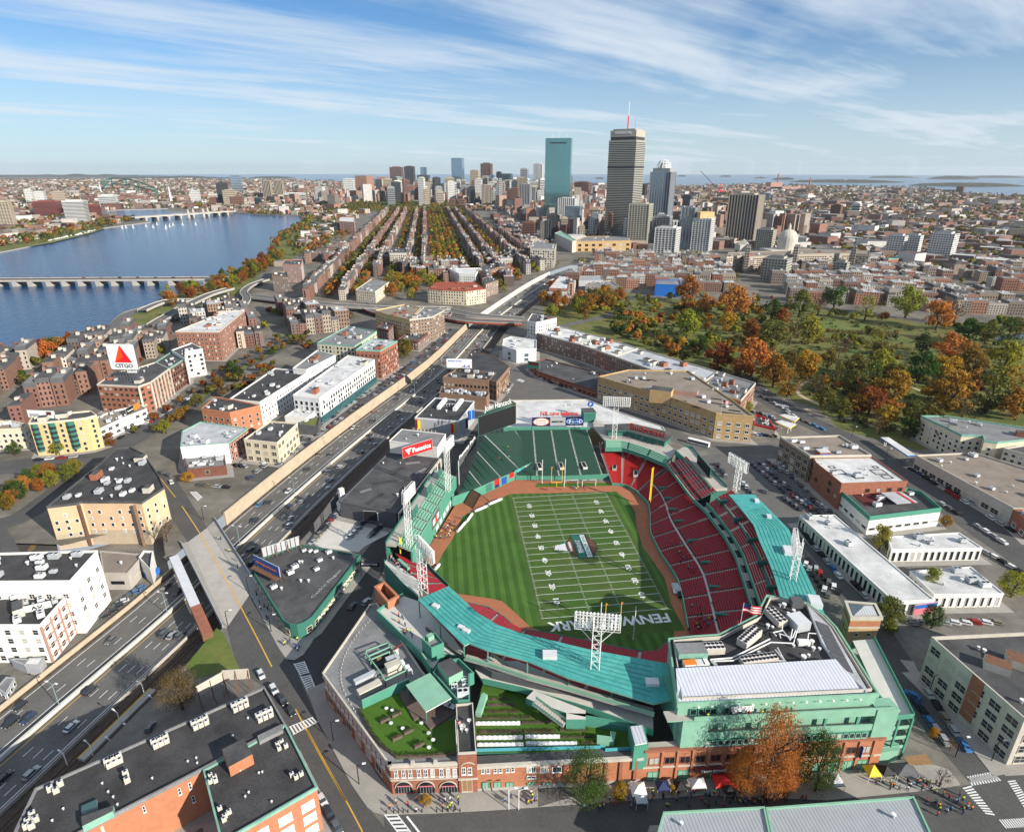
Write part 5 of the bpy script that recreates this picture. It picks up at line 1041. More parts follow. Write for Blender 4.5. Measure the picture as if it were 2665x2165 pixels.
mc=thing('roof_machinery','cluster of ducts and steel frames on the grey corner roof','machinery',W('Q6',650,760,BZ))
for x0_,y0_,x1_,y1_ in((440,610,680,520),(470,670,720,560),(490,710,700,620),(430,630,600,850),(600,850,650,940),(650,940,880,830),(880,830,790,690),(690,530,760,640)):
 a,c=W('Q6',x0_,y0_,BZ+2.6),W('Q6',x1_,y1_,BZ+2.6);b=MB();b.bar(a,c,.22,'green_light');b.bar(a,(*a[:2],BZ),.16,'green_light');b.bar(c,(*c[:2],BZ),.16,'green_light');b.build('steel_frame',mc)
for x,y,hx,hy,rot,hh,m in((620,740,3.4,2.2,25,1.0,'black'),(580,720,.8,.8,25,1.9,'rust'),(735,740,2.0,1.0,25,2.2,'galv'),(740,830,2.2,1.3,25,2.8,'stone'),(830,800,1.0,.8,25,2.4,'white_metal'),(430,940,3.4,.8,30,1.8,'galv'),(480,1060,3.6,1.1,30,2.0,'stone'),(900,820,.7,.7,20,1.4,'white_metal'),(930,860,.6,.6,20,1.4,'white_metal'),(750,680,.7,.5,0,1.8,'rust'),(780,650,.6,.5,0,2.4,'white_metal')):
 p=W('Q6',x,y,BZ);b=MB();b.obox((p.x,p.y),(math.cos(R_(rot)),math.sin(R_(rot))),hx,hy,BZ,BZ+hh,m);b.build('duct',mc)
a,c=W('Q6',730,610,BZ+2.4),W('Q6',835,535,BZ+3);b=MB();b.bar(a,c,.4,'maroon',8);b.build('duct',mc)
b=MB();Lr=smooth_line([(W('Q6',x,y,BZ).x,W('Q6',x,y,BZ).y)for x,y in((480,280),(330,450),(220,640),(160,850),(190,1050),(320,1290))],5)
for k in range(len(Lr)):p=Lr[k];b.cyl(p,.13,BZ-.05,BZ+.5,'stone',5)
stuff(b.build('roof_stud',mc))
gd=thing('roof_garden','rooftop kitchen garden with planted rows behind the brick front','garden',(-32,-104,9));gz=9.0
P=[W('H',x,y,gz)for x,y in((1032,1205),(1030,985),(1085,775),(1330,835),(1620,1010),(2000,1045),(2010,1205))];slab(gd,'terrace',P,0,gz-.05,'green_deep','turf')
for i,(x0_,y0_,x1_,m,z1)in enumerate(((1105,875,1250,'g',.7),(1110,912,1280,'s',.4),(1105,952,1310,'d',.8),(1035,990,1310,'g',.9),(1320,985,1400,'g',.6),(1040,1028,1315,'c',.9),(1325,1020,1510,'s',.6),(1060,1077,1320,'s',.7),(1335,1075,1535,'d',.7),(1560,1065,1740,'g',.7),(1045,1116,1330,'c',.9),(1345,1110,1560,'c',.9),(1565,1105,1770,'g',.6),(1050,1160,1335,'c',.9),(1350,1153,1665,'c',.9),(1690,1145,1780,'d',.9),(1830,1140,1900,'g',.8))):
 a,c=W('H',x0_,y0_,gz),W('H',x1_,y0_-2,gz);L_=(c-a).length;d=(c-a).normalized();mid=(a+c)/2;b=MB()
 if m=='c':
  n_=max(4,int(L_/.7));prev=None
  for k in range(n_+1):
   p=a.lerp(c,k/n_);w_=.55+.06*(k%2);zz=z1*(.85+.2*(k%2));cur=[(p.x-d.y*e,p.y+d.x*e,gz+f)for e,f in((-w_,0),(-w_*.7,zz*.7),(0,zz),(w_*.7,zz*.7),(w_,0))]
   if prev:
    for q in range(4):b.face([prev[q],cur[q],cur[q+1],prev[q+1]],'pale_grey')
   prev=cur
  b.build('row_cover',gd)
 else:
  b.obox((mid.x,mid.y),(d.x,d.y),L_/2,.5,gz-.04,gz+.25,'soil');bed=b.build('bed',gd);b=MB()
  for k in range(int(L_/.35)):p=a.lerp(c,(k+.5)/int(L_/.35));leafy(b,(p.x,p.y,gz+.2),.4,.45,z1,9 if m!='s' else 2,.16)
  b.build('crop',bed,loc=woff(gd),color={'g':(.10,.17,.02),'d':(.13,.14,.02),'s':(.08,.07,.03)}[m])
wallseg(gd,'teal_fence',[(W('H',x,y,gz).x,W('H',x,y,gz).y)for x,y in((1042,1200),(1840,1180))],.12,gz,gz+1.1,'teal_fence');wallseg(gd,'teal_fence',[(W('H',x,y,gz).x,W('H',x,y,gz).y)for x,y in((1840,1198),(2010,1188))],.12,gz,gz+1.1,'teal_fence')
for Lp in([(1055,960),(1090,850),(1100,840)],[(1790,1110),(1885,1120),(1890,1075)]):
 b=MB();wall_line(b,[(W('H',x,y,gz+2).x,W('H',x,y,gz+2).y)for x,y in Lp],1.6,gz,gz+2,'green_light');b.build('green_duct',gd)
sk=[W('H',x,y,14)for x,y in((1985,1035),(2075,1025),(2110,1150),(2020,1165))];q=thing('garden_kiosk','green stair head with pale ribbed roof at the end of the garden','stair head',(sk[0]+sk[2])/2-Vector((0,0,14)));slab(q,'wall',sk,5,13.6,'green_paint');slab(q,'roof',inset(ccw([(p.x,p.y)for p in sk]),.4),13.6,13.9,'white_metal','silver_roof')
slab(gd,'tower_edge',[W('H',x,y,11)for x,y in((1620,1000),(2000,1045),(2000,1020),(1640,960))],8,11,'green_paint')
tt=[W('X',x,y,16)for x,y in((120,620),(250,560),(430,740),(290,820))];q=thing('brick_tower','roofless brick tower by the ballpark banner','tower',(tt[0]+tt[2])/2-Vector((0,0,16)));tb=ccw([(p.x,p.y)for p in tt]);b=MB();b.ring(tb,0,16,.6,'brick_orange');b.build('wall',q);b=MB();b.ring(inset(tb,-.15),15.6,16.2,.9,'brick_orange');b.build('coping',q);b=MB();b.prism(inset(tb,.5),11,12,'dark_grey');b.build('floor',q)
rp=thing('ramp_building','open green steel ramp structure on the corner behind the club','ramp',(72,-100,0))
rq=[W('I',x,y,15)for x,y in((1150,480),(1270,470),(1500,920),(1340,935),(1300,800))];slab(rp,'top_ramp',rq,14.5,15,'green_paint','concrete_light');wallseg(rp,'ramp_rail',[(p.x,p.y)for p in(rq[1],rq[2],rq[3])],.2,15,16.3,'green_paint')
rq2=[(p.x,p.y)for p in rq]
for z in(11,7.2,3.6):slab(rp,'ramp_floor',inset(ccw(rq2),.15),z-.4,z,'green_light','concrete');b=MB();b.ring(inset(ccw(rq2),-.05),z+.0,z+1.1,.12,'green_light');b.build('ramp_rail',rp)
for p in(rq[0],rq[1],rq[2],rq[3],rq[1].lerp(rq[2],.33),rq[1].lerp(rq[2],.66),rq[2].lerp(rq[3],.5)):b=MB();b.bar((p.x,p.y,0),(p.x,p.y,14.6),.35,'green_paint',4);b.build('column',rp)
slab(rp,'core',inset(ccw(rq2),3.2),0,14.4,'green_deep');slab(rp,'base_block',[W('I',x,y,4.5)for x,y in((1270,1130),(1420,1110),(1420,1060),(1290,1060))],0,4.5,'green_light')
lt=[W('I',x,y,12)for x,y in((1140,350),(1320,350),(1280,270),(1105,255))];lh=hsolve('I',1140,350,455);q=thing('lift_tower','square tan brick lift tower with pyramid skylight beside the ramp','tower',(lt[0]+lt[2])/2-Vector((0,0,12)));tb=ccw([(p.x,p.y)for p in lt]);slab(q,'shaft',inset(tb,.2),0,12,'brick_tan');b=MB();b.ring(inset(tb,-.25),11.2,12.4,.9,'stone');b.ring(inset(tb,.05),8.3,10.4,.3,'brick_orange');b.ring(inset(tb,-.02),7.6,8.2,.3,'stone');b.build('cornice',q)
ci=inset(tb,1.2);c=sum((V2(p)for p in ci),Vector((0,0)))/4;b=MB()
for i in range(4):b.face([(*ci[i],12.1),(*ci[(i+1)%4],12.1),(c.x,c.y,14)],'seam_roof')
b.build('skylight',q);b=MB();b.prism(inset(tb,.4),11.8,12.05,'dark_grey');b.build('roof',q)
for i in range(4):
 if facing(tb[i],tb[(i+1)%4])>.2:
  for f in(.3,.7):add_window(q,tb[i],tb[(i+1)%4],(V2(tb[(i+1)%4])-V2(tb[i])).length*f,4.2,1.3,1.4,'stone','glass_dark',0)
# --- floodlight towers
def light_tower(label,base,ztop,rw,face=None,rh=5.2,lw=2.4,fork=False):
 base=Vector(base);r=thing('light_tower',label,'light tower',base,'stadium light towers');f=Vector((face[0],face[1]))if face else Vector((0,8))-V2(base);f.normalize();s=Vector((-f.y,f.x));S3=Vector((s.x,s.y,0));F3=Vector((f.x,f.y,0));z0,z1=base.z,ztop
 b=MB();hw=lw/2;cs=[(-1,-1),(1,-1),(1,1),(-1,1)];at=lambda k,z:Vector((base.x,base.y,z))+S3*(cs[k][0]*hw)+F3*(cs[k][1]*hw*.8)
 for k in range(4):b=MB();b.bar(at(k,z0),at(k,z1-.8),.14,'white_metal');b.build('leg',r)
 n=max(3,int((z1-rh-z0)/2.3));b=MB()
 for i in range(n):
  za,zb=z0+(z1-rh*.5-z0)*i/n,z0+(z1-rh*.5-z0)*(i+1)/n
  for k in range(4):j=(k+1)%4;b.bar(at(k,za),at(j,zb)if i%2 else at(j,zb),.075,'white_metal');b.bar(at(k,zb),at(j,zb),.075,'white_metal')
 b.build('bracing',r);b=MB();P=lambda x,z,y=0.:Vector((base.x,base.y,z))+S3*x+F3*(hw+.3+y)
 for z in np.linspace(z1-rh,z1,6):b.bar(P(-rw/2,z),P(rw/2,z),.09,'white_metal')
 for x in np.linspace(-rw/2,rw/2,9):b.bar(P(x,z1-rh),P(x,z1),.09,'white_metal');b.bar(P(x,z1-rh,-.9),P(x,z1,-.9),.06,'white_metal')
 for z in(z1-rh,z1):b.bar(P(-rw/2,z,-.9),P(rw/2,z,-.9),.08,'white_metal');b.bar(P(-rw/2,z,-.9),P(-rw/2,z),.08,'white_metal');b.bar(P(rw/2,z,-.9),P(rw/2,z),.08,'white_metal')
 for sgn in(-1,1):b.bar(at(1 if sgn>0 else 0,z1-rh-2.6),P(sgn*rw*.36,z1-rh,-.6),.11,'white_metal');b.bar(at(1 if sgn>0 else 0,z1-rh),P(sgn*rw*.42,z1-.5,-.6),.08,'white_metal')
 b.build('rack',r);b=MB()
 for z in np.linspace(z1-rh+.35,z1-.2,6):
  for x in np.linspace(-rw/2+.35,rw/2-.35,int(rw/.95)):c=P(x,z,.15);b.bar(c,c+F3*.45-Vector((0,0,.12)),.34,'headlight',6)
 stuff(b.build('lamp',r));return r
def tower_px(label,t,bx,by,bz,ty,rw,face=None,**k):p=W(t,bx,by,bz);return light_tower(label,p,zpx(p,spx(t,bx,ty)[1]),rw,face,**k)
tower_px('white light tower standing on the aqua roof in front','L',420,1650,AZ,1095,13,(.25,1));tower_px('white light tower standing on the first base aqua roof','Q4',1765,1095,RZ,640,12.5,(-1,.5));tower_px('white light tower behind the end of the first base roof','Q3',1770,1300,8,900,13,(-1,-.25));tower_px('white light tower on the right field roof deck','Q3',420,690,12.9,222,15,(-.25,-1));tower_px('white light tower at the bleachers end of the left field wall','Q2',285,1275,10.5,690,10,(1,-.45),lw=2.2);tower_px('slim white light tower in the middle of the left field wall','Y',325,840,10.5,80,10,(1,-.4),lw=2.2);tower_px('white light tower with a long rack at the left field corner','Q1',435,1035,9,500,13,(1,.5),lw=3)
# ------------------------------------------------------------------ buildings round the ballpark
def T_(t,*L_):return[(t,x,y)for x,y in L_]
W_small=dict(floor=3.3,gap=3.0,w=1.3,h=1.8,frame='white_paint')
r,poly,h=building('peach stucco hotel with black roof beside the avenue bridge',T_('D',(290,1118),(480,1096),(505,1086),(820,1086),(875,1090),(1015,998),(985,930),(890,790),(800,748),(720,757),(620,850)),16.5,z0=-5,wall='peach',roof='roof_black',parapet=.7,cap='roof_dark',win=dict(floor=3.3,gap=3.7,w=1.2,h=1.6,start=5,skip=.12,min_face=.3),ac=12,vents=8,huts=3)
b=MB();b.ring(inset(poly,-.06),-5,2.2,.3,'concrete_tan');b.build('base_course',r)
for x in(490,830):u=W('D',x,1100,16.5);b=MB();b.obox((u.x,u.y-.25),(1,0),.5,.35,-5,16.4,'rust' if x<600 else 'brick_brown');b.build('downpipe',r)
r,poly,h=building('red brick and stone office block carrying the big square sign',T_('D',(600,362),(855,374),(930,348),(1045,264),(960,225),(880,250),(700,290)),19.5,wall='brick',roof='roof_dark',cap='stone',win=dict(floor=3.8,gap=3.6,w=2.5,h=2.0,frame='brick_brown',glass='glass_dark'),ac=4,huts=2)
for k in range(len(poly)):
 p0,p1=poly[k],poly[(k+1)%len(poly)]
 if facing(p0,p1)>.1 and(V2(p0)+V2(p1)).x/2>-262:
  d,n,L_=wall_frame(p0,p1);b=MB();m=(V2(p0)+V2(p1))/2+n*.2;
  for j in range(int(L_/5)+1):q=V2(p0)+d*(L_*j/max(1,int(L_/5)))+n*.25;b.obox((q.x,q.y),(d.x,d.y),.7,.3,0,19.4,'stone')
  b.build('stone_pier',r)
building('dark red brick block between the sign building and the white block',T_('D',(1045,264),(1142,202),(1060,160),(960,225)),19,wall='brick_dark',cap='copper_green',win=dict(floor=3.6,gap=3.4,w=2.2,h=2.0,glass='glass_dark',frame='brick_brown'),ac=2)
building('white glazed block at the far end of the square',T_('D',(1142,200),(1145,158),(1252,142),(1185,105),(1060,150)),21,wall='white_wall',cap='white_wall',win=dict(floor=3.7,gap=3.4,w=2.2,h=2.2,frame='white_wall'),ac=2)
r,poly,h=building('yellow brick apartment block with dark green bay windows',T_('D',(178,602),(300,594),(440,582),(530,570),(597,552),(560,525),(200,560)),base=(0,800),wall='yellow_wall',roof='roof_dark',cap='cream',win=dict(floor=3.2,gap=3.2,w=1.4,h=1.9,frame='cream'),ac=3,huts=2)
for x in(215,320,430):
 u=W('D',x,596-(x-215)*.07,h);b=MB();b.cyl((u.x,u.y),2.2,3,h-.3,'green_deep',8);b.build('bay_window',r)
 b=MB();
 for z in range(4,int(h)-1,3):b.cyl((u.x,u.y),2.3,z+.2,z+1.7,'glass',8)
 b.build('bay_glazing',r)
building('cream stone block at the edge beside the yellow apartments',T_('D',(-120,645),(150,632),(172,606),(60,585),(-120,595)),12.5,wall='cream',cap='cream',roof='roof_tan',win=dict(floor=3.4,gap=3,w=1.5,h=1.9),ac=4)
r,poly,h=building('low white shop building with billboard on the curve of the square',T_('D',(612,640),(780,562),(908,512),(870,490),(700,525),(600,565)),8,wall='white_wall',roof='roof_tan',win=dict(floor=3.8,gap=4.5,w=3.4,h=2.2,frame='white_wall',glass='glass_dark'),ac=5)
a,c=W('D',785,545,9),W('D',868,500,9);r2,d,n,mid=billboard('billboard','black and orange billboard on the low white shop roof',(a.x,a.y),(c.x,c.y),9,13,'black',zl=8);b=MB();q=(mid+V2(c))/2+n*.15;b.obox((q.x,q.y),(d.x,d.y),(c-a).length/4-.2,.03,9.2,12.8,'orange');b.build('picture',r2);text('Santander',r2,(*(mid*1.0-d*((c-a).length*.22)+n*.2),11),(d.x,d.y,0),(0,0,1),1.3,(c-a).length*.42,'white_paint')
a,c=W('D',180,565,19.5),W('D',345,572,19.5);r2,d,n,mid=billboard('billboard','white billboard with red mark on the yellow apartment roof',(a.x,a.y),(c.x,c.y),20,24.5,'white_paint',zl=18.3);b=MB();q=mid+d*(c-a).length*.3+n*.15;b.obox((q.x,q.y),(d.x,d.y),1.6,.03,22,24,'maroon');q=mid-d*(c-a).length*.25+n*.15;b.obox((q.x,q.y),(d.x,d.y),3.2,.03,20.4,22.6,'grey_wall');b.build('picture',r2)
a,c=gpx(299,990,19.5),gpx(366,991,19.5);zb,zt=zpx(a,961),zpx(a,895);a,c=V2(a),V2(c);d,n,L_=wall_frame(a,c);mid=(a+c)/2;sg=thing('square_sign','giant white square sign with red triangle reading CITGO','sign',(mid.x,mid.y,19.5))
hw=L_/2+.5;zc,hz=(zb+zt)/2,(zt-zb)/2;D3,N3,Z3=Vector((d.x,d.y,0)),Vector((n.x,n.y,0)),Vector((0,0,1));o=Vector((mid.x,mid.y,zc))
def rsq(h1,h2,rad,k=6):
 out=[]
 for sx,sy,t0 in((1,1,0),(-1,1,90),(-1,-1,180),(1,-1,270)):
  for i in range(k+1):t=R_(t0+90*i/k);out.append((sx*(h1-rad)+rad*math.cos(t),sy*(h2-rad)+rad*math.sin(t)))
 return out
R0=rsq(hw,hz,hw*.14);b=MB();b.face([o+D3*x+Z3*y for x,y in R0],'white_paint');b.face([o+D3*x+Z3*y-N3*.8 for x,y in R0][::-1],'dark_grey')
for i in range(len(R0)):p,q=R0[i],R0[(i+1)%len(R0)];b.face([o+D3*p[0]+Z3*p[1]-N3*.8,o+D3*q[0]+Z3*q[1]-N3*.8,o+D3*q[0]+Z3*q[1],o+D3*p[0]+Z3*p[1]],'dark_grey')
b.build('face',sg);mat('sign_orange',(.80,.07,.01),.5,.02);mat('sign_crimson',(.62,.012,.03),.5,.02);mat('sign_red',(.74,.015,.015),.5,.02)
tp,tl,tr_,tc=(-.02,.93),(-.62,-.46),(.66,-.46),(.05,.0);f3=lambda p:o+D3*(p[0]*hw)+Z3*(p[1]*hz)+N3*.06
for nm,P,m in(('triangle',(tp,tl,tc),'sign_orange'),('triangle',(tp,tc,tr_),'sign_crimson'),('triangle',(tl,tr_,tc),'sign_red')):b=MB();b.face([f3(p)for p in P],m);b.build(nm,sg)
text('CITGO',sg,o+Z3*(-hz*.71)+N3*.06,D3,Z3,hz*.33,hw*1.28,'navy','lettering',.05,True)
b=MB()
for k in range(9):
 x=-hw*.9+hw*1.8*k/8;p=o+D3*x;b.bar((p.x,p.y,19.4),(p.x,p.y,zb),.2,'dark_grey');q=p-N3*5;b.bar((q.x,q.y,19.4),(p.x-N3.x,p.y-N3.y,zt-2),.18,'dark_grey')
 if k<8:p2=p+D3*(hw*1.8/8);b.bar((p.x,p.y,19.8),(p2.x,p2.y,zb),.12,'dark_grey')
for z in(20.5,zb-.6):b.bar((*(o-D3*hw)[:2],z),(*(o+D3*hw)[:2],z),.15,'dark_grey')
b.build('steel_frame',sg);b=MB();q=o+D3*hw*.5+N3*.3;b.obox((q.x,q.y),(d.x,d.y),hw*.36,.05,zb-2.2,zb-1.0,'white_paint');b.build('name_plate',sg)
r,poly,h=building('building with pale grey flat roof and blank white painted end wall',T_('D',(1116,745),(1126,650),(1242,590),(1532,632),(1412,722)),12,wall='brick',roof='roof_pale',cap='copper_green',parapet=.5,win=dict(floor=3.6,gap=3.4,w=1.6,h=2.0,min_face=.1),ac=6)
for k in range(len(poly)):
 p0,p1=poly[k],poly[(k+1)%len(poly)];d,n,L_=wall_frame(p0,p1)
 if n.y<-.8:m=(V2(p0)+V2(p1))/2+n*.3;b=MB();b.obox((m.x,m.y),(d.x,d.y),L_/2,.12,0,12.2,'white_paint');b.build('painted_panel',r)
building('low dark brown block in front of the white end wall',T_('D',(1158,886),(1396,863),(1386,782),(1140,802)),5.2,wall='brick_dark',roof='roof_grey',ac=7,parapet=.5,win=dict(floor=9,gap=14,w=1.6,h=1.8,sill=2,frame='concrete'))
r,poly,h=building('cream three storey showroom with dark roof beside the highway',T_('D',(1508,702),(1712,724),(1838,602),(1670,590)),13,wall='cream',roof='roof_dark',cap='cream',win=dict(floor=4.2,gap=4.4,w=3.2,h=2.5,frame='cream',style=3),ac=3)
building('orange red brick block with dark flat roof behind the showroom',T_('D',(1245,512),(1420,536),(1606,492),(1440,456),(1330,440)),16.5,wall='brick_orange',roof='roof_black',cap='brick_orange',win=dict(floor=3.3,gap=4,w=1.3,h=1.6,frame='stone'),ac=3,huts=1)
building('long cream white institutional block with small square windows',T_('D',(1420,452),(1606,472),(1898,290),(1830,275),(1700,262)),16,wall='white_wall',roof='roof_black',cap='white_wall',win=dict(floor=3.6,gap=3.6,w=1.2,h=1.3,frame='white_wall',glass='glass_dark'),ac=8)
building('taller white wing of the long institutional block',T_('D',(1810,262),(1892,272),(2072,182),(1960,150)),19.5,wall='white_wall',roof='roof_grey',win=dict(floor=3.6,gap=4.5,w=1.1,h=1.2,glass='glass_dark'),ac=2,huts=2)
r,poly,h=building('sleek white and grey hotel with punched dark windows along the highway',T_('E',(-88,545),(72,562),(416,326),(250,300)),18.5,wall='pale_grey',roof='roof_white',cap='white_wall',parapet=.6,win=dict(floor=3.4,gap=3.4,w=1.8,h=2.4,sill=.6,start=5.5,frame='white_wall',glass='glass_dark'),ac=6,huts=2)
b=MB();b.prism(inset(poly,-.3),.2,5.6,'glass_teal','dark_grey');b.build('glass_base',r)
building('low white annex with green roof edge below the grey hotel',T_('D',(1760,560),(1890,570),(1960,520),(1850,500)),8,wall='white_wall',roof='roof_white',ac=2)
building('dark green planted low block beside the grey hotel',T_('D',(1840,610),(1965,620),(1980,560),(1890,580)),6,wall='dark_grey',roof='park_grass',ac=0,vents=0)
building('red brick turreted apartment house with green cornice beside the highway',T_('E',(300,265),(450,272),(556,212),(400,197)),base=(2,372),wall='brick',roof='roof_pale',cap='copper_green',win=dict(floor=3.3,gap=3,w=1.4,h=1.9,frame='brick_brown'),ac=5,huts=1)
building('cream mansard apartment house with green dormers',T_('E',(60,222),(290,242),(428,150),(250,120)),18,wall='cream',roof='roof_grey',cap='copper_green',win=dict(floor=3.3,gap=3.2,w=1.4,h=2.0,frame='copper_green'),ac=6,huts=2)
building('tall yellow apartment block near the overpass',T_('E',(418,22),(505,50),(632,78),(700,5),(600,-15)),base=(1,190),wall='yellow_wall',roof='roof_tan',cap='yellow_wall',win=dict(floor=3.2,gap=2.8,w=1.5,h=1.6,frame='cream'),ac=3,huts=2)
building('brown brick apartment block with bay corners near the overpass',T_('E',(632,80),(770,62),(846,22),(720,2)),base=(1,205),wall='brick_brown',roof='roof_grey',cap='stone',win=dict(floor=3.2,gap=2.7,w=1.5,h=1.7,frame='stone'),ac=4,huts=1)
building('low dark brick row with shallow roofs above the highway wall',T_('E',(560,200),(680,215),(748,160),(640,150)),8,wall='brick_dark',win=W_small,ac=3)
building('narrow red brick house behind the yellow apartment block',T_('E',(430,130),(500,145),(530,110),(470,95)),15,wall='brick_dark',win=W_small,ac=1)
r,poly,h=building('brown brick warehouse with ledges and billboard above the highway',T_('E',(838,434),(1120,456),(1166,408),(922,388)),base=(1,570),wall='brick_brown',roof='roof_dark',cap='brick_brown',win=dict(floor=3.6,gap=2.6,w=1.5,h=1.8,frame='brick_brown',glass='glass_dark',min_face=.1),ac=5,huts=1)
building('long brown brick hall with black pitched roof beside the highway',T_('E',(925,390),(1012,266),(1146,300),(1250,366),(1168,462)),14.5,wall='brick_brown',roof='roof_black',cap='brick_brown',parapet=.3,win=dict(floor=4.2,gap=3.2,w=1.4,h=2.2,frame='brick_brown',glass='glass_dark'),ac=0,vents=2)
building('low brick wing crowded with roof machines before the warehouse',T_('E',(815,532),(1106,562),(1125,532),(832,492)),9,wall='brick_brown',roof='roof_dark',ac=9,vents=6)
a,c=W('E',862,385,15.5),W('E',1016,388,15.5);zt=zpx(a,spx('E',862,318)[1]);zb=zpx(a,spx('E',862,372)[1]);r,d,n,mid=billboard('billboard','white billboard with skyline picture on the brown warehouse roof',(a.x,a.y),(c.x,c.y),zb,zt,'white_paint',zl=14.5);text('BRINGING OUR BEST',r,(*(mid-d*3+n*.2),zt-1.6),(d.x,d.y,0),(0,0,1),.9,(c-a).length*.55,'oval_blue')
b=MB();
for k in range(6):q=mid+d*(2+k*1.1)+n*.15;b.obox((q.x,q.y),(d.x,d.y),.5,.02,zb+.5,zb+1.2+.6*(k%3),('copper_green','orange','oval_blue')[k%3])
b.build('picture',r)
r,poly,h=building('grey and black music hall with coloured fins beside the highway',T_('Z',(385,425),(640,176),(1130,222),(935,472)),13,wall='grey_wall',roof='roof_black',cap='pale_grey',parapet=.6,ac=0,vents=3)
for x0_,y0_,x1_,y1_ in((680,290,770,180),(880,310,975,190)):a,c=W('Z',x0_,y0_,14.5),W('Z',x1_,y1_,14.5);b=MB();d=(c-a).normalized();m=(a+c)/2;b.obox((m.x,m.y),(d.x,d.y),(c-a).length/2,1.1,13,15.2,'white_metal');b.build('roof_duct',r)
b=MB();a,c=W('Z',750,265,14),W('Z',890,260,14)
for k in range(5):p=a.lerp(c,k/4);b.bar((p.x,p.y,13),(p.x,p.y,15),.12,'white_metal')
b.bar((*a[:2],15),(*c[:2],15),.12,'white_metal');b.build('duct_frame',r)
for x,y,m in((415,450,'red_sign'),(433,455,'yellow'),(852,500,'red_sign'),(872,495,'yellow'),(1035,440,'navy'),(1075,340,'oval_blue'),(1115,330,'oval_blue')):p=W('Z',x,y,12);b=MB();b.obox((p.x,p.y-.5),(1,0),.8,.5,6.5,12.4,m);b.build('fin',r)
building('pale vaulted hall with grey barrel roof behind the red billboard',T_('Z',(65,712),(220,565),(772,627),(665,797)),10,wall='white_wall',roof='roof_grey',cap='white_wall',parapet=.25,ac=0,vents=2)
b=MB();a,c=W('Z',350,550,10.5),W('Z',665,590,10.5);gq=thing('glass_vault','ribbed rusty vault roof beside the pale hall','vault',((a.x+c.x)/2,(a.y+c.y)/2,0))
slab(gq,'base',[(a.x,a.y-3),(c.x,c.y-3),(c.x,c.y+3),(a.x,a.y+3)],0,8,'grey_wall')
for k in range(15):
 p=a.lerp(c,k/14);b=MB()
 for j in range(6):t0,t1=math.pi*j/6,math.pi*(j+1)/6;b.bar((p.x,p.y+3*math.cos(t0),8+2.6*math.sin(t0)),(p.x,p.y+3*math.cos(t1),8+2.6*math.sin(t1)),.22,'stone' if k%2 else 'rust')
 b.build('rib',gq)
r,poly,h=building('long dark flat roofed club building with worn roof patches',T_('E',(200,1200),(500,902),(806,936),(546,1276)),8.5,wall='dark_grey',roof='roof_dark',cap='dark_grey',parapet=.5,ac=0,vents=3)
for x,y,a_,hx,hy in((480,1080,12,6,1.4),(560,1010,55,5,1.2),(420,1180,55,6,1.2),(650,960,10,4,1.1),(360,1130,30,3,1.0),(550,1180,60,5,.9),(700,1010,50,4,.8)):p=W('E',x,y,8.5);b=MB();b.obox((p.x,p.y),(math.cos(R_(a_)),math.sin(R_(a_))),hx,hy,8.41,8.52,'roof_grey' if hx<5 else 'roof_black');b.build('roof_patch',r)
b=MB();p0,p1=W('E',550,1276,9),W('E',808,938,9)
for k in range(11):p=p0.lerp(p1,k/10);b=MB();b.obox((p.x+1.2,p.y),(.6,.8),.5,.35,0,9.3,'stone');b.build('street_pier',r)
b=MB();wall_line(b,[(p0.x+1.2,p0.y),(p1.x+1.2,p1.y)],1.0,8.6,9.4,'stone');b.build('street_cornice',r)
building('white entrance block with ledge in front of the parking deck',T_('E',(182,1215),(345,1248),(400,1200),(230,1160)),5.5,wall='white_wall',roof='roof_dark',ac=0,vents=1,win=dict(floor=5,gap=4,w=2.6,h=2,frame='white_wall',glass='glass_dark'))
p=W('E',215,1190,5);r=thing('pylon','white square pylon standing over the parking deck','pylon',(p.x,p.y,0));b=MB();b.obox((p.x,p.y),(.8,.6),1.2,.9,0,zpx(p,spx('E',215,1118)[1]),'white_wall');b.build('shaft',r);b=MB();b.obox((p.x,p.y-.95),(1,0),.6,.05,8,10,'oval_blue');b.build('badge',r)
a,c=W('E',350,1310,3),W('E',530,1318,3);r,d,n,mid=billboard('billboard','dark and pink billboard facing the parking deck',(a.x,a.y),(c.x,c.y),2.5,7.5,'black',zl=0);b=MB();q=mid+d*3.2+n*.15;b.obox((q.x,q.y),(d.x,d.y),3.6,.03,2.8,7.2,'pale_grey');q=mid+d*4+n*.2;b.obox((q.x,q.y),(d.x,d.y),1.5,.03,4.5,6.5,'red_sign');b.build('picture',r)
a,c=W('Z',235,930,9.5),W('Z',605,810,9.5);zl_=8.5;zb,zt=zpx(a,spx('Z',235,930)[1]),zpx(a,spx('Z',235,800)[1]);zb=11;a,c=W('Z',235,930,11),W('Z',605,812,11);zt=zpx(a,spx('Z',235,800)[1]);r,d,n,mid=billboard('billboard','red billboard with white lettering reading Fanatics',(a.x,a.y),(c.x,c.y),11,zt,'red_sign',zl=8.5);L_=(V2(c)-V2(a)).length;text('Fanatics',r,(*(mid+d*(L_*.13)+n*.2),(11+zt)/2-.1),(d.x,d.y,0),(0,0,1),(zt-11)*.45,L_*.62,'white_paint','lettering',.05,True)
b=MB();q=mid-d*(L_*.32)+n*.2;E_=lambda x,z:(q.x+d.x*x,q.y+d.y*x,(11+zt)/2+z)
for P in(((-1.9,1.4),(-1.2,.5),(2.0,1.1),(2.0,1.9)),((-1.0,.2),(-.6,-.6),(1.3,-.2),(1.3,.6)),((-.2,-.8),(.2,-1.9),(.6,-1.4),(.6,-.6))):b.face([E_(x,z)for x,z in P],'white_paint')
b.build('logo',r)
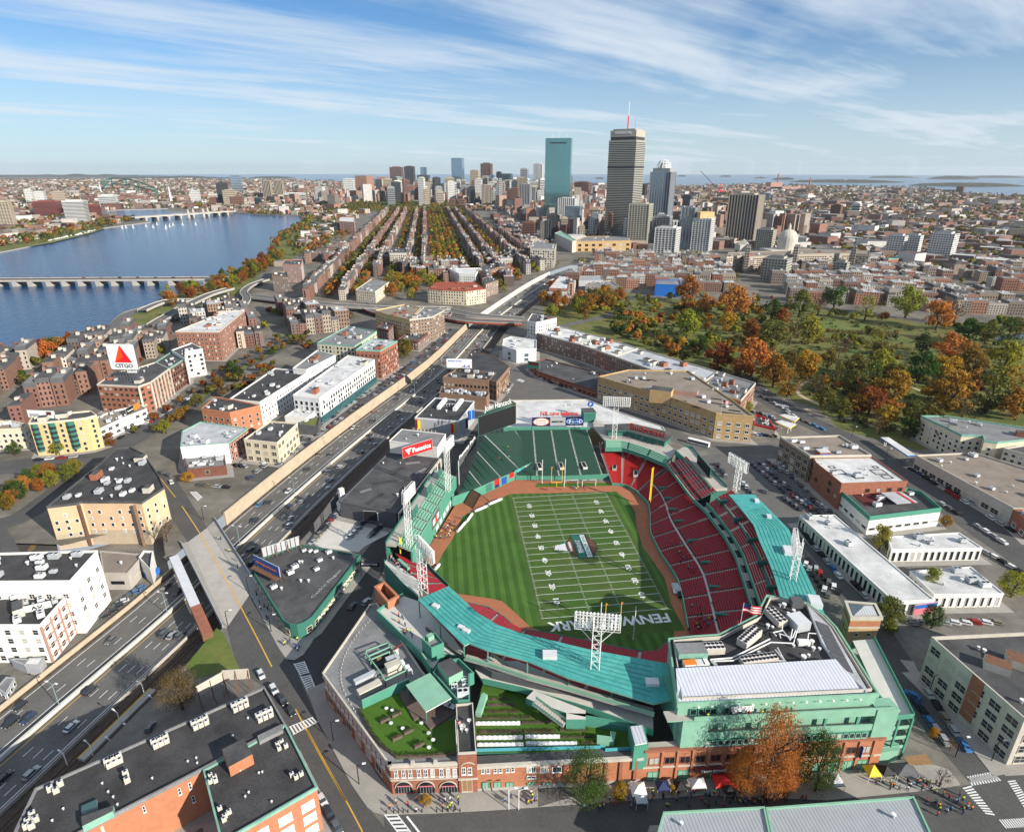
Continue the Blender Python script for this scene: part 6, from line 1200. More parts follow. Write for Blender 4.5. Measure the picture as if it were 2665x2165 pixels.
rpoly('parking_deck',mixed([('K',1515,690),('K',1600,560),('K',1840,340),('E',330,1290),('E',545,1300),('E',500,1400),('K',2137,730),('K',2060,800),('K',1600,740)]),.05,'concrete_light')
wall_thing('fence','tall dark screen fence between the parking deck and the railway',[(W('K',1585,600).x,W('K',1585,600).y),(W('K',1870,210).x,W('K',1870,210).y)],.3,0,6,'dark_grey',cat='fence')
r,poly,h=building('grey modern block with rounded brick corner and white roof edge',T_('E',(1205,240),(1212,200),(1262,184),(1415,206),(1415,258),(1292,268)),base=(5,345),wall='pale_grey',roof='roof_white',cap='white_wall',ac=4,win=dict(floor=4,gap=20,w=4,h=3,frame='pale_grey',glass='glass_teal'))
building('slim white apartment tower at the end of the brick terrace',T_('E',(1360,88),(1388,42),(1540,70),(1412,97)),base=(0,190),wall='white_wall',roof='roof_dark',cap='white_wall',win=W_small,ac=2,huts=1)
for i,(P,l)in enumerate(((T_('E',(1420,162),(1560,120),(1832,190),(1682,232)),'brick terrace with white roof, end closest to the slim white tower'),(T_('E',(1684,232),(1834,190),(2042,256),(1897,306)),'red brick terrace with white roofs in the middle of the row'),([('E',1899,307),('E',2044,256),('F',243,45),('F',120,135)],'grey brick terrace with pale roofs and many fire escapes'),(T_('F',(122,136),(245,45),(478,116),(388,222)),'brick terrace end with dark grey roof facing the park corner'))):
 building(l,P,14,wall=('brick_dark','brick','brick_brown','brick')[i],roof=('roof_white','roof_white','roof_pale','roof_grey')[i],cap='stone',win=dict(floor=3.2,gap=2.6,w=1.3,h=1.9,frame='stone'),ac=6,huts=6,group='brick terraces beside the park')
r,poly,h=building('low dark roofed red brick garage with green billboard end',T_('E',(1372,348),(1470,322),(1816,412),(1786,522),(1430,402)),5.2,wall='brick',roof='roof_dark',cap='brick_dark',win=dict(floor=4,gap=4.4,w=3,h=2,frame='brick_dark',glass='glass_dark'),ac=2)
a,c=W('E',1362,375,5),W('E',1435,385,5);r,d,n,mid=billboard('billboard','green billboard with red picture at the garage corner',(a.x,a.y),(c.x,c.y),5,11,'green_deep',zl=0);b=MB();q=mid+n*.15;b.obox((q.x,q.y),(d.x,d.y),(c-a).length*.4,.03,8,10.5,'maroon');b.build('picture',r)
r,poly,h=building('tan brick office with curved corner and flat roof facing the ballpark',[('E',1796,432),('E',1985,390),('F',60,40),('F',340,225),('F',466,322),('F',235,302),('F',150,270),('F',-60,200)],16.6,wall='brick_tan',roof='roof_tan',cap='brick_tan',win=dict(floor=4.2,gap=4.2,w=2.6,h=2.1,sill=1.2,frame='white_paint',style=2),ac=8,vents=5)
q=W('Q3',950,150,20);b=MB();b.obox((q.x,q.y),(.85,-.5),7,4.5,12,21,'brick_tan','roof_dark');b.build('tower_block',r);q=W('Q3',1200,150,19);b=MB();b.obox((q.x,q.y),(.85,-.5),9,4,16,19.5,'pinkish','roof_tan');b.build('penthouse',r)
for x,y in((1170,270),(1340,340),(1560,300),(1680,310),(1760,380),(1800,420),(1560,250),(560,60),(760,40),(840,40),(1680,405)):p=W('Q3',x,y,16.6);b=MB();b.obox((p.x,p.y),(.85,-.5),3.4,.8,16.5,16.75,'black');b.build('skylight',r)
r,poly,h=building('three storey brick loft with tan roof beside the parking rows',T_('F',(630,447),(815,567),(1192,562),(996,440),(702,450)),15,wall='brick_brown',roof='roof_tan',cap='stone',win=dict(floor=4.2,gap=4.6,w=3.6,h=2.8,frame='stone',glass='glass_dark',style=3),ac=6)
r,poly,h=building('red brick warehouse with bright white roof and black roof markings',T_('F',(850,607),(1010,737),(1416,722),(1202,572),(830,567)),13.9,wall='brick',roof='roof_white',cap='brick',parapet=.6,win=dict(floor=4,gap=5,w=2.4,h=2.0,frame='brick_dark',glass='glass_dark',min_face=.2,skip=.3),ac=2,huts=0)
for x,y,s in((990,660,3.2),(1110,690,2.4),(1240,660,3.4),(1290,690,2.4),(950,630,1.6),(1220,630,1.5)):p=W('F',x,y,13.9);b=MB();b.ring([(p.x-s,p.y-s*.8),(p.x+s,p.y-s*.8),(p.x+s,p.y+s*.8),(p.x-s,p.y+s*.8)],13.8,13.95,.45,'black');b.build('roof_marking',r)
p=W('F',890,560,14);b=MB();b.obox((p.x,p.y),(1,0),3,2.4,12,17,'brick','roof_white');b.build('roof_tower',r);b=MB();b.obox((p.x,p.y-2.5),(1,0),2.4,.1,14.4,16.2,'oval_blue');b.build('roof_sign',r)
r,poly,h=building('white restaurant with green parapet and open roof terrace',T_('F',(1000,792),(1182,955),(1622,902),(1500,800),(1412,778)),8,wall='white_wall',roof='roof_dark',cap='green_paint',parapet=1.8,win=dict(floor=4,gap=4.4,w=3.4,h=2.6,frame='white_wall',glass='glass_dark',min_face=.5),ac=3)
P=[W('F',x,y,10)for x,y in((1250,790),(1380,785),(1480,850),(1350,860))];slab(r,'terrace_cover',P,10,10.3,'grey_wall','roof_pale');slab(r,'terrace_floor',[W('F',x,y,8.1)for x,y in((1080,800),(1230,790),(1290,850),(1160,870))],8,8.1,'maroon');b=MB();P=[W('F',x,y,10.5)for x,y in((1355,785),(1460,850))];wall_line(b,[(p.x,p.y)for p in P],1.1,10.3,10.5,'red_sign');b.build('red_walk',r)
b=MB();b.ring(inset(poly,-.2),.2,2,.2,'white_wall');b.build('plinth',r)
for P,l in(([('F',750,932),('F',965,927),('I',1620,246),('I',1386,256)],'long white roofed motel wing with black and white panelled side'),(T_('F',(1320,1142),(1880,1132),(1735,1037),(1290,1062)),'white roofed motel wing beside the street of parked cars'),(T_('I',(1620,217),(2020,212),(1830,57),(1480,82)),'white roofed motel pavilion at the end of the parking rows')):
 r,poly,h=building(l,P,6,wall='white_wall',roof='roof_white',cap='white_wall',parapet=.3,win=dict(floor=5,gap=2.6,w=1.3,h=4.2,sill=.5,frame='white_wall',glass='glass_dark',style=0),ac=3,vents=3)
a,c=W('I',1490,320,1),W('I',1620,300,1);r,d,n,mid=billboard('mural_sign','colourful sunset picture panel on the end of the motel',(a.x,a.y-.6),(c.x,c.y-.6),.5,5,'pink',zl=0);b=MB();q=mid+n*.15;b.obox((q.x,q.y),(d.x,d.y),(c-a).length*.48,.02,3.2,4.8,'oval_blue');b.build('picture',r)
r,poly,h=building('long cream shop block with brown roof opposite the parked cars',T_('F',(1468,563),(2070,890),(2420,905),(2320,700),(1832,546)),8,wall='stone',roof='roof_tan',cap='stone',win=dict(floor=3.9,gap=5.2,w=4.2,h=2.6,frame='stone',glass='glass_dark',style=3),ac=12,vents=8)
building('cream apartment block with grey roof and balconies by the park',T_('F',(1500,318),(1560,346),(1752,437),(1882,442),(1892,472),(1972,482),(2260,455),(2200,400),(1660,320)),15,wall='cream',roof='roof_grey',cap='copper_green',win=dict(floor=3,gap=3.4,w=1.5,h=1.6,frame='white_paint',glass='glass_dark'),ac=2,huts=3)
building('grey apartment wing at the edge behind the shop block',T_('F',(2010,520),(2300,600),(2400,520),(2137,500)),13,wall='stone',roof='roof_dark',win=dict(floor=3,gap=3,w=1.7,h=1.6,glass='glass_dark'),ac=1)
building('red brick corner shop with yellow mural beside the shop block',T_('F',(2075,900),(2170,985),(2420,960),(2300,900)),8,wall='brick',roof='roof_dark',win=dict(floor=4,gap=5,w=3,h=2.2),ac=1)
for P,l,m in((T_('F',(600,348),(690,390),(730,365),(640,340)),'white and yellow filling station canopy','yellow'),(T_('F',(625,308),(720,350),(750,325),(660,302)),'yellow edged filling station canopy nearer the boulevard','yellow'),(T_('F',(1250,446),(1420,560),(1470,555),(1300,445)),'blue and red filling station canopy beside the boulevard','oval_blue')):
 Q=[W(t,x,y,5)for t,x,y in P];q=ccw([(p.x,p.y)for p in Q]);c=sum((V2(p)for p in q),Vector((0,0)))/4;r=thing('station_canopy',l,'canopy',(c.x,c.y,0),'filling station canopies');slab(r,'roof',q,4.3,5,m,'roof_white')
 for p in inset(q,2.0):b=MB();b.bar((*p,0),(*p,4.4),.2,'white_metal');b.build('post',r)
building('low dark shop of the filling station behind the tan office',T_('F',(470,370),(600,400),(560,340),(480,310)),4,wall='white_wall',roof='roof_dark',ac=2,cap='red_sign')
r,poly,h=building('concrete and brick office with big square windows at the street corner',[('I',1602,472),('I',2137,942),('I',2420,930),('I',2420,440),('I',2137,447)],16.5,wall='stone',roof='roof_dark',cap='stone',parapet=1.0,win=dict(floor=3.9,gap=4.7,w=3.7,h=2.7,sill=.7,frame='stone',glass='glass',style=3),ac=0,vents=4)
for x,y,hx,hy in((1975,640,3.2,2.2),(2110,620,3.6,2.6)):p=W('I',x,y,16.5);b=MB();b.obox((p.x,p.y),(.75,-.66),hx,hy,16.4,19,'stone','rust');b.build('chiller',r)
for k in range(len(poly)):
 p0,p1=poly[k],poly[(k+1)%len(poly)];d,n,L_=wall_frame(p0,p1)
 if n.x<-.4 and L_>20:
  for u in(.55,):q=V2(p0)+d*(L_*u)+n*.12;b=MB();b.obox((q.x,q.y),(d.x,d.y),2.0,.1,2,17.3,'brick');b.build('brick_bay',r)
for P,l in(([('I',650,1446),('I',1500,1382),('I',1620,1640),('I',700,1680)],'large grey ribbed metal roof at the bottom edge'),([('I',60,1472),('I',640,1441),('I',690,1680),('I',0,1680)],'smaller grey ribbed metal roof at the bottom edge')):building(l,P,9,wall='green_paint',roof='seam_roof',cap='green_light',parapet=.35,ac=0,vents=1)
r,poly,h=building('white rendered block with black roof beside the highway',T_('G',(-90,100),(90,95),(576,82),(416,262),(-90,266)),17.5,z0=-5.2,wall='white_wall',roof='roof_black',cap='white_wall',win=dict(floor=3.9,gap=5.0,w=2.2,h=2.2,frame='white_wall',glass='glass_dark',style=3,start=3),ac=9,vents=4)
r,poly,h=building('lower white and pink panelled block with black roof and small roof hut',T_('G',(-90,522),(240,522),(432,306),(300,266),(-90,268)),10.5,z0=-5.2,wall='white_wall',roof='roof_black',cap='white_wall',win=dict(floor=3.7,gap=4.4,w=2.2,h=2.3,frame='white_wall',glass='glass_dark',min_face=-.2),ac=10,vents=5,huts=1)
for k in range(len(poly)):
 p0,p1=poly[k],poly[(k+1)%len(poly)];d,n,L_=wall_frame(p0,p1)
 if n.x>.5:
  for j in range(int(L_/4.4)+1):q=V2(p0)+d*min(L_,j*L_/int(L_/4.4))+n*.1;b=MB();b.obox((q.x,q.y),(d.x,d.y),.35,.2,-5,10.4,'pinkish');b.build('pink_pier',r)
  for z in(-3,.8,4.6,8.4):q=V2(p0)+d*(L_/2)+n*.08;b=MB();b.obox((q.x,q.y),(d.x,d.y),L_/2,.14,z-.25,z+.25,'pinkish');b.build('pink_band',r)
a,c=W('G',150,440,10.8),W('G',305,405,10.8);r,d,n,mid=billboard('billboard','white billboard with black letters on the pink panelled block roof',(a.x,a.y),(c.x,c.y),10.8,13.2,'white_paint',zl=10.4);text('AV.',r,(*(mid+n*.2),12),(d.x,d.y,0),(0,0,1),1.6,4,'black','lettering',.03,True)
r,poly,h=building('open concrete parking shed with brown roof under the hotel',T_('G',(612,212),(752,212),(850,100),(592,80)),2.5,z0=-5.2,wall='concrete',roof='roof_tan',cap='concrete',parapet=.5,win=dict(floor=4.5,gap=7,w=6,h=2.0,sill=2.5,frame='concrete',glass='glass_dark',style=0),ac=0,vents=1)
building('small white block beside the open parking shed',T_('G',(822,122),(888,190),(905,85),(850,82)),3,z0=-5.2,wall='white_wall',roof='roof_dark',ac=0,vents=0)
for i,(P,l,h)in enumerate(((T_('M',(120,495),(270,555),(310,490),(160,485)),'small grey shed with flat roof by the pink panelled block',-1.6),(T_('M',(270,555),(435,560),(490,470),(330,480)),'small corrugated white shed by the pink panelled block',-1.2),(T_('M',(-40,810),(60,880),(160,700),(70,690)),'grey kiosk with solar roof beside the highway',-2.0))):building(l,P,h,z0=-5.2,wall='grey_wall',roof='roof_grey' if i!=1 else 'roof_white',parapet=.1,ac=0,vents=0,win=dict(floor=5,gap=2,w=1,h=1.2,glass='glass_dark')if i==2 else None,name='shed',cat='shed')
p=W('G',900,215,-5);b=MB();b.obox((p.x,p.y),(.9,.45),3,1.1,-5.1,-3.2,'oval_blue');r=thing('skip','blue waste container beside the parking shed','container',(p.x,p.y,-5.2));b.build('tub',r);b=MB();b.obox((p.x,p.y),(.9,.45),3.1,1.2,-3.2,-3.05,'oval_blue');b.build('rim',r)
GZ=14.5;brick_win=dict(floor=4,gap=5,w=2.2,h=2.3,frame='white_paint',style=3)
r1,poly1,h1=building('long brick block with black roof and air conditioners in the foreground',T_('G',(212,1485),(1562,886),(1686,1106),(1192,1370),(420,1770),(60,1800)),GZ,wall='brick_orange',roof='roof_black',cap='roof_grey',parapet=.6,ac=0,vents=0)
r2_,poly2,h2=building('square brick wing with green cornice and black roof in the foreground',T_('G',(1688,1108),(1872,1476),(1310,1800),(1202,1374)),GZ+.1,wall='brick_orange',roof='roof_black',cap='copper_green',parapet=.5,ac=0,vents=0,win=dict(floor=4.2,gap=4.6,w=3.2,h=2.6,frame='white_paint',glass='pale_grey',style=3,min_face=.2))
def ac_row(t,x,y,k,dx,dy,s=1.0,z=GZ,par=None,nm='air_conditioner'):
 for i in range(k):p=W(t,x+dx*i,y+dy*i,z);b=MB();b.obox((p.x,p.y),(.85,.52),.8*s,.55*s,z,z+1.9*s,'stone','pale_grey');b.cyl((p.x,p.y),.42*s,z+1.9*s,z+1.98*s,'white_metal',8,top='black');b.build(nm,par)
for x,y in((640,1335),(915,1220),(1150,1110),(1385,1005),(1530,1065)):ac_row('G',x,y,3,32,-15,1.0,par=r1);ac_row('G',x+8,y+18,3,32,-15,.75,par=r1)
for x,y in((300,1490),(335,1500),(360,1460),(195,1640),(170,1680),(215,1670),(190,1710),(160,1710),(745,1400),(755,1440)):ac_row('G',x,y,1,0,0,.8,par=r1)
for x,y in((1640,1225),(1665,1210),(1690,1235),(1650,1250),(1245,1410),(1270,1420),(1245,1445),(1275,1440),(1725,1405),(1750,1420),(1780,1400),(1300,1605),(1355,1625),(1330,1650),(1325,1670)):ac_row('G',x,y,1,0,0,.62,z=GZ+.1,par=r2_)
for x,y,k in((605,1450,1),(640,1500,1),(670,1530,1),(695,1575,1),(1165,1330,1),(1160,1300,1),(1110,1320,1),(900,1420,1),(1465,1065,1),(1375,1170,1),(310,1670,1),(375,1600,1)):p=W('G',x,y,GZ);b=MB();vent(b,(p.x,p.y),GZ-.1,.5);b.build('roof_vent',r1)
for x,y in((1530,1390),(1550,1385),(1470,1505),(1450,1530),(1420,1375),(1605,1560)):p=W('G',x,y,GZ);b=MB();vent(b,(p.x,p.y),GZ,.5);b.build('roof_vent',r2_)
P=[W('G',x,y,GZ+3.4)for x,y in((1310,1245),(1440,1180),(1490,1275),(1350,1350))];slab(r1,'roof_hut',P,GZ,GZ+3.4,'brick_orange','roof_dark')
P=[W('G',x,y,GZ+2)for x,y in((480,1640),(670,1575),(665,1610),(485,1700))];slab(r1,'green_dormer',P,GZ,GZ+2,'copper_green','roof_dark');P=[W('G',x,y,GZ+.8)for x,y in((480,1580),(570,1540),(575,1590),(480,1620))];slab(r1,'skylight',P,GZ,GZ+.8,'galv','glass_teal')
P=[W('G',x,y,GZ+1.2)for x,y in((1520,1165),(1665,1095),(1670,1130),(1530,1200))];slab(r1,'roof_wall',P,GZ,GZ+1.2,'roof_grey')
p0,p1=W('G',420,1770,GZ),W('G',1192,1370,GZ)
for x,y in((845,1600),(1055,1495),(1117,1462),(1137,1540),(600,1720)):px_window(r1,'G',x-16,y-20,x+16,y+22,(p0.x,p0.y),(p1.x,p1.y),style=1)
r,poly,h=building('dark roofed corner bar with rounded nose and painted roof lettering',T_('K',(905,1030),(1080,1320),(1230,1560),(1300,1605),(1380,1612),(1460,1585),(1550,1525),(1750,1270),(2085,838),(1420,718),(1000,870)),6,wall='green_deep',roof='roof_dark',cap='green_deep',parapet=.4,ac=0,vents=0,win=dict(floor=5,gap=3.4,w=2.4,h=2.4,frame='cream',glass='glass_dark',min_face=-.3))
b=MB()
for L_ in([(1500,1620),(1650,1500),(1900,1170),(2090,900)],):
 Q=resample([Vector((*(W('K',x,y,3)[:2]),0))for x,y in L_],16)
 for k in range(17):p=Q[k];b=MB();b.obox((p.x,p.y),(.7,.7),.9,.3,2.6,3.4,'cream');b.build('awning',r)
for x,y,s in((1310,1040,1.0),(1360,975,1.0),(1125,1200,.9),(1460,790,.7),(1530,795,.7),(1590,800,.7),(1735,810,.9),(1600,1000,.8),(1635,900,.8)):p=W('K',x,y,6);b=MB();ac_unit(b,(p.x,p.y),(.8,.6),s,6);b.build('air_conditioner',r)
for x,y in((1425,1130),(1510,1130),(1785,875),(1210,1215),(1440,920),(1410,920)):p=W('K',x,y,6);b=MB();vent(b,(p.x,p.y),6,1);b.build('roof_vent',r)
q0,q1=W('K',1560,1290,6),W('K',1850,1010,6);text("Cask'n Flagon",r,(*((q0+q1)/2)[:2],5.95),q1-q0,(-(q1-q0).y,(q1-q0).x,0),1.6,(q1-q0).length*1.1,'roof_pale','roof_lettering',.005)
a,c=W('K',912,930,9),W('K',1190,1070,9);zt=zpx(a,spx('K',912,830)[1]);r,d,n,mid=billboard('billboard','blue billboard with orange lettering on the corner bar roof',(a.x,a.y),(c.x,c.y),9,max(zt,11.5),'blue_sign',zl=5.9);text('FANTASTIC GAME NIGHT',r,(*(mid+n*.2),10.8),(d.x,d.y,0),(0,0,1),.8,(c-a).length*.8,'orange')
b=MB();q=mid+n*1.2;b.obox((q.x,q.y),(d.x,d.y),(c-a).length/2,.9,8.2,8.5,'rust');b.build('catwalk',r)
a,c=W('K',1000,860,7),W('K',1415,720,7);r,d,n,mid=billboard('billboard','rusty back of a billboard at the rear of the corner bar roof',(c.x,c.y),(a.x,a.y),7.5,11.5,'cream',zl=5.9)
b=MB()
for k in range(9):q=V2(a).lerp(V2(c),k/8);q2=q+Vector((.4,-.9))*.9;b.bar((q.x-n.x*.5,q.y-n.y*.5,6),(q.x-n.x*.5,q.y-n.y*.5,11.6),.12,'rust')
b.build('rear_frame',r)
for(x0_,y0_),(x1_,y1_),l in(((1160,885),(1310,800),'white backed billboard frame on the grass by the avenue'),((1315,790),(1465,780),'white backed billboard frame facing the avenue corner')):
 a,c=W('G',x0_,y0_+70,2),W('G',x1_,y1_+70,2);a,c=W('G',x0_,y0_,8),W('G',x1_,y1_,8);r,d,n,mid=billboard('billboard',l,(c.x,c.y),(a.x,a.y),5,8.6,'white_wall','rust','stone',True,0)
a,c=W('G',1025,105,2.6),W('G',1225,560,2.6);m1=a.lerp(c,.68);r=thing('footbridge','covered grey footbridge with brown end crossing the highway','footbridge',((a.x+c.x)/2,(a.y+c.y)/2,-6));d=(c-a).normalized()
b=MB();m=(a+m1)/2;b.obox((m.x,m.y),(d.x,d.y),(m1-a).length/2,1.7,-.6,2.6,'grey_wall','pale_grey');b.build('tube',r);b=MB();m=(c+m1)/2;b.obox((m.x,m.y),(d.x,d.y),(c-m1).length/2,1.75,-.6,2.55,'rust','brick');b.build('brown_tube',r)
for f in(.02,.35,.68,.98):p=a.lerp(c,f);b=MB();b.obox((p.x,p.y),(d.x,d.y),.5,.9,-6,-.6,'concrete');b.build('pier',r)
br_=thing('avenue_bridge','concrete avenue bridge with railings over the highway','bridge',(-155,10,-6));Lb=mixed([('K',90,700),('K',560,1640)]);Rb=mixed([('K',470,440),('K',960,1210)])
slab(br_,'deck',[Lb[0]+Vector((-6,10,0)),Lb[1],Rb[1],Rb[0]+Vector((-2,4,0))],-1.3,-.02,'concrete')
b=MB();b.prism(ccw([(p.x,p.y)for p in(W('K',165,688),W('K',600,1640),W('K',850,1275),W('K',385,525))]),.05,.055,'concrete');b.build('carriageway',br_)
for L_ in(Lb,Rb):wallseg(br_,'railing',[(p.x,p.y)for p in L_],.2,-.1,1.5,'galv')
slab(br_,'footway',[W('K',90,700),W('K',165,688),W('K',600,1640),W('K',545,1640)],-.02,.2,'sidewalk');slab(br_,'footway',[W('K',385,525),W('K',470,440),W('K',955,1205),W('K',855,1275)],-.02,.2,'sidewalk')
dirp=Vector((.30,.95)).normalized()
for f in(.25,.5,.75):p=(Lb[0].lerp(Rb[0],.5)).lerp(Lb[1].lerp(Rb[1],.5),f);b=MB();b.obox((p.x,p.y),dirp,9,.5,-6,-1.3,'concrete');b.build('pier',br_)
b=MB();L_=[W(t,x,y,.075)for t,x,y in(('D',1000,930),('D',1085,1055))]
def yline(L_,w,m,z=.075):
 P=smooth_line([(p.x,p.y)for p in L_],4);strip(b,P,w,z,m)
yline(mixed([('D',985,930),('D',1085,1055)]),.35,'paint_yellow');yline(mixed([('D',1125,1110),('K',300,590),('K',600,1120),('K',915,1710),('G',1605,760)]),.4,'paint_yellow');yline(mixed([('G',1745,1010),('G',1900,1300),('G',2042,1550)]),.35,'paint_yellow');yline(mixed([('H',0,1070),('H',160,1360),('H',315,1645),('S',1010,2300)]),.35,'paint_yellow')
def zebra(t,P,n,m='paint_white',edge=True):
 "ladder crossing: P = two long edges a0-a1 and b0-b1"
 a0,a1,b0,b1=(W(t,*q,.08)for q in P)
 for k in range(n):
  s0,s1=(k+.2)/n,(k+.75)/n;b.face([a0.lerp(a1,s0),b0.lerp(b1,s0),b0.lerp(b1,s1),a0.lerp(a1,s1)],m)
 if edge:
  for p,q in((a0,a1),(b0,b1)):yline([p,q],.3,m,.085)
zebra('G',((1735,740),(1775,810),(1795,725),(1825,795)),7);zebra('G',((1775,815),(1825,920),(1830,805),(1865,890)),8);zebra('G',((1705,1115),(1850,1055),(1730,1160),(1880,1080)),8);zebra('D',((1175,1020),(1225,1075),(1210,1018),(1250,1055)),7);zebra('H',((470,1580),(560,1698),(545,1575),(640,1698)),5)
yline(mixed([('H',615,1600),('H',700,1710)]),.5,'paint_white')
zebra('I',((1810,1260),(1830,1310),(1960,1230),(2000,1290)),1,edge=False)
for Q in(((1805,1262),(1960,1232),(1835,1315),(2010,1285)),((2040,1285),(2137,1440),(2085,1280),(2180,1420)),((1780,1325),(1920,1480),(1830,1310),(1975,1490)),((1990,1510),(2137,1500),(2030,1560),(2180,1550))):zebra('I',Q,11,edge=False)
zebra('E',((1290,450),(1330,465),(1310,440),(1345,452)),6,edge=False);zebra('F',((600,235),(680,250),(600,245),(690,262)),8,edge=False)
structure(b.build('street_markings'))
b=MB()
for k in range(9):a,c=W('D',160+k*9,1395-k*13,-5.1),W('D',215+k*6,1370-k*12,-5.1);yline([a,c],.35,'paint_yellow',-5.1)
structure(b.build('hatched_marking'))
# ------------------------------------------------------------------ towers and the wider city
for nm,c in(('t_tan',(.36,.30,.22)),('t_grey',(.28,.29,.30)),('t_pale',(.55,.54,.51)),('t_brown',(.17,.085,.06)),('t_dark',(.05,.052,.055)),('t_conc',(.40,.34,.27)),('t_olive',(.36,.34,.28)),('t_red',(.20,.05,.035))):mat(nm,c,.8,.08,.02)
mat('g_teal',(.17,.33,.35),.05,.12,.01,metal=.85);mat('g_blue',(.22,.31,.40),.08,.15,.012,metal=.7);mat('g_dark',(.02,.025,.03),.12,.2,.02,spec=.7)
def bad(p,rad=9):
 if inside(p,river):return True
 for i in range(0,len(pike)-1):
  if(V2(p)-V2(pike[i])).length<40 and p[1]<860:
   if abs((V2(p)-V2(pike[i])).length)<34+rad*.5:return True
 return any(inside(p,P)or any((V2(p)-V2(q)).length<rad for q in P)for P in BN if abs(P[0][0]-p[0])<130 and abs(P[0][1]-p[1])<130)
def tower(t,xl,xr,yt,yb,style,wall,glass,label,rot=14,ratio=.9,fh=3.8,name='office_tower',cat='tower',crown=None,bay=6):
 xm=(xl+xr)/2;base=W(t,xm,yb);top=zpx(base,spx(t,xm,yt)[1]);mpp=1/px_per_m((base.x,base.y,top/2));tw=(xr-xl)*TILE[t][2]*mpp
 vd=V2(base)-V2(CAM);va=math.atan2(vd.y,vd.x)-math.pi/2;a=R_(rot);w=tw/(math.cos(a)+ratio*abs(math.sin(a)));d=w*ratio;ux=(math.cos(va-a),math.sin(va-a));c=V2(base)+vd.normalized()*d*.4
 r=thing(name,label,cat,(c.x,c.y,0));b=MB();H=top
 core={'bands':glass,'grid':glass,'glass':glass,'fins':glass,'plain':wall}[style];b.obox(c,ux,w/2-.35,d/2-.35,0,H,core,'roof_grey');b.build('core',r);vx=(-ux[1],ux[0])
 sc=max(1,round(2.6*mpp/fh*1.6))*fh;nf=max(2,int(H/sc));b=MB()
 if style in('bands','grid','glass'):
  th=sc*(.46 if style!='glass' else.1)
  for k in range(nf+1):b.obox(c,ux,w/2,d/2,H*k/nf-th*(1 if k==nf else 0),min(H+.3,H*k/nf+(th if k<nf else 0.3)),wall)
  b.build('floor_band',r)
 if style in('grid','fins'):
  b=MB();bw=max(bay,3.2*mpp)
  for L_,hx,u,v in((w,d,ux,vx),(d,w,vx,ux)):
   n=max(2,int(L_/bw))
   for k in range(n+1):
    for s in(-1,1):e=-L_/2+L_*k/n;p=(c.x+u[0]*e+v[0]*s*hx/2,c.y+u[1]*e+v[1]*s*hx/2);b.obox(p,u,bw*(.14 if style=='grid' else.24),.3,0,H+.2,wall)
  b.build('pier',r)
 if style=='plain':
  b=MB()
  for L_,hx,u,v in((w,d,ux,vx),(d,w,vx,ux)):
   n=max(2,int(L_/max(4,3*mpp)))
   for k in range(n):
    for j in range(nf):
     for s in(-1,1):e=-L_/2+L_*(k+.5)/n;p=(c.x+u[0]*e+v[0]*s*(hx/2-.3),c.y+u[1]*e+v[1]*s*(hx/2-.3));b.obox(p,u,L_/n*.28,.1,H*j/nf+sc*.3,H*j/nf+sc*.75,glass)
  stuff(b.build('glazing',r))
 if style!='glass':b=MB();b.obox(c,ux,w*.3,d*.3,H,H+max(3,H*.03),wall,'roof_dark');b.build('plant_room',r)
 if crown:crown(r,c,ux,vx,w,d,H)
 BN.append([(c.x+a_*ux[0]*w/2+e_*vx[0]*d/2,c.y+a_*ux[1]*w/2+e_*vx[1]*d/2)for a_,e_ in((-1,-1),(1,-1),(1,1),(-1,1))])
 return r,c,ux,w,d,H
def pru(r,c,ux,vx,w,d,H):
 b=MB();b.obox(c,ux,w*.46,d*.46,H,H+7,'t_dark');b.build('crown_recess',r);b=MB();b.obox(c,ux,w*.47,d*.47,H+7,H+20,'t_olive','roof_dark');b.build('crown',r);b=MB();b.obox(c,ux,w*.40,d*.40,H+20,H+23,'t_olive');b.build('cap',r)
 q=c-Vector((vx[0],vx[1]))*(d*.475);text('PRUDENTIAL',r,(q.x,q.y,H+15),(ux[0],ux[1],0),(0,0,1),5,w*.6,'white_paint','lettering',.3,True)
 b=MB();p=c+Vector(ux)*(-w*.02);b.bar((p.x,p.y,H+20),(p.x,p.y,H+50),1.3,'red_sign',6);b.bar((p.x,p.y,H+50),(p.x,p.y,H+78),.6,'white_paint',5);b.build('mast',r);b=MB();p=c+Vector(ux)*(w*.25);b.bar((p.x,p.y,H+20),(p.x,p.y,H+46),.5,'steel',5);b.build('antenna',r)
 b=MB();b.obox(c,ux,w/2+.3,d/2+.3,H*.74,H*.755,'t_dark');b.build('belt',r)
def hanc(r,c,ux,vx,w,d,H):
 b=MB()
 for k,f in enumerate((-.25,-.02,.3)):p=c+Vector(ux)*(w*f);b.bar((p.x,p.y,H),(p.x,p.y,H+12+6*(k==1)),.5,'white_metal',5)
 b.build('antenna',r);q=c-Vector((vx[0],vx[1]))*(d*.5+.2);b=MB();b.obox(q,ux,w*.32,.3,H-15,H-11,'g_dark');b.build('vent_slot',r)
def hunt(r,c,ux,vx,w,d,H):
 b=MB();b.obox(c,ux,w*.42,d*.42,H,H+9,'t_grey');b.build('setback',r);b=MB();n=12;rad=w*.34;K=lambda i,j:(c.x+rad*math.cos(2*math.pi*i/n)*math.cos(math.pi/2*j/5),c.y+rad*math.sin(2*math.pi*i/n)*math.cos(math.pi/2*j/5),H+9+rad*1.15*math.sin(math.pi/2*j/5))
 for i in range(n):
  for j in range(5):b.bar(K(i,j),K(i,j+1),.9,'white_metal');b.bar(K(i,j),K(i+1,j),.6,'white_metal')
 b.build('open_dome',r);b=MB();b.cyl(c,rad*.6,H+9,H+9+rad*.7,'galv',12);b.build('drum',r)
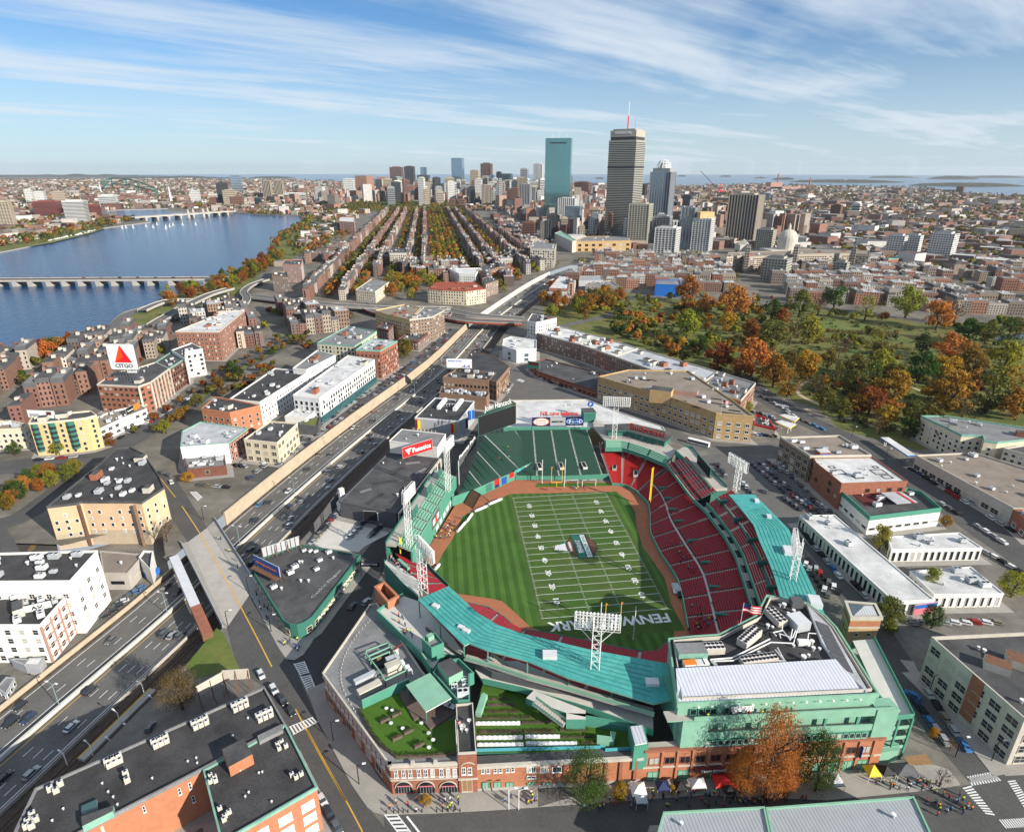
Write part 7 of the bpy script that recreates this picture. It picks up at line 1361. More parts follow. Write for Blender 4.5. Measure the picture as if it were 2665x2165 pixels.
tower('B',1590,1812,275,905,'bands','t_olive','g_dark','tallest tower, grey banded, with lettered crown and mast',22,.9,3.6,crown=pru)
tower('B',1222,1388,262,782,'glass','g_teal','g_teal','tall sheer teal mirror glass tower',8,.45,3.9,crown=hanc)
tower('B',1855,2006,470,855,'fins','t_grey','g_blue','grey tower with open white wire dome on top',18,.8,crown=hunt)
for a in(('B',1735,1880,668,935,'grid','t_olive','g_dark','dull beige slab hotel in front of the tallest tower'),('B',1890,2002,745,930,'grid','t_grey','g_dark','grey stepped slab beside the beige hotel'),('B',1897,2050,815,1022,'grid','t_pale','glass','white gridded mid-rise before the grey slabs'),('B',2052,2150,690,948,'fins','t_grey','g_blue','blue grey ribbed tower left of the yellow topped one'),('C',75,205,400,600,'grid','t_pale','g_teal','green glass tower under construction with yellow netting on top'),('C',285,492,255,556,'fins','t_conc','t_dark','tan concrete slab tower with deep ribbed face'),('C',508,682,650,787,'plain','t_olive','glass_dark','grey and white apartment block before the long concrete slab'),('C',945,1040,672,772,'plain','t_olive','glass_dark','olive grey apartment block at the end of the concrete slab'),('C',1040,1160,705,765,'grid','t_pale','g_dark','low white office beside the olive apartment block'),('C',1275,1385,508,655,'plain','t_pale','glass_dark','white slab of the twin apartment towers, one behind the green roof'),('C',1380,1482,505,640,'plain','t_pale','glass_dark','second white slab joined to the twin apartment tower'),('C',1530,1685,495,675,'plain','t_pale','glass_dark','free standing white apartment tower right of the green roof'),('C',470,590,470,600,'plain','t_olive','glass_dark','long grey slab behind the domed church'),('C',930,1000,318,420,'plain','t_brown','g_dark','brown tower rising from the low rooftops'),('C',1065,1120,310,385,'bands','t_pale','g_dark','pale banded tower among the low rooftops'),('C',1715,1760,205,248,'plain','t_brown','g_dark','lone brown tower near the harbour shore'),('C',515,565,245,300,'glass','g_blue','g_blue','small dark glass block left of the power station'),('B',280,362,440,578,'fins','t_brown','g_dark','brown ribbed office tower on the left of downtown'),('B',368,432,436,572,'fins','t_dark','g_dark','dark tower right beside the brown ribbed one'),('B',465,508,440,565,'glass','g_blue','g_blue','small blue tower behind a dark block downtown'),('B',446,522,490,570,'grid','t_dark','g_dark','dark block in front of the small blue tower'),('B',658,738,384,630,'glass','g_blue','g_blue','tall angular sky blue glass tower downtown'),('B',770,832,460,612,'plain','t_tan','g_dark','tan stepped tower beside the purple brown one'),('B',836,908,418,605,'fins','t_brown','g_dark','purple brown flat topped tower downtown'),('B',838,885,496,610,'plain','t_tan','g_dark','slim tan tower before the purple brown one'),('B',882,920,490,612,'glass','g_blue','g_blue','slim glass tower beside the slim tan one'),('B',955,1032,480,622,'glass','g_teal','g_dark','dark green glass block in the middle of downtown'),('B',932,962,470,600,'fins','t_dark','g_dark','narrow dark tower left of the dark green glass block'),('B',1078,1126,450,600,'grid','t_grey','g_dark','dark pointed tower left of the teal mirror tower'),('B',1157,1222,420,600,'fins','t_pale','g_blue','white ribbed tower touching the teal mirror tower'),('B',1148,1222,528,650,'grid','t_pale','g_dark','white lower block below the white ribbed tower'),('B',1074,1148,546,722,'fins','t_grey','g_dark','blue grey gabled tower left below the teal mirror tower'),('B',1013,1072,570,705,'plain','t_brown','g_dark','brown brick tower left of the blue grey gabled one'),('B',708,790,556,650,'grid','t_grey','g_dark','grey office block below the tan stepped tower'),('B',560,640,545,590,'bands','t_dark','g_dark','dark low office block left of the sky blue tower'),('B',1283,1378,597,760,'fins','t_pale','g_teal','white finned tower right below the teal mirror tower'),('B',1308,1432,632,800,'fins','t_pale','g_blue','blue glass block with white roof fins'),('B',1354,1460,682,838,'glass','t_grey','g_blue','glassy cube in front of the white roof fins'),('B',1408,1515,532,650,'bands','t_brown','g_dark','dark brown banded block left of the tallest tower'),('B',1788,1852,545,680,'fins','t_dark','g_dark','black block peeping out right of the tallest tower'),('B',1500,1582,700,800,'bands','t_tan','g_dark','tan low office before the tallest tower'),('B',-10,62,512,605,'plain','t_pale','glass','pale office slab at the left end of downtown'),('B',88,180,508,602,'fins','t_dark','g_dark','dark striped office slab at the left end of downtown'),('B',635,682,640,695,'plain','t_brown','glass_dark','left one of two brick blocks beside the public garden'),('B',695,743,640,695,'plain','t_brown','glass_dark','right one of two brick blocks beside the public garden'),('B',1090,1180,780,895,'bands','t_brown','glass_dark','stepped salmon brick block in the old quarter'),('B',1370,1412,555,640,'plain','t_tan','g_dark','cream slab between the teal mirror tower and the brown block'),('B',1960,2055,655,760,'fins','t_dark','g_dark','dark slab behind the grey stepped slab'),('B',2065,2137,615,720,'bands','t_dark','g_dark','dark banded block right of the wire dome tower'),('A',-5,102,295,462,'grid','t_tan','g_dark','tan tower at the left edge across the river'),('A',235,388,296,392,'bands','t_red','g_dark','wide dark red office block across the river'),('A',430,562,292,445,'bands','t_pale','g_dark','beige banded tower across the river'),('A',545,632,318,408,'bands','t_red','g_dark','narrow dark red block right of the beige banded tower'),('A',170,218,222,305,'plain','t_pale','glass','white tower behind the wide dark red block'),('A',222,292,235,302,'plain','t_pale','glass','sunlit white block behind the dark red block'),('A',340,425,236,312,'plain','t_tan','glass','tan tower behind the dark red block'),('A',630,736,256,338,'bands','t_pale','g_teal','white and teal striped hotel by the inner basin'),('A',1184,1246,232,305,'plain','t_pale','g_blue','white tower left of the dark cluster beyond the far bridge'),('A',1358,1424,182,325,'grid','t_dark','g_dark','dark tower in the cluster beyond the far bridge'),('A',1440,1506,130,245,'glass','t_pale','g_blue','pale slanted glass tower beyond the far bridge'),('A',1390,1470,226,330,'plain','t_tan','g_dark','tan slab in the cluster beyond the far bridge'),('A',1434,1512,266,330,'plain','t_brown','g_dark','brick block at the foot of the tan slab'),('A',1300,1352,272,328,'plain','t_brown','g_dark','small brick block left of the tan slab'),('A',1634,1688,168,280,'fins','t_tan','g_dark','left one of two tan apartment towers'),('A',1704,1762,166,275,'fins','t_tan','g_dark','right one of two tan apartment towers'),('A',1836,1866,182,232,'plain','t_grey','g_dark','small grey tower right of the tan pair'),('A',1760,1915,245,300,'bands','t_pale','g_dark','wide white hospital block below the tan pair'),('A',1578,1622,272,325,'glass','g_blue','g_dark','dark glass block below the tan pair'),('A',640,760,310,345,'plain','t_brown','g_dark','low brick museum block on the inner basin')):tower(*a)
dr=random.Random(31)
for k in range(170):
 x,yt=(dr.uniform(230,1230),dr.uniform(500,600))if k<110 else(dr.uniform(1180,2137),dr.uniform(720,850));yb=dr.uniform(605,690)if k<110 else dr.uniform(840,920);w=dr.uniform(26,62);s=dr.choice(('plain','grid','bands','fins','plain'));m_=dr.choice(('t_tan','t_grey','t_pale','t_brown','t_dark','t_conc','t_pale'))
 if not bad(W('B',x,yb),12):tower('B',x,x+w,yt,yb,s,m_,'g_dark',m_[2:].replace('conc','concrete')+' mid-height block '+('in the downtown cluster' if k<110 else 'at the feet of the tall towers'),dr.uniform(-20,25)).__getitem__(0)['group']='mid-height city blocks'
p=W('C',140,600);r=[o for o in COL.objects if o.get('label','').startswith('green glass tower under')][0];rc=Vector(r.location)
z=zpx(rc,spx('C',140,400)[1]);b=MB();b.obox((rc.x,rc.y),(1,0),15,13,z,z+13,'yellow_wall');b.build('yellow_netting',r)
b=MB();q=W('C',205,585);zt=zpx(q,spx('C',235,230)[1]);cr=thing('tower_crane','red luffing tower crane beside the yellow topped tower','crane',q);b.bar(q,(q.x,q.y,zt),.9,'maroon');b.build('mast',cr);b=MB();b.bar((q.x+6,q.y,zt-3),(q.x-42,q.y,zt+38),.6,'maroon');b.build('jib',cr);b=MB();b.bar((q.x,q.y,zt),(q.x+14,q.y,zt-1),1.5,'red_sign');b.bar((q.x+4,q.y,zt),(q.x+4,q.y,zt+14),.8,'red_sign');b.build('counter_jib',cr)
for P,h,w_,rf_,l in((T_('C',(300,640),(400,632),(420,640),(690,628),(700,600),(310,615)),None,'t_conc','roof_tan','left half of the long concrete slab with balconies'),(T_('C',(690,625),(1060,618),(1182,625),(1180,605),(720,592)),None,'t_conc','roof_tan','right half of the long concrete slab with balconies')):
 building(l,P,base=(0,735),wall=w_,roof=rf_,cap='t_conc',win=dict(floor=3.2,gap=4.2,w=3.2,h=1.5,frame='t_conc',glass='glass_dark'),ac=3,huts=2)
for x,yt in((412,580),(705,575),(1060,575)):tower('C',x-16,x+16,yt,738,'plain','t_conc','glass_dark','concrete lift shaft of the long slab, '+{412:'left',705:'middle',1060:'right'}[x]+' one',5)
c=W('C',660,640);r=thing('domed_church','pale stone church with large round dome and lantern','church',c);rad=18;zd=zpx(c,spx('C',660,525)[1]);b=MB();b.obox((c.x,c.y),(1,0),42,24,0,zd*.45,'stone');b.build('nave',r);b=MB();b.cyl((c.x,c.y),rad,0,zd,'stone',20);b.build('drum',r);b=MB();n=20;K=lambda i,j:(c.x+rad*math.cos(2*math.pi*i/n)*math.cos(math.pi/2*j/8),c.y+rad*math.sin(2*math.pi*i/n)*math.cos(math.pi/2*j/8),zd+rad*.95*math.sin(math.pi/2*j/8))
for i in range(n):
 for j in range(8):b.face([K(i,j),K(i+1,j),K(i+1,j+1),K(i,j+1)],'stone')
b.build('dome',r,smooth=False);b=MB();b.cyl((c.x,c.y),3,zd+rad*.9,zd+rad*1.25,'stone',8);b.cyl((c.x,c.y),3,zd+rad*1.25,zd+rad*1.6,'stone',8,r2=.1);b.build('lantern',r);b=MB();q=W('C',395,620);zt=zpx(q,spx('C',395,560)[1]);b.obox((q.x,q.y),(1,0),12,12,0,zt,'stone');b.cyl((q.x,q.y),12,zt,zt+10,'stone',4,r2=1);b.build('bell_tower',r)
building('brick concert hall with pale green copper roof',T_('C',(1295,655),(1530,640),(1480,615),(1330,635)),17,wall='brick',roof='copper_green',cap='copper_green',ac=0,vents=0);building('brick and stone colonnaded hall beside the concrete slab',T_('C',(1165,640),(1272,635),(1265,612),(1180,618)),16,wall='brick_orange',roof='roof_grey',cap='stone',ac=2,win=dict(floor=9,gap=5,w=2.4,h=6,frame='stone'))
building('orange stone convention hall with green vaulted wing',T_('B',(1425,900),(1765,895),(1740,865),(1480,870)),20,wall='brick_tan',roof='roof_grey',cap='brick_tan',ac=6,win=dict(floor=9,gap=14,w=7,h=5,frame='brick_tan',glass='glass_dark'));building('green roofed convention wing along the boulevard',T_('B',(1290,850),(1400,900),(1425,895),(1330,835)),22,wall='stone',roof='copper_green',ac=0,vents=0);building('stone arcade tower block with round top windows',T_('B',(1140,945),(1290,950),(1302,915),(1160,905)),base=(1,1062),wall='stone',roof='roof_grey',cap='stone',win=dict(floor=4,gap=4,w=2.4,h=2.5,frame='stone',glass='glass_dark'),ac=3);building('long cream hotel with red tiled hipped roofs',T_('B',(505,1192),(600,1200),(745,1207),(865,1192),(800,1152),(560,1152)),base=(2,1295),wall='cream',roof='red_roof',cap='red_roof',parapet=.5,win=dict(floor=3.4,gap=3.2,w=1.5,h=2,frame='cream'),ac=0,huts=5);building('cream stone corner house among the orange trees',T_('B',(60,1200),(182,1212),(266,1152),(160,1132)),14,wall='cream',roof='roof_grey',win=W_small,ac=4);building('ornate grey stone apartment house with dark mansard',T_('B',(270,968),(376,968),(370,945),(282,940)),base=(0,1062),wall='stone',roof='roof_dark',cap='dark_grey',win=dict(floor=3.6,gap=3.4,w=1.8,h=2.2,frame='stone'),ac=2)
building('brown brick block beside the curving highway',T_('B',(865,1165),(942,1140),(900,1115),(840,1130)),17,wall='brick_brown',ac=2,win=W_small);building('white and brick corner block above the highway curve',T_('B',(700,1100),(800,1105),(830,1065),(640,1070)),16,wall='white_wall',roof='roof_white',win=W_small,ac=3);building('brown block with arched end above the highway',T_('B',(810,1080),(860,1090),(945,1060),(860,1040)),16,wall='brick_brown',ac=2,win=W_small);building('red brick house with grey roof left of the highway',T_('B',(945,1095),(1005,1090),(1035,1060),(960,1065)),14,wall='brick',win=W_small,ac=2);building('pale studio block with ribbed roof right of the highway',T_('B',(1440,1145),(1590,1140),(1580,1115),(1450,1115)),11,wall='grey_wall',roof='seam_roof',ac=0);building('long stone terrace right of the highway before the trees',T_('B',(1480,1165),(1690,1180),(1640,1145),(1500,1150)),12,wall='stone',roof='roof_grey',win=W_small,ac=6);building('brick house with white roof stripes beside the highway',T_('B',(1255,1190),(1375,1195),(1385,1120),(1320,1115)),14,wall='brick',roof='roof_white',win=W_small,ac=2);building('cream terrace along the trees by the highway',T_('B',(1215,1240),(1390,1245),(1375,1215),(1240,1215)),10,wall='cream',roof='roof_pale',win=W_small,ac=4);building('blue sheeted scaffold block behind the park trees',T_('B',(1912,1165),(2070,1170),(2062,1140),(1925,1140)),15,wall='oval_blue',roof='roof_grey',ac=0);building('large red brick hotel with white roof above the square',T_('A',(1085,1102),(1352,1104),(1512,972),(1400,976),(1290,1020)),base=(1,1278),wall='brick',roof='roof_white',cap='stone',win=dict(floor=3.4,gap=3.2,w=1.3,h=1.8,frame='stone'),ac=9,huts=3);building('brown tower block by the river ramp',T_('A',(1680,755),(1780,760),(1770,730),(1690,735)),base=(0,850),wall='brick_brown',win=W_small,ac=1,huts=1);building('pink brick tower block by the river trees',T_('A',(1745,685),(1860,690),(1870,655),(1760,660)),base=(1,800),wall='pinkish',win=W_small,ac=1,huts=1);building('white topped brick tower at the old quarter edge',T_('A',(2095,420),(2190,425),(2190,395),(2100,395)),base=(0,495),wall='brick_orange',roof='roof_white',win=W_small,ac=1)
c=W('C',590,222);r=thing('power_station','pink brick power station with two chimneys on the harbour','power station',c);b=MB();b.obox((c.x,c.y),(1,0),55,40,0,60,'pinkish');b.obox((c.x+90,c.y),(1,0),180,40,0,22,'pinkish');b.build('hall',r)
for dx,h in((25,130),(330,95)):b=MB();b.cyl((c.x+dx,c.y),7,0,h,'brick',8,r2=5);b.build('chimney',r)
r=thing('cantilever_bridge','green steel cantilever bridge in the far distance','bridge',W('A',760,215));b=MB();L_=[W('A',x,y+30)for x,y in((650,200),(700,185),(790,190),(860,205),(970,240))]
for i in range(4):
 a,c=L_[i],L_[i+1];za,zc=(42,60,55,45,25)[i],(42,60,55,45,25)[i+1];b.bar((a.x,a.y,40 if i<3 else 30),(c.x,c.y,36),5,'green_deep');b.bar((a.x,a.y,za+30),(c.x,c.y,zc+30),5,'green_deep');b.bar((a.x,a.y,0),(a.x,a.y,za+30),6,'green_deep');b.bar((a.x,a.y,36),(c.x,c.y,zc+30),4,'green_deep')
b.build('truss',r);b=MB();b.bar((L_[4].x,L_[4].y,0),(L_[4].x,L_[4].y,50),6,'green_deep');b.build('pier',r)
for x,yb,yt,l in((1058,300,205,'right white pylon of the distant cable bridge'),(625,245,185,'white obelisk on the far hill')):q=W('A',x,yb);b=MB();b.cyl((q.x,q.y),8,0,zpx(q,spx('A',x,yt)[1]),'white_wall',4,r2=2);r=thing('obelisk' if 'ob' in l else 'bridge_pylon',l,'obelisk' if 'ob' in l else 'pylon',q);b.build('shaft',r)
def river_bridge(label,pa,pb,zt,th,w,piers,m,kind=0,par='concrete'):
 r=thing('river_bridge',label,'bridge',((pa.x+pb.x)/2,(pa.y+pb.y)/2,-1.4));b=MB();wall_line(b,[(pa.x,pa.y),(pb.x,pb.y)],w,zt-th,zt,m,'asphalt');b.build('deck',r);d=(pb-pa).normalized()
 for s in(-1,1):o=Vector((-d.y,d.x,0))*(s*(w/2+.2));b=MB();wall_line(b,[tuple((pa+o)[:2]),tuple((pb+o)[:2])],.3,zt-th,zt+1.1,par);b.build('parapet',r)
 for i,f in enumerate(piers):
  p=pa.lerp(pb,f);b=MB();b.obox((p.x,p.y),(d.x,d.y),3.0,w*.5,-2,zt-th+.3,'concrete');b.build('pier',r)
  if i+1<len(piers):
   q=pa.lerp(pb,piers[i+1]);b=MB();L_=(q-p).length;o=Vector((-d.y,d.x,0))*(w/2-.3);n=8
   for k in range(n):
    s0,s1=k/n,(k+1)/n;z0,z1=(zt-th-(1.6 if kind==0 else 5.5)*abs(2*s-1)**2.2 for s in(s0,s1))
    for sg_ in(-1,1):a,c=p.lerp(q,s0)+o*sg_,p.lerp(q,s1)+o*sg_;b.face([(a.x,a.y,z0),(c.x,c.y,z1),(c.x,c.y,zt-th),(a.x,a.y,zt-th)],m)
   b.build('girder',r)
 return r
xs=[5,115,210,320,415,515,622,717,848,940,1070,1160,1290];pa,pb=W('A',-300,812,0),W('A',1440,800,0)
river_bridge('low many-piered road bridge crossing the near river',pa,pb,7.2,1.6,21,[(x+300)/1740 for x in[-190,-95]+xs],'concrete')
pa,pb=W('A',820,418,0),W('A',1445,375,0);r=river_bridge('stone and steel arch bridge with pairs of round towers',pa,pb,12,2,32,[(x-820)/625 for x in(880,945,1010,1080,1160,1255,1325,1385)],'t_grey',1,'stone')
for x in(1160,1255):
 for s in(-1,1):p=pa.lerp(pb,(x-820)/625)+Vector((0,s*24,0));b=MB();b.cyl((p.x,p.y),5.5,-2,20,'concrete',10,r2=4.5);b.cyl((p.x,p.y),4,20,28,'concrete',10,r2=2);b.build('tower',r)
def overpass(label,L_,zs,w,m='concrete',rail='concrete_light',beam='concrete'):
 P=smooth_line(L_,5);n=len(P);zz=[float(np.interp(i/(n-1),np.linspace(0,1,len(zs)),zs))for i in range(n)];c=P[n//2];r=thing('overpass',label,'overpass',(c[0],c[1],0));b=MB();l,rr_=offset_line(P,-w/2),offset_line(P,w/2)
 for i in range(n-1):
  b.face([(*rr_[i],zz[i]),(*rr_[i+1],zz[i+1]),(*l[i+1],zz[i+1]),(*l[i],zz[i])],'asphalt_pale')
  for S,sg_ in((l,1),(rr_,-1)):q=[(*S[i],zz[i]-1.5),(*S[i+1],zz[i+1]-1.5),(*S[i+1],zz[i+1]+.9),(*S[i],zz[i]+.9)];b.face(q,beam)
 b.build('deck',r);b=MB();
 for S in(l,rr_):
  for i in range(n-1):b.bar((*S[i],zz[i]+.8),(*S[i+1],zz[i+1]+.8),.3,rail)
 b.build('parapet',r)
 for i in range(2,n-1,4):
  if zz[i]>3 and not inside(P[i],trench):b=MB();b.obox(P[i],(1,0),.7,.7,0,zz[i]-1.2,'concrete');b.build('column',r)
OX=[mixed(L_)for L_ in([('A',950,1085),('A',1150,985),('A',1300,915),('A',1430,870)],[('A',1060,1040),('A',1220,985),('A',1400,965)],[('A',1200,925),('A',1030,935),('A',880,985)],[('A',1560,905),('A',1750,930),('A',2000,960),('B',0,1325),('B',250,1340),('B',620,1345),('E',850,40),('E',1000,70),('E',1330,95)],[('A',1460,1010),('A',1530,930),('A',1510,880),('A',1560,830),('A',1650,790)],[('E',330,0),('B',250,1370),('B',620,1375),('E',850,75),('E',990,100),('E',1330,112)])]
for L_,zs,w,l in zip(OX,((5,8,9,8),(4,6,5),(4,5,3),(5,6,6,6,5,4),(5,6,5,3),(5,5,4,3)),(12,9,11,14,9,15),('brown viaduct ramp beside the river road','curved pale ramp behind the brick hotel','pale ramp hugging the river shore','elevated road crossing to the highway','curling ramp near the brown tower block','wide overpass with red beam over the highway')):overpass(l,L_,zs,w,beam='red_roof' if 'red' in l else 'concrete')
for p in resample([Vector((*q[:2],0))for q in OX[3]],10):BN.append([(p.x-14,p.y-14),(p.x+14,p.y-14),(p.x+14,p.y+14),(p.x-14,p.y+14)])
# ---- row houses and city blocks
HC=[(.22,.115,.085),(.25,.14,.10),(.19,.095,.075),(.28,.18,.13),(.36,.30,.24),(.18,.12,.095),(.40,.35,.29),(.23,.125,.10),(.14,.10,.085),(.44,.41,.37),(.20,.10,.08)]
RC=[(.10,.095,.09),(.16,.15,.14),(.07,.07,.07),(.30,.29,.28),(.22,.14,.11),(.12,.08,.07),(.5,.5,.48),(.09,.10,.10)]
house_protos=[]
for k,(w,d,h,st)in enumerate(((7,26,15,0),(7.5,27,17,1),(6.8,24,14,0),(8,27,18,1),(14,20,17,2),(20,18,16,2))):
 b=MB();b.box(-w/2,-d/2,-.2,w/2,d/2,h,'house',('roof_dark','roof_grey','roof_tan','roof_dark','roof_pale','roof_grey')[k])
 if st==1:b.prism([(-w/2-.1,-d/2-.1),(w/2+.1,-d/2-.1),(w/2+.1,d/2+.1),(-w/2-.1,d/2+.1)],h-2.8,h+.2,'dark_grey',False);
 if st==0:b.obox((w*.2,-d/2-.5),(1,0),1.5,.8,0,h-2,'house','copper_green')
 b.obox((-w*.35,d*.2),(1,0),.9,.7,h,h+2.4,'house');b.obox((w*.2,0),(1,0),1.3,1.3,h,h+1.9,'stone')
 for s in(-1,1):
  for f in range(int(h/3.3)):
   for c in range(max(2,int(w/2.6))):x=-w/2+w*(c+.5)/max(2,int(w/2.6));b.face([(x-.55,s*(d/2+.05),f*3.3+1.1),(x+.55,s*(d/2+.05),f*3.3+1.1),(x+.55,s*(d/2+.05),f*3.3+2.9),(x-.55,s*(d/2+.05),f*3.3+2.9)][::-s],'glass_dark')
 o=b.build('row_house');house_protos.append((o.data,w,d,h));bpy.data.objects.remove(o)
cand=[];cr_=random.Random(11)
def cand_add(x,y,ang,k=None,col=None,grp=0):cand.append((x,y,ang,cr_.choice((0,1,2,3))if k is None else k,col or cr_.choice(HC),grp))
mx=lambda y:-34-.0127*(y-850)
for kb in range(10):
 y0=590+kb*186
 for off,face in((-194,90),(-149,-90),(-120,90),(-75,-90),(-46,90),(46,-90),(75,90),(120,-90),(149,90)):
  if off==149 and kb>4:continue
  y=y0
  while y<y0+166:
   k=cr_.choice((0,1,2,3,0,2,4 if cr_.random()<.25 else 1));w=house_protos[k][1];x=mx(y)+off
   if not(kb==0 and off<0 and off>-130)and not bad((x,y+w/2),12)and not(y<900 and-70<x<10):cand_add(x,y+w/2,R_(face+cr_.uniform(-.5,.5)),k,None,0)
   y+=w+.1
def fill(px_poly,sx,sy,ks,ang,grp,cols=HC,gap=.12):
 P=[(p.x,p.y)for p in mixed(px_poly)];xs=[p[0]for p in P];ys=[p[1]for p in P];ca,sa=math.cos(ang),math.sin(ang);cx,cy=sum(xs)/len(xs),sum(ys)/len(ys);R=max(max(xs)-min(xs),max(ys)-min(ys))*.75
 j=0;v=-R
 while v<R:
  u=-R
  while u<R:
   k=cr_.choice(ks);w=house_protos[k][1];q=(cx+u*ca-v*sa,cy+u*sa+v*ca)
   if inside(q,P)and cr_.random()>gap and not bad(q,10)and(int((u+R)/sx)%5):cand_add(*q,ang+(math.pi if j%2 else 0),k,cr_.choice(cols),grp)
   u+=w+.4
  v+=sy if j%2 else sy*.62;j+=1
fill([('A',-100,1310),('A',300,1290),('A',560,1235),('A',700,1185),('A',1060,1115),('A',1080,1190),('A',880,1290),('A',650,1420),('A',300,1620),('A',-100,1760)],30,34,(0,1,2,3),R_(14),1)
fill([('A',1090,1055),('A',1390,960),('A',1570,945),('A',1900,1015),('A',2137,1085),('E',300,110),('E',60,190),('D',1950,30),('D',1500,130),('D',1350,230),('D',1260,100)],34,40,(0,1,3,4),R_(20),1)
fill([('B',-300,1050),('B',0,960),('B',270,1065),('B',380,1110),('B',560,1160),('B',870,1180),('B',1060,1070),('B',1120,1010),('B',780,1020),('B',600,1070),('B',250,1000)],40,44,(0,1,3,4,5),R_(3),1)
GC=[(.30,.24,.18),(.36,.32,.27),(.26,.13,.09),(.22,.18,.15),(.44,.42,.38),(.30,.16,.11),(.20,.12,.09)]
fill([('B',1250,1180),('B',1330,1090),('B',1560,1010),('B',2137,1030),('C',1300,720),('C',2137,725),('C',2500,900),('C',2137,1000),('C',1850,1000),('C',1250,940),('C',900,925),('C',500,890),('C',0,850),('B',1900,1230),('B',1700,1195),('B',1540,1230),('B',1230,1280)],60,52,(4,5,4,5,1),R_(-18),2,GC,.06)
fill([('B',1000,700),('B',1180,760),('B',1200,900),('B',1290,1000),('B',1150,1010),('B',1050,900),('B',900,760)],60,44,(4,5,1),R_(1),2)
cand.sort(key=lambda c:(c[0]-CAM[0])**2+(c[1]-CAM[1])**2)
LB={0:('row_house','narrow brick row house in the old quarter terraces','house','old quarter row houses'),1:('town_house','brick town house near the square and ramps','house','town houses near the square'),2:('apartment_house','flat roofed apartment house beyond the park','apartment house','apartment houses beyond the park')}
cnt={0:0,1:0,2:0};rest=MB();rest.c=[]
def cbox(mb,x,y,ang,w,d,z0,h,wc,rc):
 ca,sa=math.cos(ang),math.sin(ang);P=[(x+a*ca-e*sa,y+a*sa+e*ca)for a,e in((-w/2,-d/2),(w/2,-d/2),(w/2,d/2),(-w/2,d/2))];n0=len(mb.f);mb.prism(P,z0,h,'masonry');mb.c+=[wc]*4+[rc]
for x,y,ang,k,col,grp in cand:
 me,w,d,h=house_protos[k];s=cr_.uniform(.78,1.3);kk=cr_.uniform(.8,1.2)
 if cnt[grp]<300:
  cnt[grp]+=1;nm,l,cat,g_=LB[grp];o=place(me,nm,None,(x,y,0),ang-math.pi/2 if grp==0 else ang,(1,1,s),tuple(v*kk for v in col));tag(o,l,cat,g_)
 else:
  a=ang-math.pi/2 if grp==0 else ang;cbox(rest,x,y,a,w,d,0,h*s,tuple(v*kk for v in col),cr_.choice(RC));cbox(rest,x+1,y+2,a,2,2,h*s,h*s+2.2,col,(.2,.2,.2))
stuff(rest.build('distant_terraces'),'brick terraces and roofs continuing towards downtown')
far=MB();far.c=[];fr_=random.Random(5);seen=0;land_p=[(-40000,-600),(6000,-600),(9000,1500)]+coast_w[::-1]+[(-40000,12000)]
common=[(-480,2420),(80,2420),(60,3120),(-420,3120)];FC=[(.34,.30,.26),(.27,.14,.10),(.45,.43,.40),(.22,.17,.14),(.6,.58,.54),(.30,.20,.15),(.18,.15,.13),(.40,.36,.33)]
far_trees=[];riv=[tuple(q[:2])for q in resample([Vector((*p,0))for p in river],120)]
for _ in range(36000):
 d=math.exp(fr_.uniform(math.log(1150),math.log(14500)));az=YAW+R_(fr_.uniform(-43,43));x,y=CAM[0]+d*math.sin(az),CAM[1]+d*math.cos(az)
 if y<700 or(x<170 and-250<x<190 and y<2460)or not inside((x,y),land_p)or inside((x,y),river)or inside((x,y),common):continue
 if x<240 and y<2450 and x>-330:continue
 if y<1060 and 150<x<620 or x<0 and d<3300 and any(abs(x-q[0])+abs(y-q[1])<75 for q in riv):continue
 if d<2400 and bad((x,y),16):continue
 if fr_.random()<(.34 if d<5000 else.26):far_trees.append((x,y,d));continue
 big=fr_.random();sz=(8,14)if big<.8 else(15,26)if big<.97 else(26,50 if d>3500 else 32);g=1+d/9000;hh=fr_.uniform(7,12)if big<.72 else fr_.uniform(9,18)if big<.97 else fr_.uniform(14,28)
 if-800<x<900 and 2900<y<4600:hh*=fr_.choice((1.2,2,3.2,4.5))
 if 230<x<900 and 1250<y<2900 and fr_.random()<.35:hh=fr_.uniform(22,60);big=.8
 w=fr_.uniform(*sz)*g;cl=fr_.choice(HC if fr_.random()<.45 else FC);k=fr_.uniform(.75,1.2);cbox(far,x,y,fr_.choice((0,.35,-.3,.8))+fr_.uniform(-.1,.1),w,w*fr_.uniform(.7,1.6),0,hh,tuple(v*k for v in cl),fr_.choice(RC))
stuff(far.build('distant_rooftops'),'low rooftops of the far city reaching to the harbour')
for i,(x,y)in enumerate(((757,462),(780,460),(824,458),(904,452),(948,458),(1027,455),(1026,466),(1050,452),(1071,444),(1130,442),(1211,440),(972,440))):
 p=W('A',x,y,-1.4);r=thing('sailing_dinghy','small white sailing dinghy out on the river','sailboat',p,'white dinghies on the river');b=MB();b.prism([(p.x-3,p.y-.8),(p.x+2,p.y-.9),(p.x+4,p.y),(p.x+2,p.y+.9),(p.x-3,p.y+.8)],-1.5,-.7,'white_paint');b.build('hull',r);b=MB();b.prism([(p.x-2.6,p.y-.05),(p.x+1,p.y-.05),(p.x+1,p.y+.05),(p.x-2.6,p.y+.05)],0,[.8,9,9,.8],'white_paint');b.build('sail',r)
for k in range(26):
 t=k/25;p=W('A',320+t*260,540-t*62,-1.4)+Vector((fr_.uniform(-8,8),fr_.uniform(-8,8),0));r=thing('moored_boat','white motor boat moored at the far bank','boat',p,'boats moored at the far bank');a=fr_.uniform(0,3);b=MB();b.obox((p.x,p.y),(math.cos(a),math.sin(a)),5.5,1.7,-1.5,.2,'white_paint');b.build('hull',r);b=MB();b.obox((p.x,p.y),(math.cos(a),math.sin(a)),2.4,1.2,.2,1.8,'white_metal','pale_grey');b.build('cabin',r)
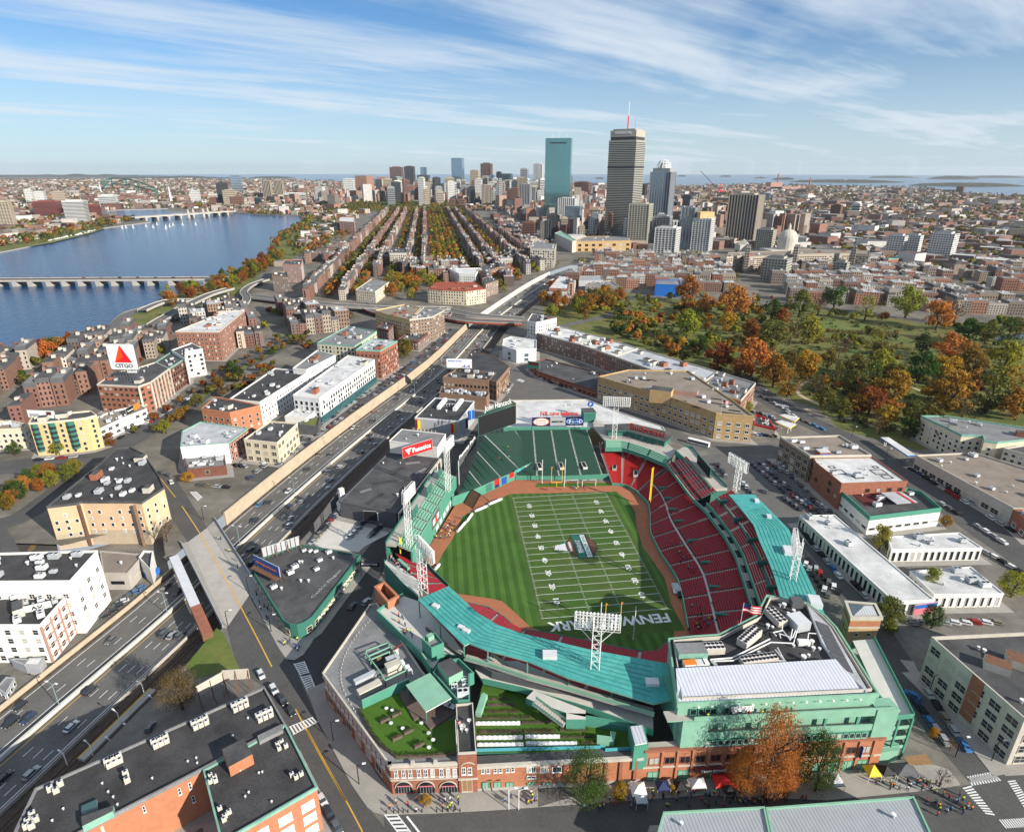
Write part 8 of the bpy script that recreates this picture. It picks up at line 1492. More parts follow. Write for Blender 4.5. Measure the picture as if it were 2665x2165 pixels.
# ------------------------------------------------------------------ trees
tr=random.Random(21)
def crown_mesh(seed,nblob,nq,s,shape=0,dens=1.):
 "leaf-sized faces laid over many clumps in a crown of unit height and radius about .5"
 g=random.Random(seed);b=MB();bl=[]
 for _ in range(nblob):
  t=g.uniform(0,2*math.pi);h=g.random();rr_=(.42*math.sin(math.pi*(.12+.8*h))if shape==0 else.40*(1.02-h)if shape==1 else.34*(1-abs(h-.45)))*g.uniform(.45,1.0);bl.append((Vector((rr_*math.cos(t),rr_*math.sin(t),.18+.74*h)),g.uniform(.10,.19)*(1 if shape!=1 else.75)))
 for c,r in bl:
  for _ in range(nq):
   n=Vector((g.gauss(0,1),g.gauss(0,1),g.gauss(.25,1))).normalized()
   if g.random()>dens:continue
   p=c+n*r*g.uniform(.6,1.08);m=(n+Vector((g.gauss(0,.45),g.gauss(0,.45),g.gauss(0,.45)))).normalized();a=m.cross(Vector((g.gauss(0,1),g.gauss(0,1),g.gauss(0,1)))).normalized()*s*g.uniform(.7,1.3);e=m.cross(a)*.75
   b.face([p-a,p+e,p+a,p-e],'leaf')
 o=b.build('crown');me=o.data;bpy.data.objects.remove(o);return me
def trunk_mesh(seed,bare=False):
 g=random.Random(seed);b=MB();P=[Vector((0,0,-.02)),Vector((g.uniform(-.02,.02),g.uniform(-.02,.02),.2)),Vector((g.uniform(-.04,.04),g.uniform(-.04,.04),.45)),Vector((0,0,.7))]
 for i,(r0)in enumerate((.032,.024,.014)):b.bar(P[i],P[i+1],r0,'bark',6)
 def limb(p,d,L_,r,k):
  q=p+d*L_;b.bar(p,q,r,'bark',4)
  if k:
   for _ in range(3):limb(p.lerp(q,g.uniform(.5,1)),(d+Vector((g.uniform(-.7,.7),g.uniform(-.7,.7),g.uniform(-.1,.5)))).normalized(),L_*.62,r*.6,k-1)
 for _ in range(9 if bare else 6):t=g.uniform(0,6.28);limb(P[1].lerp(P[3],g.random()),Vector((math.cos(t),math.sin(t),g.uniform(.5,1.1))).normalized(),.26,.011,2 if bare else 1)
 o=b.build('trunk');me=o.data;bpy.data.objects.remove(o);return me
CROWN=[crown_mesh(1,34,95,.024),crown_mesh(2,40,85,.023),crown_mesh(3,28,105,.024),crown_mesh(4,30,60,.020,1),crown_mesh(5,30,85,.023,2),crown_mesh(6,30,22,.017,0,.8)]
CROWN_F=[crown_mesh(11,24,48,.038),crown_mesh(12,28,44,.037),crown_mesh(13,22,50,.038),crown_mesh(14,16,30,.034,1),crown_mesh(15,18,30,.034,2),crown_mesh(16,18,14,.030,0,.8)]
CROWN_BIG=[crown_mesh(31,70,150,.0095),crown_mesh(32,80,130,.0095)];TRUNK=[trunk_mesh(1),trunk_mesh(2),trunk_mesh(3,True)]
TC={'O':((.43,.165,.035),'bright orange'),'U':((.26,.085,.02),'rust brown'),'Y':((.42,.25,.025),'golden yellow'),'L':((.26,.25,.03),'yellow green'),'V':((.15,.145,.028),'olive'),'G':((.06,.10,.02),'dark green'),'B':((.20,.13,.06),'bare brown'),'R':((.22,.035,.02),'dark red'),'M':((.28,.15,.022),'orange tinged olive')}
n_tree=0;FT=[]
def tree(x,y,h,col,where,shape=None,grp='park trees',wide=1.,big=False,z=0.,force=False):
 global n_tree
 d=math.hypot(x-CAM[0],y-CAM[1])
 if n_tree>=300 and not force:FT.append((x,y,h,TC[col][0]));return
 n_tree+=1;k=shape if shape is not None else(5 if col=='B' else tr.choice((0,1,2,0,1,4)));v=tr.uniform(.8,1.2);c=tuple(min(.6,q*v*tr.uniform(.9,1.12))for q in TC[col][0])
 r=thing('tree',TC[col][1]+(' spreading' if wide>1.15 else ' leafy')+' tree '+where,'tree',(x,y,z),grp);a=tr.uniform(0,6.28);s=(h*wide,h*wide,h)
 place((CROWN_BIG[n_tree%2]if big else(CROWN if d<420 else CROWN_F)[k]),'crown',r,(0,0,0),a,s,c);place(TRUNK[2 if k==5 else n_tree%2],'trunk',r,(0,0,0),a,s)
def tpx(t,x,y,rpx,col,where,**k):p=W(t,x,y);mpp=1/px_per_m(p);r_=rpx*TILE[t][2]*mpp;r_*=1.32;h=r_*k.pop('hr',2.0);tree(p.x,p.y,h,col,where,wide=k.pop('wide',min(1.5,r_*2/h/.95)),**k)
for t,x,y,yt,c,l,w in(('I',640,1395,885,'O','towering over the brick front between the tents',.5),('I',500,1365,1120,'O','standing left of the towering one before the brick front',.66),('I',745,1385,1130,'O','standing right of the towering one before the brick front',.45),('I',930,1345,1020,'G','before the brick front near the ramp',.62),('H',1720,1530,1200,'G','in front of the garage doors of the brick front',.72),('I',830,1290,1180,'V','between the orange ones and the ramp',1.0),('H',735,1530,1470,'Y','at the kerb before the arched windows',1),('H',1930,1500,1395,'Y','beside the white tent',.8),('I',105,1365,1315,'Y','among the tents',.8),('G',1080,1010,790,'B','beside the railway platform',.95),('D',1035,1330,1190,'B','at the foot of the peach hotel',.9),('D',1165,960,900,'Y','at the street corner beyond the hotel',1.3),('F',1240,1150,1000,'L','between the motel wings',1),('F',1550,1400,1260,'L','beside the motel pavilion',.9),('I',1340,420,250,'V','behind the brick lift tower',1),('I',1600,410,280,'G','at the motel end',.8),('I',2060,230,90,'L','at the end of the motel pavilion',1),('F',430,285,225,'L','behind the tan office',1.2),('I',1610,1040,985,'Y','in the street beside the ramp',1),('I',1650,1320,1230,'B','at the crossing by the ramp',1),('I',1710,1110,1050,'B','beside the concrete office',1),('F',1650,1000,930,'M','on the street of parked cars',1)):
 p=W(t,x,y);h=zpx(p,spx(t,x,yt)[1]);tree(p.x,p.y,h,c,l,grp='street trees by the ballpark',wide=w,big=px_per_m(p)*h>100,shape=None if c!='B' else 5)
fl_='in the park'
for x,y,r_,c,l in((450,1375,88,'O','large and round, near the terrace roofs'),(790,1390,68,'Y','beside the park path'),(330,1040,85,'O','at the upper edge of the park'),(300,1095,45,'Y','below the big upper orange one'),(60,930,66,'O','at the left upper corner of the park'),(170,1000,48,'O','left of the meadow'),(50,1140,66,'L','at the left of the reeds'),(570,1040,52,'G','before the low brick houses'),(740,1010,62,'V','by the park road'),(960,960,56,'G','before the mansard house'),(1150,1030,55,'L','by the footbridge'),(1400,1015,72,'L','right of the street end'),(1590,1090,76,'O','on the right upper side of the park'),(1780,1175,60,'G','right of the orange upper one'),(1890,1180,56,'V','close to the reeds'),(2020,1215,74,'G','at the right edge of the reeds'),(1500,1245,52,'G','alone in the middle of the park'),(1660,1295,72,'O','above the pond'),(1760,1390,84,'M','left of the pond'),(1620,1405,56,'Y','below the one above the pond'),(1240,1320,62,'V','in the garden plots'),(1230,1405,76,'L','in the lower garden plots'),(1080,1405,66,'V','left in the garden plots'),(570,1220,78,'V','behind the large round orange one'),(440,1170,56,'U','above the large round orange one'),(690,1180,56,'B','bare and tall by the reeds'),(800,1180,66,'L','weeping beside the bare tall one'),(990,1260,48,'B','bare on the meadow'),(1200,1245,60,'L','willowy on the meadow'),(380,1390,56,'U','left of the large round orange one'),(590,1420,56,'M','above the terrace end'),(240,1340,66,'U','behind the terrace roofs'),(130,1250,50,'G','behind the white terrace roofs'),(680,1330,46,'V','in the middle thicket'),(920,1330,50,'V','beside the path in plots'),(1450,1380,50,'V','right of the garden plots'),(640,1060,40,'U','at the low brick houses'),(2080,1130,50,'V','at the right edge'),(1700,1050,60,'B','purple bare at the park road'),(860,1000,54,'B','purple bare before the meadow')):tpx('C',x,y,r_,c,fl_+', '+l)
for x,y,r_,c,l in((580,140,78,'M','nearest the terrace end'),(670,200,66,'M','by the path fork'),(770,85,66,'Y','above the path fork'),(905,280,58,'V','at the boulevard bend'),(990,330,50,'V','by the boulevard lamp'),(1085,300,56,'M','round by the boulevard'),(1170,310,78,'U','in the thicket above the boulevard'),(1320,250,86,'M','in the middle thicket'),(1270,390,56,'Y','low by the boulevard'),(1440,360,56,'V','before the cream apartments'),(1670,280,98,'M','wide above the cream apartments'),(1900,300,106,'V','wide and tall at the right'),(2030,170,66,'Y','right of the wide tall one'),(2080,340,76,'M','at the right edge by apartments'),(1480,110,74,'G','dark beside the pond path'),(1640,100,66,'Y','left of the pond'),(1800,100,76,'M','below the pond'),(1080,190,62,'V','behind the round orange one'),(1540,440,76,'V','beside the cream apartments'),(1640,520,56,'U','between apartments and canopy'),(1420,450,56,'G','before the blue canopy'),(1240,430,46,'B','brown by the canopy'),(840,180,50,'B','at the path fork'),(960,130,60,'V','over the path'),(1200,140,60,'G','in the plots'),(1340,120,54,'V','in the right plots'),(1750,330,60,'B','bare behind the apartments'),(2000,60,80,'L','beyond the pond')):tpx('F',x,y,r_,c,fl_+', '+l)
def scatter(P,n,cols,hr,where,grp,zone=None):
 Q=[(p.x,p.y)for p in mixed(P)]if isinstance(P[0][0],str)else P;xs=[p[0]for p in Q];ys=[p[1]for p in Q];k=0;done=[]
 for _ in range(n*30):
  if k>=n:break
  p=(tr.uniform(min(xs),max(xs)),tr.uniform(min(ys),max(ys)))
  if inside(p,Q)and not bad(p,5)and all(abs(p[0]-a)+abs(p[1]-c)>5 for a,c in done):done.append(p);k+=1;tree(*p,tr.uniform(*hr),tr.choice(cols),where,grp=grp)
scatter([('B',1215,1290),('B',1500,1250),('B',1720,1235),('B',1740,1310),('B',1560,1345),('B',1400,1420),('B',1230,1350)],34,'VYMOGLMO',(14,20),'in the grove right of the highway','grove right of the highway')
scatter([('B',280,1140),('B',420,1080),('B',560,1080),('B',590,1140),('B',480,1220),('B',420,1290),('B',230,1270)],40,'LLOOVUMY',(12,19),'in the grove beside the red roofed hotel','grove beside the red roofed hotel')
scatter([('A',960,915),('A',1200,845),('A',1430,765),('A',1600,670),('A',1690,620),('A',1760,640),('A',1560,800),('A',1430,850),('A',1200,910),('A',1060,960)],75,'MUVOUMGL',(12,18),'on the near river bank','trees on the near river bank')
scatter([('A',-60,1290),('A',330,1225),('A',640,1150),('A',660,1180),('A',330,1270),('A',-60,1330)],26,'OUVRLVM',(11,17),'on the river bank left of the big sign','trees left of the big sign')
scatter([('E',560,290),('E',740,170),('E',760,200),('E',580,330)],6,'VUVL',(8,12),'on the street above the highway wall','trees above the highway wall')
scatter([('D',1290,1130),('D',1330,1040),('D',1600,950),('D',1620,980),('D',1350,1160)],7,'LVLV',(4,7),'on the bank above the highway wall','bank above the highway wall')
scatter([('D',0,1000),('D',150,970),('D',420,880),('D',510,890),('D',430,990),('D',180,1090),('D',0,1180)],14,'LVOGMV',(7,10),'in the strip left of the peach hotel','strip left of the peach hotel')
scatter([('A',350,1400),('A',640,1330),('A',660,1360),('A',380,1480)],6,'LVV',(8,11),'behind the houses by the big sign','yards by the big sign')
for x,y in((690,740),(1030,660),(1120,590),(1430,300),(1470,330),(370,790),(100,800),(1350,390),(1220,500)):tpx('D',x,y,34,tr.choice('UVGLM'),'on the square, '+('in front of the yellow apartments' if x<500 else 'along the middle strip'),grp='trees on the square')
scatter([('E',1850,140),('B',1740,1300),('C',0,1180),('C',250,1250),('C',330,1400),('F',400,100),('F',0,0)],40,'GVMOLMYV',(10,15),'in the thicket behind the terrace roofs','thicket behind the terraces')
scatter([('F',560,170),('F',900,100),('F',1500,60),('F',2137,150),('F',2137,380),('F',1900,340),('F',1500,420),('F',1050,330),('F',880,220)],34,'MYVOLMU',(9,14),'in the lower park belt','lower park belt')
scatter([('C',0,880),('C',450,960),('C',900,985),('C',1500,1060),('C',2137,1060),('C',2137,1110),('C',1500,1090),('C',900,1010),('C',0,1000)],30,'OLVYMG',(10,15),'along the upper park edge','upper park edge')
scatter([('B',1480,1340),('B',1900,1260),('C',100,940),('C',520,970),('C',720,1100),('C',420,1260),('C',100,1260),('B',1740,1410)],60,'OYLMVLU',(9,14),'in the left part of the park','left part of the park')
scatter([('C',500,1080),('C',1100,1080),('C',1900,1200),('C',2000,1300),('C',1500,1330),('C',900,1330),('C',500,1300)],22,'VLGBM',(6,11),'low among the reeds in the park','low trees among the reeds')
scatter([('A',1580,1040),('A',1700,960),('A',2137,1000),('E',330,60),('E',200,130),('D',1960,80),('D',1700,240),('D',1640,150)],26,'VUBVML',(8,13),'between the ramps and the square','trees near the ramps')
scatter([('D',0,420),('D',600,330),('D',1000,190),('A',1060,1080),('A',600,1240),('A',0,1340)],40,'VULGMV',(8,12),'in the yards by the river houses','yards by the river houses')
scatter([('B',0,1080),('B',260,1120),('B',560,1180),('B',1060,1080),('B',1100,1030),('B',700,1010),('B',0,980)],90,'VULOMV',(9,14),'between the old houses','trees between the old houses')
for o_ in(-6,7):
 for p in resample([Vector((*q,0))for q in offset_line([q[:2]for q in mixed([('D',900,660),('D',1080,540),('D',1260,410),('D',1400,300),('D',1600,195),('D',1960,0)])],o_)],16):tree(p.x,p.y,tr.uniform(6,9),tr.choice('UVMBG'),'along the street of the square',grp='trees on the square')
scatter([('D',1250,430),('D',1400,330),('D',1700,230),('D',1950,130),('E',60,200),('D',1700,280),('D',1420,440)],20,'UVVB',(6,9),'behind the long white block','trees behind the long white block')
def blob(mb,x,y,z,r,h,col,g,n=34):
 for _ in range(n):
  v=Vector((g.gauss(0,1),g.gauss(0,1),g.gauss(.3,1))).normalized();p=Vector((x+v.x*r,y+v.y*r,z+h*.55+v.z*h*.45));a=v.cross(Vector((g.gauss(0,1),g.gauss(0,1),g.gauss(0,1)))).normalized()*r*.5;e=v.cross(a)*.8;mb.face([p-a,p+e,p+a,p-e],'leaf_far');k=g.uniform(.65,1.25);mb.c.append(tuple(q*k for q in col))
wood=MB();wood.c=[];wg=random.Random(8);WC=[TC[k][0]for k in 'VVVMULGOY']
for y in range(835,2600,11):
 for o in(-17,-6,6,17):h=wg.uniform(11,15);blob(wood,mx(y)+o+wg.uniform(-2,2),y+wg.uniform(-4,4),0,h*.36,h,wg.choice(WC[:6]if y>1500 else WC),wg,30)
for y in range(600,2450,7):
 for o in(-171,-97,97,-59,59,-134,134,-28,28):
  if wg.random()<(.95 if abs(o)>90 else.5)and not bad((mx(y)+o,y),3):h=wg.uniform(8,14);blob(wood,mx(y)+o+wg.uniform(-5,5),y,0,h*.38,h,wg.choice(WC[:8]),wg,20)
for _ in range(900):p=(wg.uniform(-480,80),wg.uniform(2420,3120));h=wg.uniform(11,17);blob(wood,*p,0,h*.4,h,wg.choice(WC[:4]+[TC['G'][0]]*2),wg,14)
for L_,n,w in(([('A',1690,590),('A',1680,550),('A',1760,500),('A',1905,400),('A',1700,385),('A',1530,365)],260,30),([('A',0,560),('A',300,505),('A',560,450),('A',640,400)],200,40),([('A',640,440),('A',860,400)],60,16),([('A',1040,335),('A',1200,325),('A',1430,335)],90,40),([('A',1900,640),('A',2000,560),('A',2100,450)],80,20),([('A',1930,470),('A',2100,400),('B',200,650)],120,30)):
 Q=resample([Vector((*p[:2],0))for p in mixed(L_)],n)
 for p in Q:q=(p.x+wg.gauss(0,w),p.y+wg.gauss(0,w));h=wg.uniform(9,15);inside(q,river)or blob(wood,*q,0,h*.4,h,wg.choice(WC[:8]),wg,22)
for x,y,h,c in FT:
 for _ in range(7):blob(wood,x+wg.gauss(0,h*.17),y+wg.gauss(0,h*.17),h*wg.uniform(.12,.4),h*.22,h*.45,tuple(q*.9 for q in c),wg,26)
for x,y,d in far_trees:h=wg.uniform(8,14)*(1+d/9000);blob(wood,x,y,0,h*.55,h,tuple(q*.8 for q in wg.choice(WC[:7])),wg,9 if d>3000 else 14)
for _ in range(220):
 x,y=wg.uniform(150,900),wg.uniform(420,1000)
 if not bad((x,y),4):h=wg.uniform(6,11);any((c[0]-x)**2+(c[1]-y)**2<90 for c in cand)or blob(wood,x,y,0,h*.4,h,wg.choice(WC[:6]),wg,22)
stuff(wood.build('woodland'),'autumn trees of the far avenues, banks and gardens')
shrub=MB();sg_=random.Random(4);FP=[(p.x,p.y)for p in mixed([('E',1850,140),('B',1740,1320),('C',300,1000),('C',900,1010),('C',1500,1090),('C',2137,1180),('C',2300,1420),('F',1900,360),('F',1500,480),('F',1050,400),('F',880,250),('F',500,130)])];k=0
xs,ys=[p[0]for p in FP],[p[1]for p in FP];shrub.c=[]
while k<850:
 p=(sg_.uniform(min(xs),max(xs)),sg_.uniform(min(ys),max(ys)))
 if inside(p,FP):k+=1;h=sg_.uniform(.8,3.2);c=sg_.choice(((.16,.15,.045),(.09,.115,.03),(.20,.15,.06),(.07,.10,.03)));blob(shrub,*p,0,h*sg_.uniform(.6,1.2),h,c,sg_,14)
for L_ in([('C',780,1150),('C',1100,1160),('C',1450,1220)],[('C',300,1060),('C',600,1090),('C',860,1060)],[('C',1750,1210),('C',2137,1270)],[('C',900,1100),('C',1300,1120)]):
 for p in resample([Vector((*q[:2],0))for q in mixed(L_)],150):blob(shrub,p.x+sg_.gauss(0,3),p.y+sg_.gauss(0,3),0,1.3,2.6,(.20,.165,.055),sg_,10)
stuff(shrub.build('undergrowth'),'low shrubs and reeds covering the park ground')
# ------------------------------------------------------------------ vehicles
def car_meshes(L_,w,h,cab0,cab1,hood,kind):
 "body shell, glasshouse, wheel; local x forward"
 b=MB();z0,zb=.28,hood;prof=[(-L_/2,z0+.15),(-L_/2+.05,zb*.98),(-L_/2+.35,zb),(L_/2-.9,zb*.98),(L_/2-.1,zb*.80),(L_/2,z0+.2)]
 sec=lambda s:[(x,s*(w/2-(.06 if abs(x)>L_/2-.3 else 0)),z)for x,z in prof];l,r=sec(1),sec(-1);n=len(prof);b.v+=l+r
 for i in range(n-1):b.f.append((i,i+1,n+i+1,n+i));b.m.append(b.mi('car_paint'))
 b.f+=[tuple(range(n-1,-1,-1)),tuple(range(n,2*n)),(0,n,2*n-1,n-1)];b.m+=[b.mi('car_paint')]*3
 t0,t1=cab0+.45,cab1-.7;b.prism([(t0,-w/2+.22),(t1,-w/2+.22),(t1,w/2-.22),(t0,w/2-.22)],h-.06,h,'car_paint',None,True)
 for x,m in((L_/2-.05,'headlight'),(-L_/2-.02,'taillight')):
  for s in(-1,1):b.box(x-.06,s*w*.36-.2,zb*.6,x+.07,s*w*.36+.2,zb*.6+.16,m)
 body=b.build('body').data;b=MB();lo=[(cab0,-w/2+.07),(cab1,-w/2+.07),(cab1,w/2-.07),(cab0,w/2-.07)];hi=[(t0,-w/2+.24),(t1,-w/2+.24),(t1,w/2-.24),(t0,w/2-.24)]
 b.v+=[(x,y,zb*.97)for x,y in lo]+[(x,y,h-.05)for x,y in hi]
 for i in range(4):b.f.append((i,(i+1)%4,4+(i+1)%4,4+i));b.m.append(b.mi('glass'))
 glass=b.build('window').data;b=MB();b.bar((0,-.12,.33),(0,.12,.33),.33,'tyre',10);b.bar((0,-.13,.33),(0,.13,.33),.19,'steel',8);wheel=b.build('wheel').data
 for nm in('body','window','wheel'):bpy.data.objects.remove([o for o in COL.objects if o.data is not None and o.data.name.split('.')[0]==nm and o.parent is None][0])
 return body,glass,wheel,L_,w
CARS=[car_meshes(4.7,1.85,1.45,-1.9,1.25,.95,'sedan'),car_meshes(4.8,1.95,1.75,-2.25,1.1,1.08,'suv'),car_meshes(4.1,1.78,1.5,-1.95,1.0,.95,'hatch'),car_meshes(5.8,2.1,2.4,-2.8,2.2,1.25,'van')]
KN=['saloon car','estate car','hatchback','van'];PAL=[((.012,.012,.014),'black',7),((.60,.60,.59),'white',5),((.33,.34,.35),'silver',5),((.09,.095,.10),'dark grey',4),((.02,.035,.09),'navy blue',2),((.30,.015,.012),'red',2),((.05,.16,.36),'blue',1),((.20,.17,.12),'beige',1)]
PW=[p for p in PAL for _ in range(p[2])];tg=random.Random(77);ncar=0;more_cars=MB();more_cars.c=[]
def car(x,y,ang,where,grp,z=.04,k=None,col=None):
 global ncar
 if ncar>=300:c=tg.choice(PW)[0];cbox(more_cars,x,y,ang,4.5,1.8,z+.3,z+.95,c,c);cbox(more_cars,x-.2*math.cos(ang),y-.2*math.sin(ang),ang,2.6,1.6,z+.95,z+1.45,(.03,.035,.04),c);return
 ncar+=1;k=tg.choice((0,0,1,1,2))if k is None else k;c=next(p for p in PAL if p[1]==col)if col else tg.choice(PW);r=thing('van' if k==3 else 'car',c[1]+' '+KN[k]+' '+where,KN[k],(x,y,z),grp);r.rotation_euler=(0,0,ang);B=CARS[k];place(B[0],'body',r,(0,0,0),0,None,c[0]);place(B[1],'window',r,(0,0,0))
 if px_per_m((x,y,0))>3.3:
  for sx in(-.31,.31):
   for sy in(-1,1):place(B[2],'wheel',r,(B[3]*sx,sy*(B[4]/2-.1),0))
def cars(t,x0,y0,x1,y1,n,where,grp,across=0,z=.04,skip=.0,flip=False):
 a,c=W(t,x0,y0,z),W(t,x1,y1,z);d=(c-a);ang=math.atan2(d.y,d.x)+(math.pi/2+across if across else 0)+(math.pi if flip else 0)
 for k in range(n):
  if tg.random()<skip:continue
  p=a.lerp(c,(k+.5)/n);car(p.x+tg.uniform(-.2,.2),p.y+tg.uniform(-.2,.2),ang+tg.uniform(-.05,.05),where,grp,z)
tot=line_len(pike)
for o_,sg in((-12.6,1),(-9.2,1),(-5.4,1),(3.6,-1),(7,-1),(10.4,-1),(13.4,-1)):
 Lo=offset_line(pike,o_);s=tg.uniform(20,60);T=line_len(Lo)
 while s<T-60:
  p,t=at_len(Lo,s)
  if p.y>-110:car(p.x,p.y,math.atan2(t.y,t.x)+(math.pi if sg>0 else 0),'on the highway lanes '+('by the tan wall' if sg>0 else 'by the railway')+(', beyond the overpass' if p.y>440 else ', near the avenue bridge' if p.y<60 else ''),'cars on the highway',PZ+.06)
  s+=tg.uniform(26,70)if p.y<440 else tg.uniform(30,90)
cars('G',600,480,840,290,7,'parked in the row beside the white block','cars beside the white block',.9,-5.15);cars('G',1600,870,1690,1000,2,'waiting on the avenue by the long brick roof','cars on the avenue',0,.05);cars('G',1520,770,1560,850,1,'turning out of the avenue by the brick roof','cars on the avenue',0,.05);cars('G',1700,1000,1740,1060,1,'driving past the ladder crossing','cars on the avenue',0,.05);cars('G',1880,1520,2010,1750,3,'parked along the square brick wing','cars parked by the brick wing',0,.05);cars('G',860,1170,910,1080,1,'alone in the dark yard by the platform','yard car',0,.05);cars('Q6',250,170,320,80,1,'driving along the street beside the corner roof','cars in the side street',0,.05);cars('Q6',410,120,490,40,1,'second car in the street beside the corner roof','cars in the side street',0,.05)
cars('K',1540,715,1850,350,10,'parked in the long row of the parking deck','cars on the parking deck',1.2,.06);cars('K',1950,660,2080,530,3,'parked in the middle of the parking deck','cars on the parking deck',1.2,.06);cars('E',390,1420,480,1330,5,'parked by the posts of the parking deck','cars on the parking deck',1.2,.06);cars('E',320,1360,370,1310,3,'parked below the pylon on the deck','cars on the parking deck',1.2,.06)
for o_,y0,y1,w_ in((-27.5,78,420,'parked along the street above the tan wall'),(-20.8,90,400,'parked at the edge of the tan wall')):
 Lo=[p for p in offset_line(pike,o_)if y0<p[1]<y1];s=3;T=line_len(Lo)
 while s<T:p,t=at_len(Lo,s);tg.random()<.8 and car(p.x,p.y,math.atan2(t.y,t.x),w_+(' near the showroom' if p.y<160 else ' below the sleek hotel' if p.y<260 else ' near the overpass'),'cars parked above the highway');s+=7
pk='parked in the big lot'
for x0,y0,x1,y1,n,l in((440,600,660,790,9,', first row'),(490,595,720,800,9,', second row'),(540,590,640,660,4,', short row by the brick loft'),(640,820,760,900,5,', lower row'),(690,800,830,900,5,', lower inner row'),(740,810,880,920,5,', lower outer row'),(390,725,470,810,4,', beside the light tower'),(240,610,300,700,4,', upper corner'),(610,600,800,790,7,', along the brick loft'),(820,830,950,920,5,', along the red warehouse')):cars('F',x0,y0,x1,y1,n,pk+l,'cars in the big lot',1.15)
cars('F',535,790,540,780,1,'driving through the big lot','cars in the big lot');cars('F',745,1010,1010,1330,8,'parked beside the long motel wing','cars beside the motel');cars('F',790,1200,1000,1420,8,'parked nose-in along the first base wall','cars by the first base wall',1.0);cars('I',870,30,1020,240,7,'parked nose-in below the aqua roof','cars below the aqua roof',1.0);cars('I',1150,150,1230,240,3,'waiting beside the lift tower','cars beside the lift tower')
cars('I',1500,830,1690,1080,5,'parked along the ramp side street','cars in the ramp street');cars('I',1560,760,1820,1130,5,'parked along the concrete office','cars along the concrete office');cars('I',1460,385,2000,380,9,'parked in the row behind the motel','cars behind the motel',1.2)
for x0,y0,x1,y1,n,l in((1420,640,2080,1040,13,'driving along the boulevard'),(1530,800,2137,1180,13,'parked by the motel side of the boulevard'),(1480,660,1900,900,9,'parked by the shop block'),(650,290,960,430,7,'driving past the filling stations'),(500,190,740,320,6,'driving at the park corner'),(1880,1150,2137,1300,5,'parked at the motel corner')):cars('F',x0,y0,x1,y1,n,l,'cars along the boulevard',skip=.25)
cars('F',460,290,590,330,7,'parked by the tan office rear','cars behind the tan office',1.2);cars('F',460,430,600,445,6,'parked at the filling station shop','cars at the filling station',1.2);cars('E',1250,470,1230,540,4,'parked beside the brown hall','cars by the brown hall',1.2);cars('E',1360,420,1660,520,5,'driving on the street behind the white roof','cars behind the white roof');cars('D',660,740,1180,440,10,'driving through the square','cars in the square',skip=.2);cars('D',860,640,1250,390,8,'parked along the sign building','cars by the sign building',skip=.2);cars('D',200,830,560,800,5,'parked before the yellow apartments','cars by the yellow apartments');cars('D',1220,980,1420,1000,4,'parked beyond the avenue corner','cars at the avenue corner');cars('D',1440,860,1530,870,3,'parked at the cream showroom','cars at the showroom',1.1);cars('D',970,900,1060,930,2,'stopped at the avenue junction','cars at the junction');cars('A',600,1180,700,1060,2,'driving on the shore road','cars on the shore road',z=.06);cars('A',20,768,1350,768,12,'crossing the river bridge','cars on the river bridge',z=7.25)
p=W('D',1060,965);car(p.x,p.y,R_(120),'leaving the square towards the avenue','delivery vans',k=3,col='white');p=W('I',1490,800);car(p.x,p.y,R_(128),'parked beside the ramp','delivery vans',k=3,col='white');p=W('D',1640,840);car(p.x,p.y,R_(40),'at the showroom doors','delivery vans',k=3,col='white')
a,c=W('Q3',1240,730),W('Q3',1475,790);r=thing('bus','white articulated city bus behind the roof deck','bus',(a+c)/2);d=(c-a).normalized();b=MB();m=(a+c)/2;b.obox((m.x,m.y),(d.x,d.y),(c-a).length/2,1.3,.4,3.1,'white_paint');b.build('body',r);b=MB();b.obox((m.x,m.y),(d.x,d.y),(c-a).length/2-.2,1.33,1.5,2.5,'glass_dark');b.build('window',r)
for f in(.12,.5,.88):
 for s in(-1,1):p=a.lerp(c,f)+Vector((-d.y,d.x,0))*(1.1*s);b=MB();b.bar((p.x,p.y-.15,.5),(p.x,p.y+.15,.5),.5,'tyre',8);b.build('wheel',r)
stuff(more_cars.build('more_cars'),'remaining parked and moving cars')
def lamp(p,h,label,arms=2,m='lamp_green',grp='street lamps',dirv=(1,0)):
 r=thing('street_lamp',label,'street lamp',p,grp);b=MB();b.bar(p,p+Vector((0,0,h)),.14,m,5);b.build('post',r);b=MB()
 for s in((-1,1)if arms==2 else(1,)):q=p+Vector((dirv[0]*1.9*s,dirv[1]*1.9*s,h+.5));b.bar(p+Vector((0,0,h-.1)),q,.09,m);b.obox((q.x,q.y),dirv,.5,.22,q.z-.1,q.z+.12,'white_metal')
 b.build('arm',r)
for y in(-60,-25,30,75,120,165,215,265,320,375):
 i=min(range(len(pike)),key=lambda k:abs(pike[k][1]-y));p=Vector((*pike[i],PZ+1.2));t=(V2(pike[i+1])-V2(pike[i])).normalized();lamp(p,9,'double armed highway lamp on the middle barrier',2,grp='highway lamps on the barrier',dirv=(t.y,-t.x))
for t,x,y in(('K',345,440),('K',845,1240),('K',615,1630),('K',1095,1680),('H',160,1130),('H',320,1400),('N',1730,828),('N',1868,830),('I',1590,780),('I',1740,1150),('I',1950,1170),('F',1070,450),('F',1280,590),('F',520,215)):lamp(W(t,x,y,.15),7,{'K':'slim dark lamp on the avenue bridge','H':'slim dark lamp at the brick corner','N':'short lamp on the pavement before the brick front','I':'lamp along the ramp street','F':'lamp beside the boulevard'}[t],1,'black_metal' if t!='N' else 'white_metal')
for x,y in((1610,890),(1740,1050),(1340,1205),(1470,1370),(1035,1560),(1270,1520),(750,1670)):p=W('M',x,y,PZ+1);lamp(p,4.5,'white platform lamp beside the railway tracks',1,'white_metal','platform lamps',(-.8,.5))
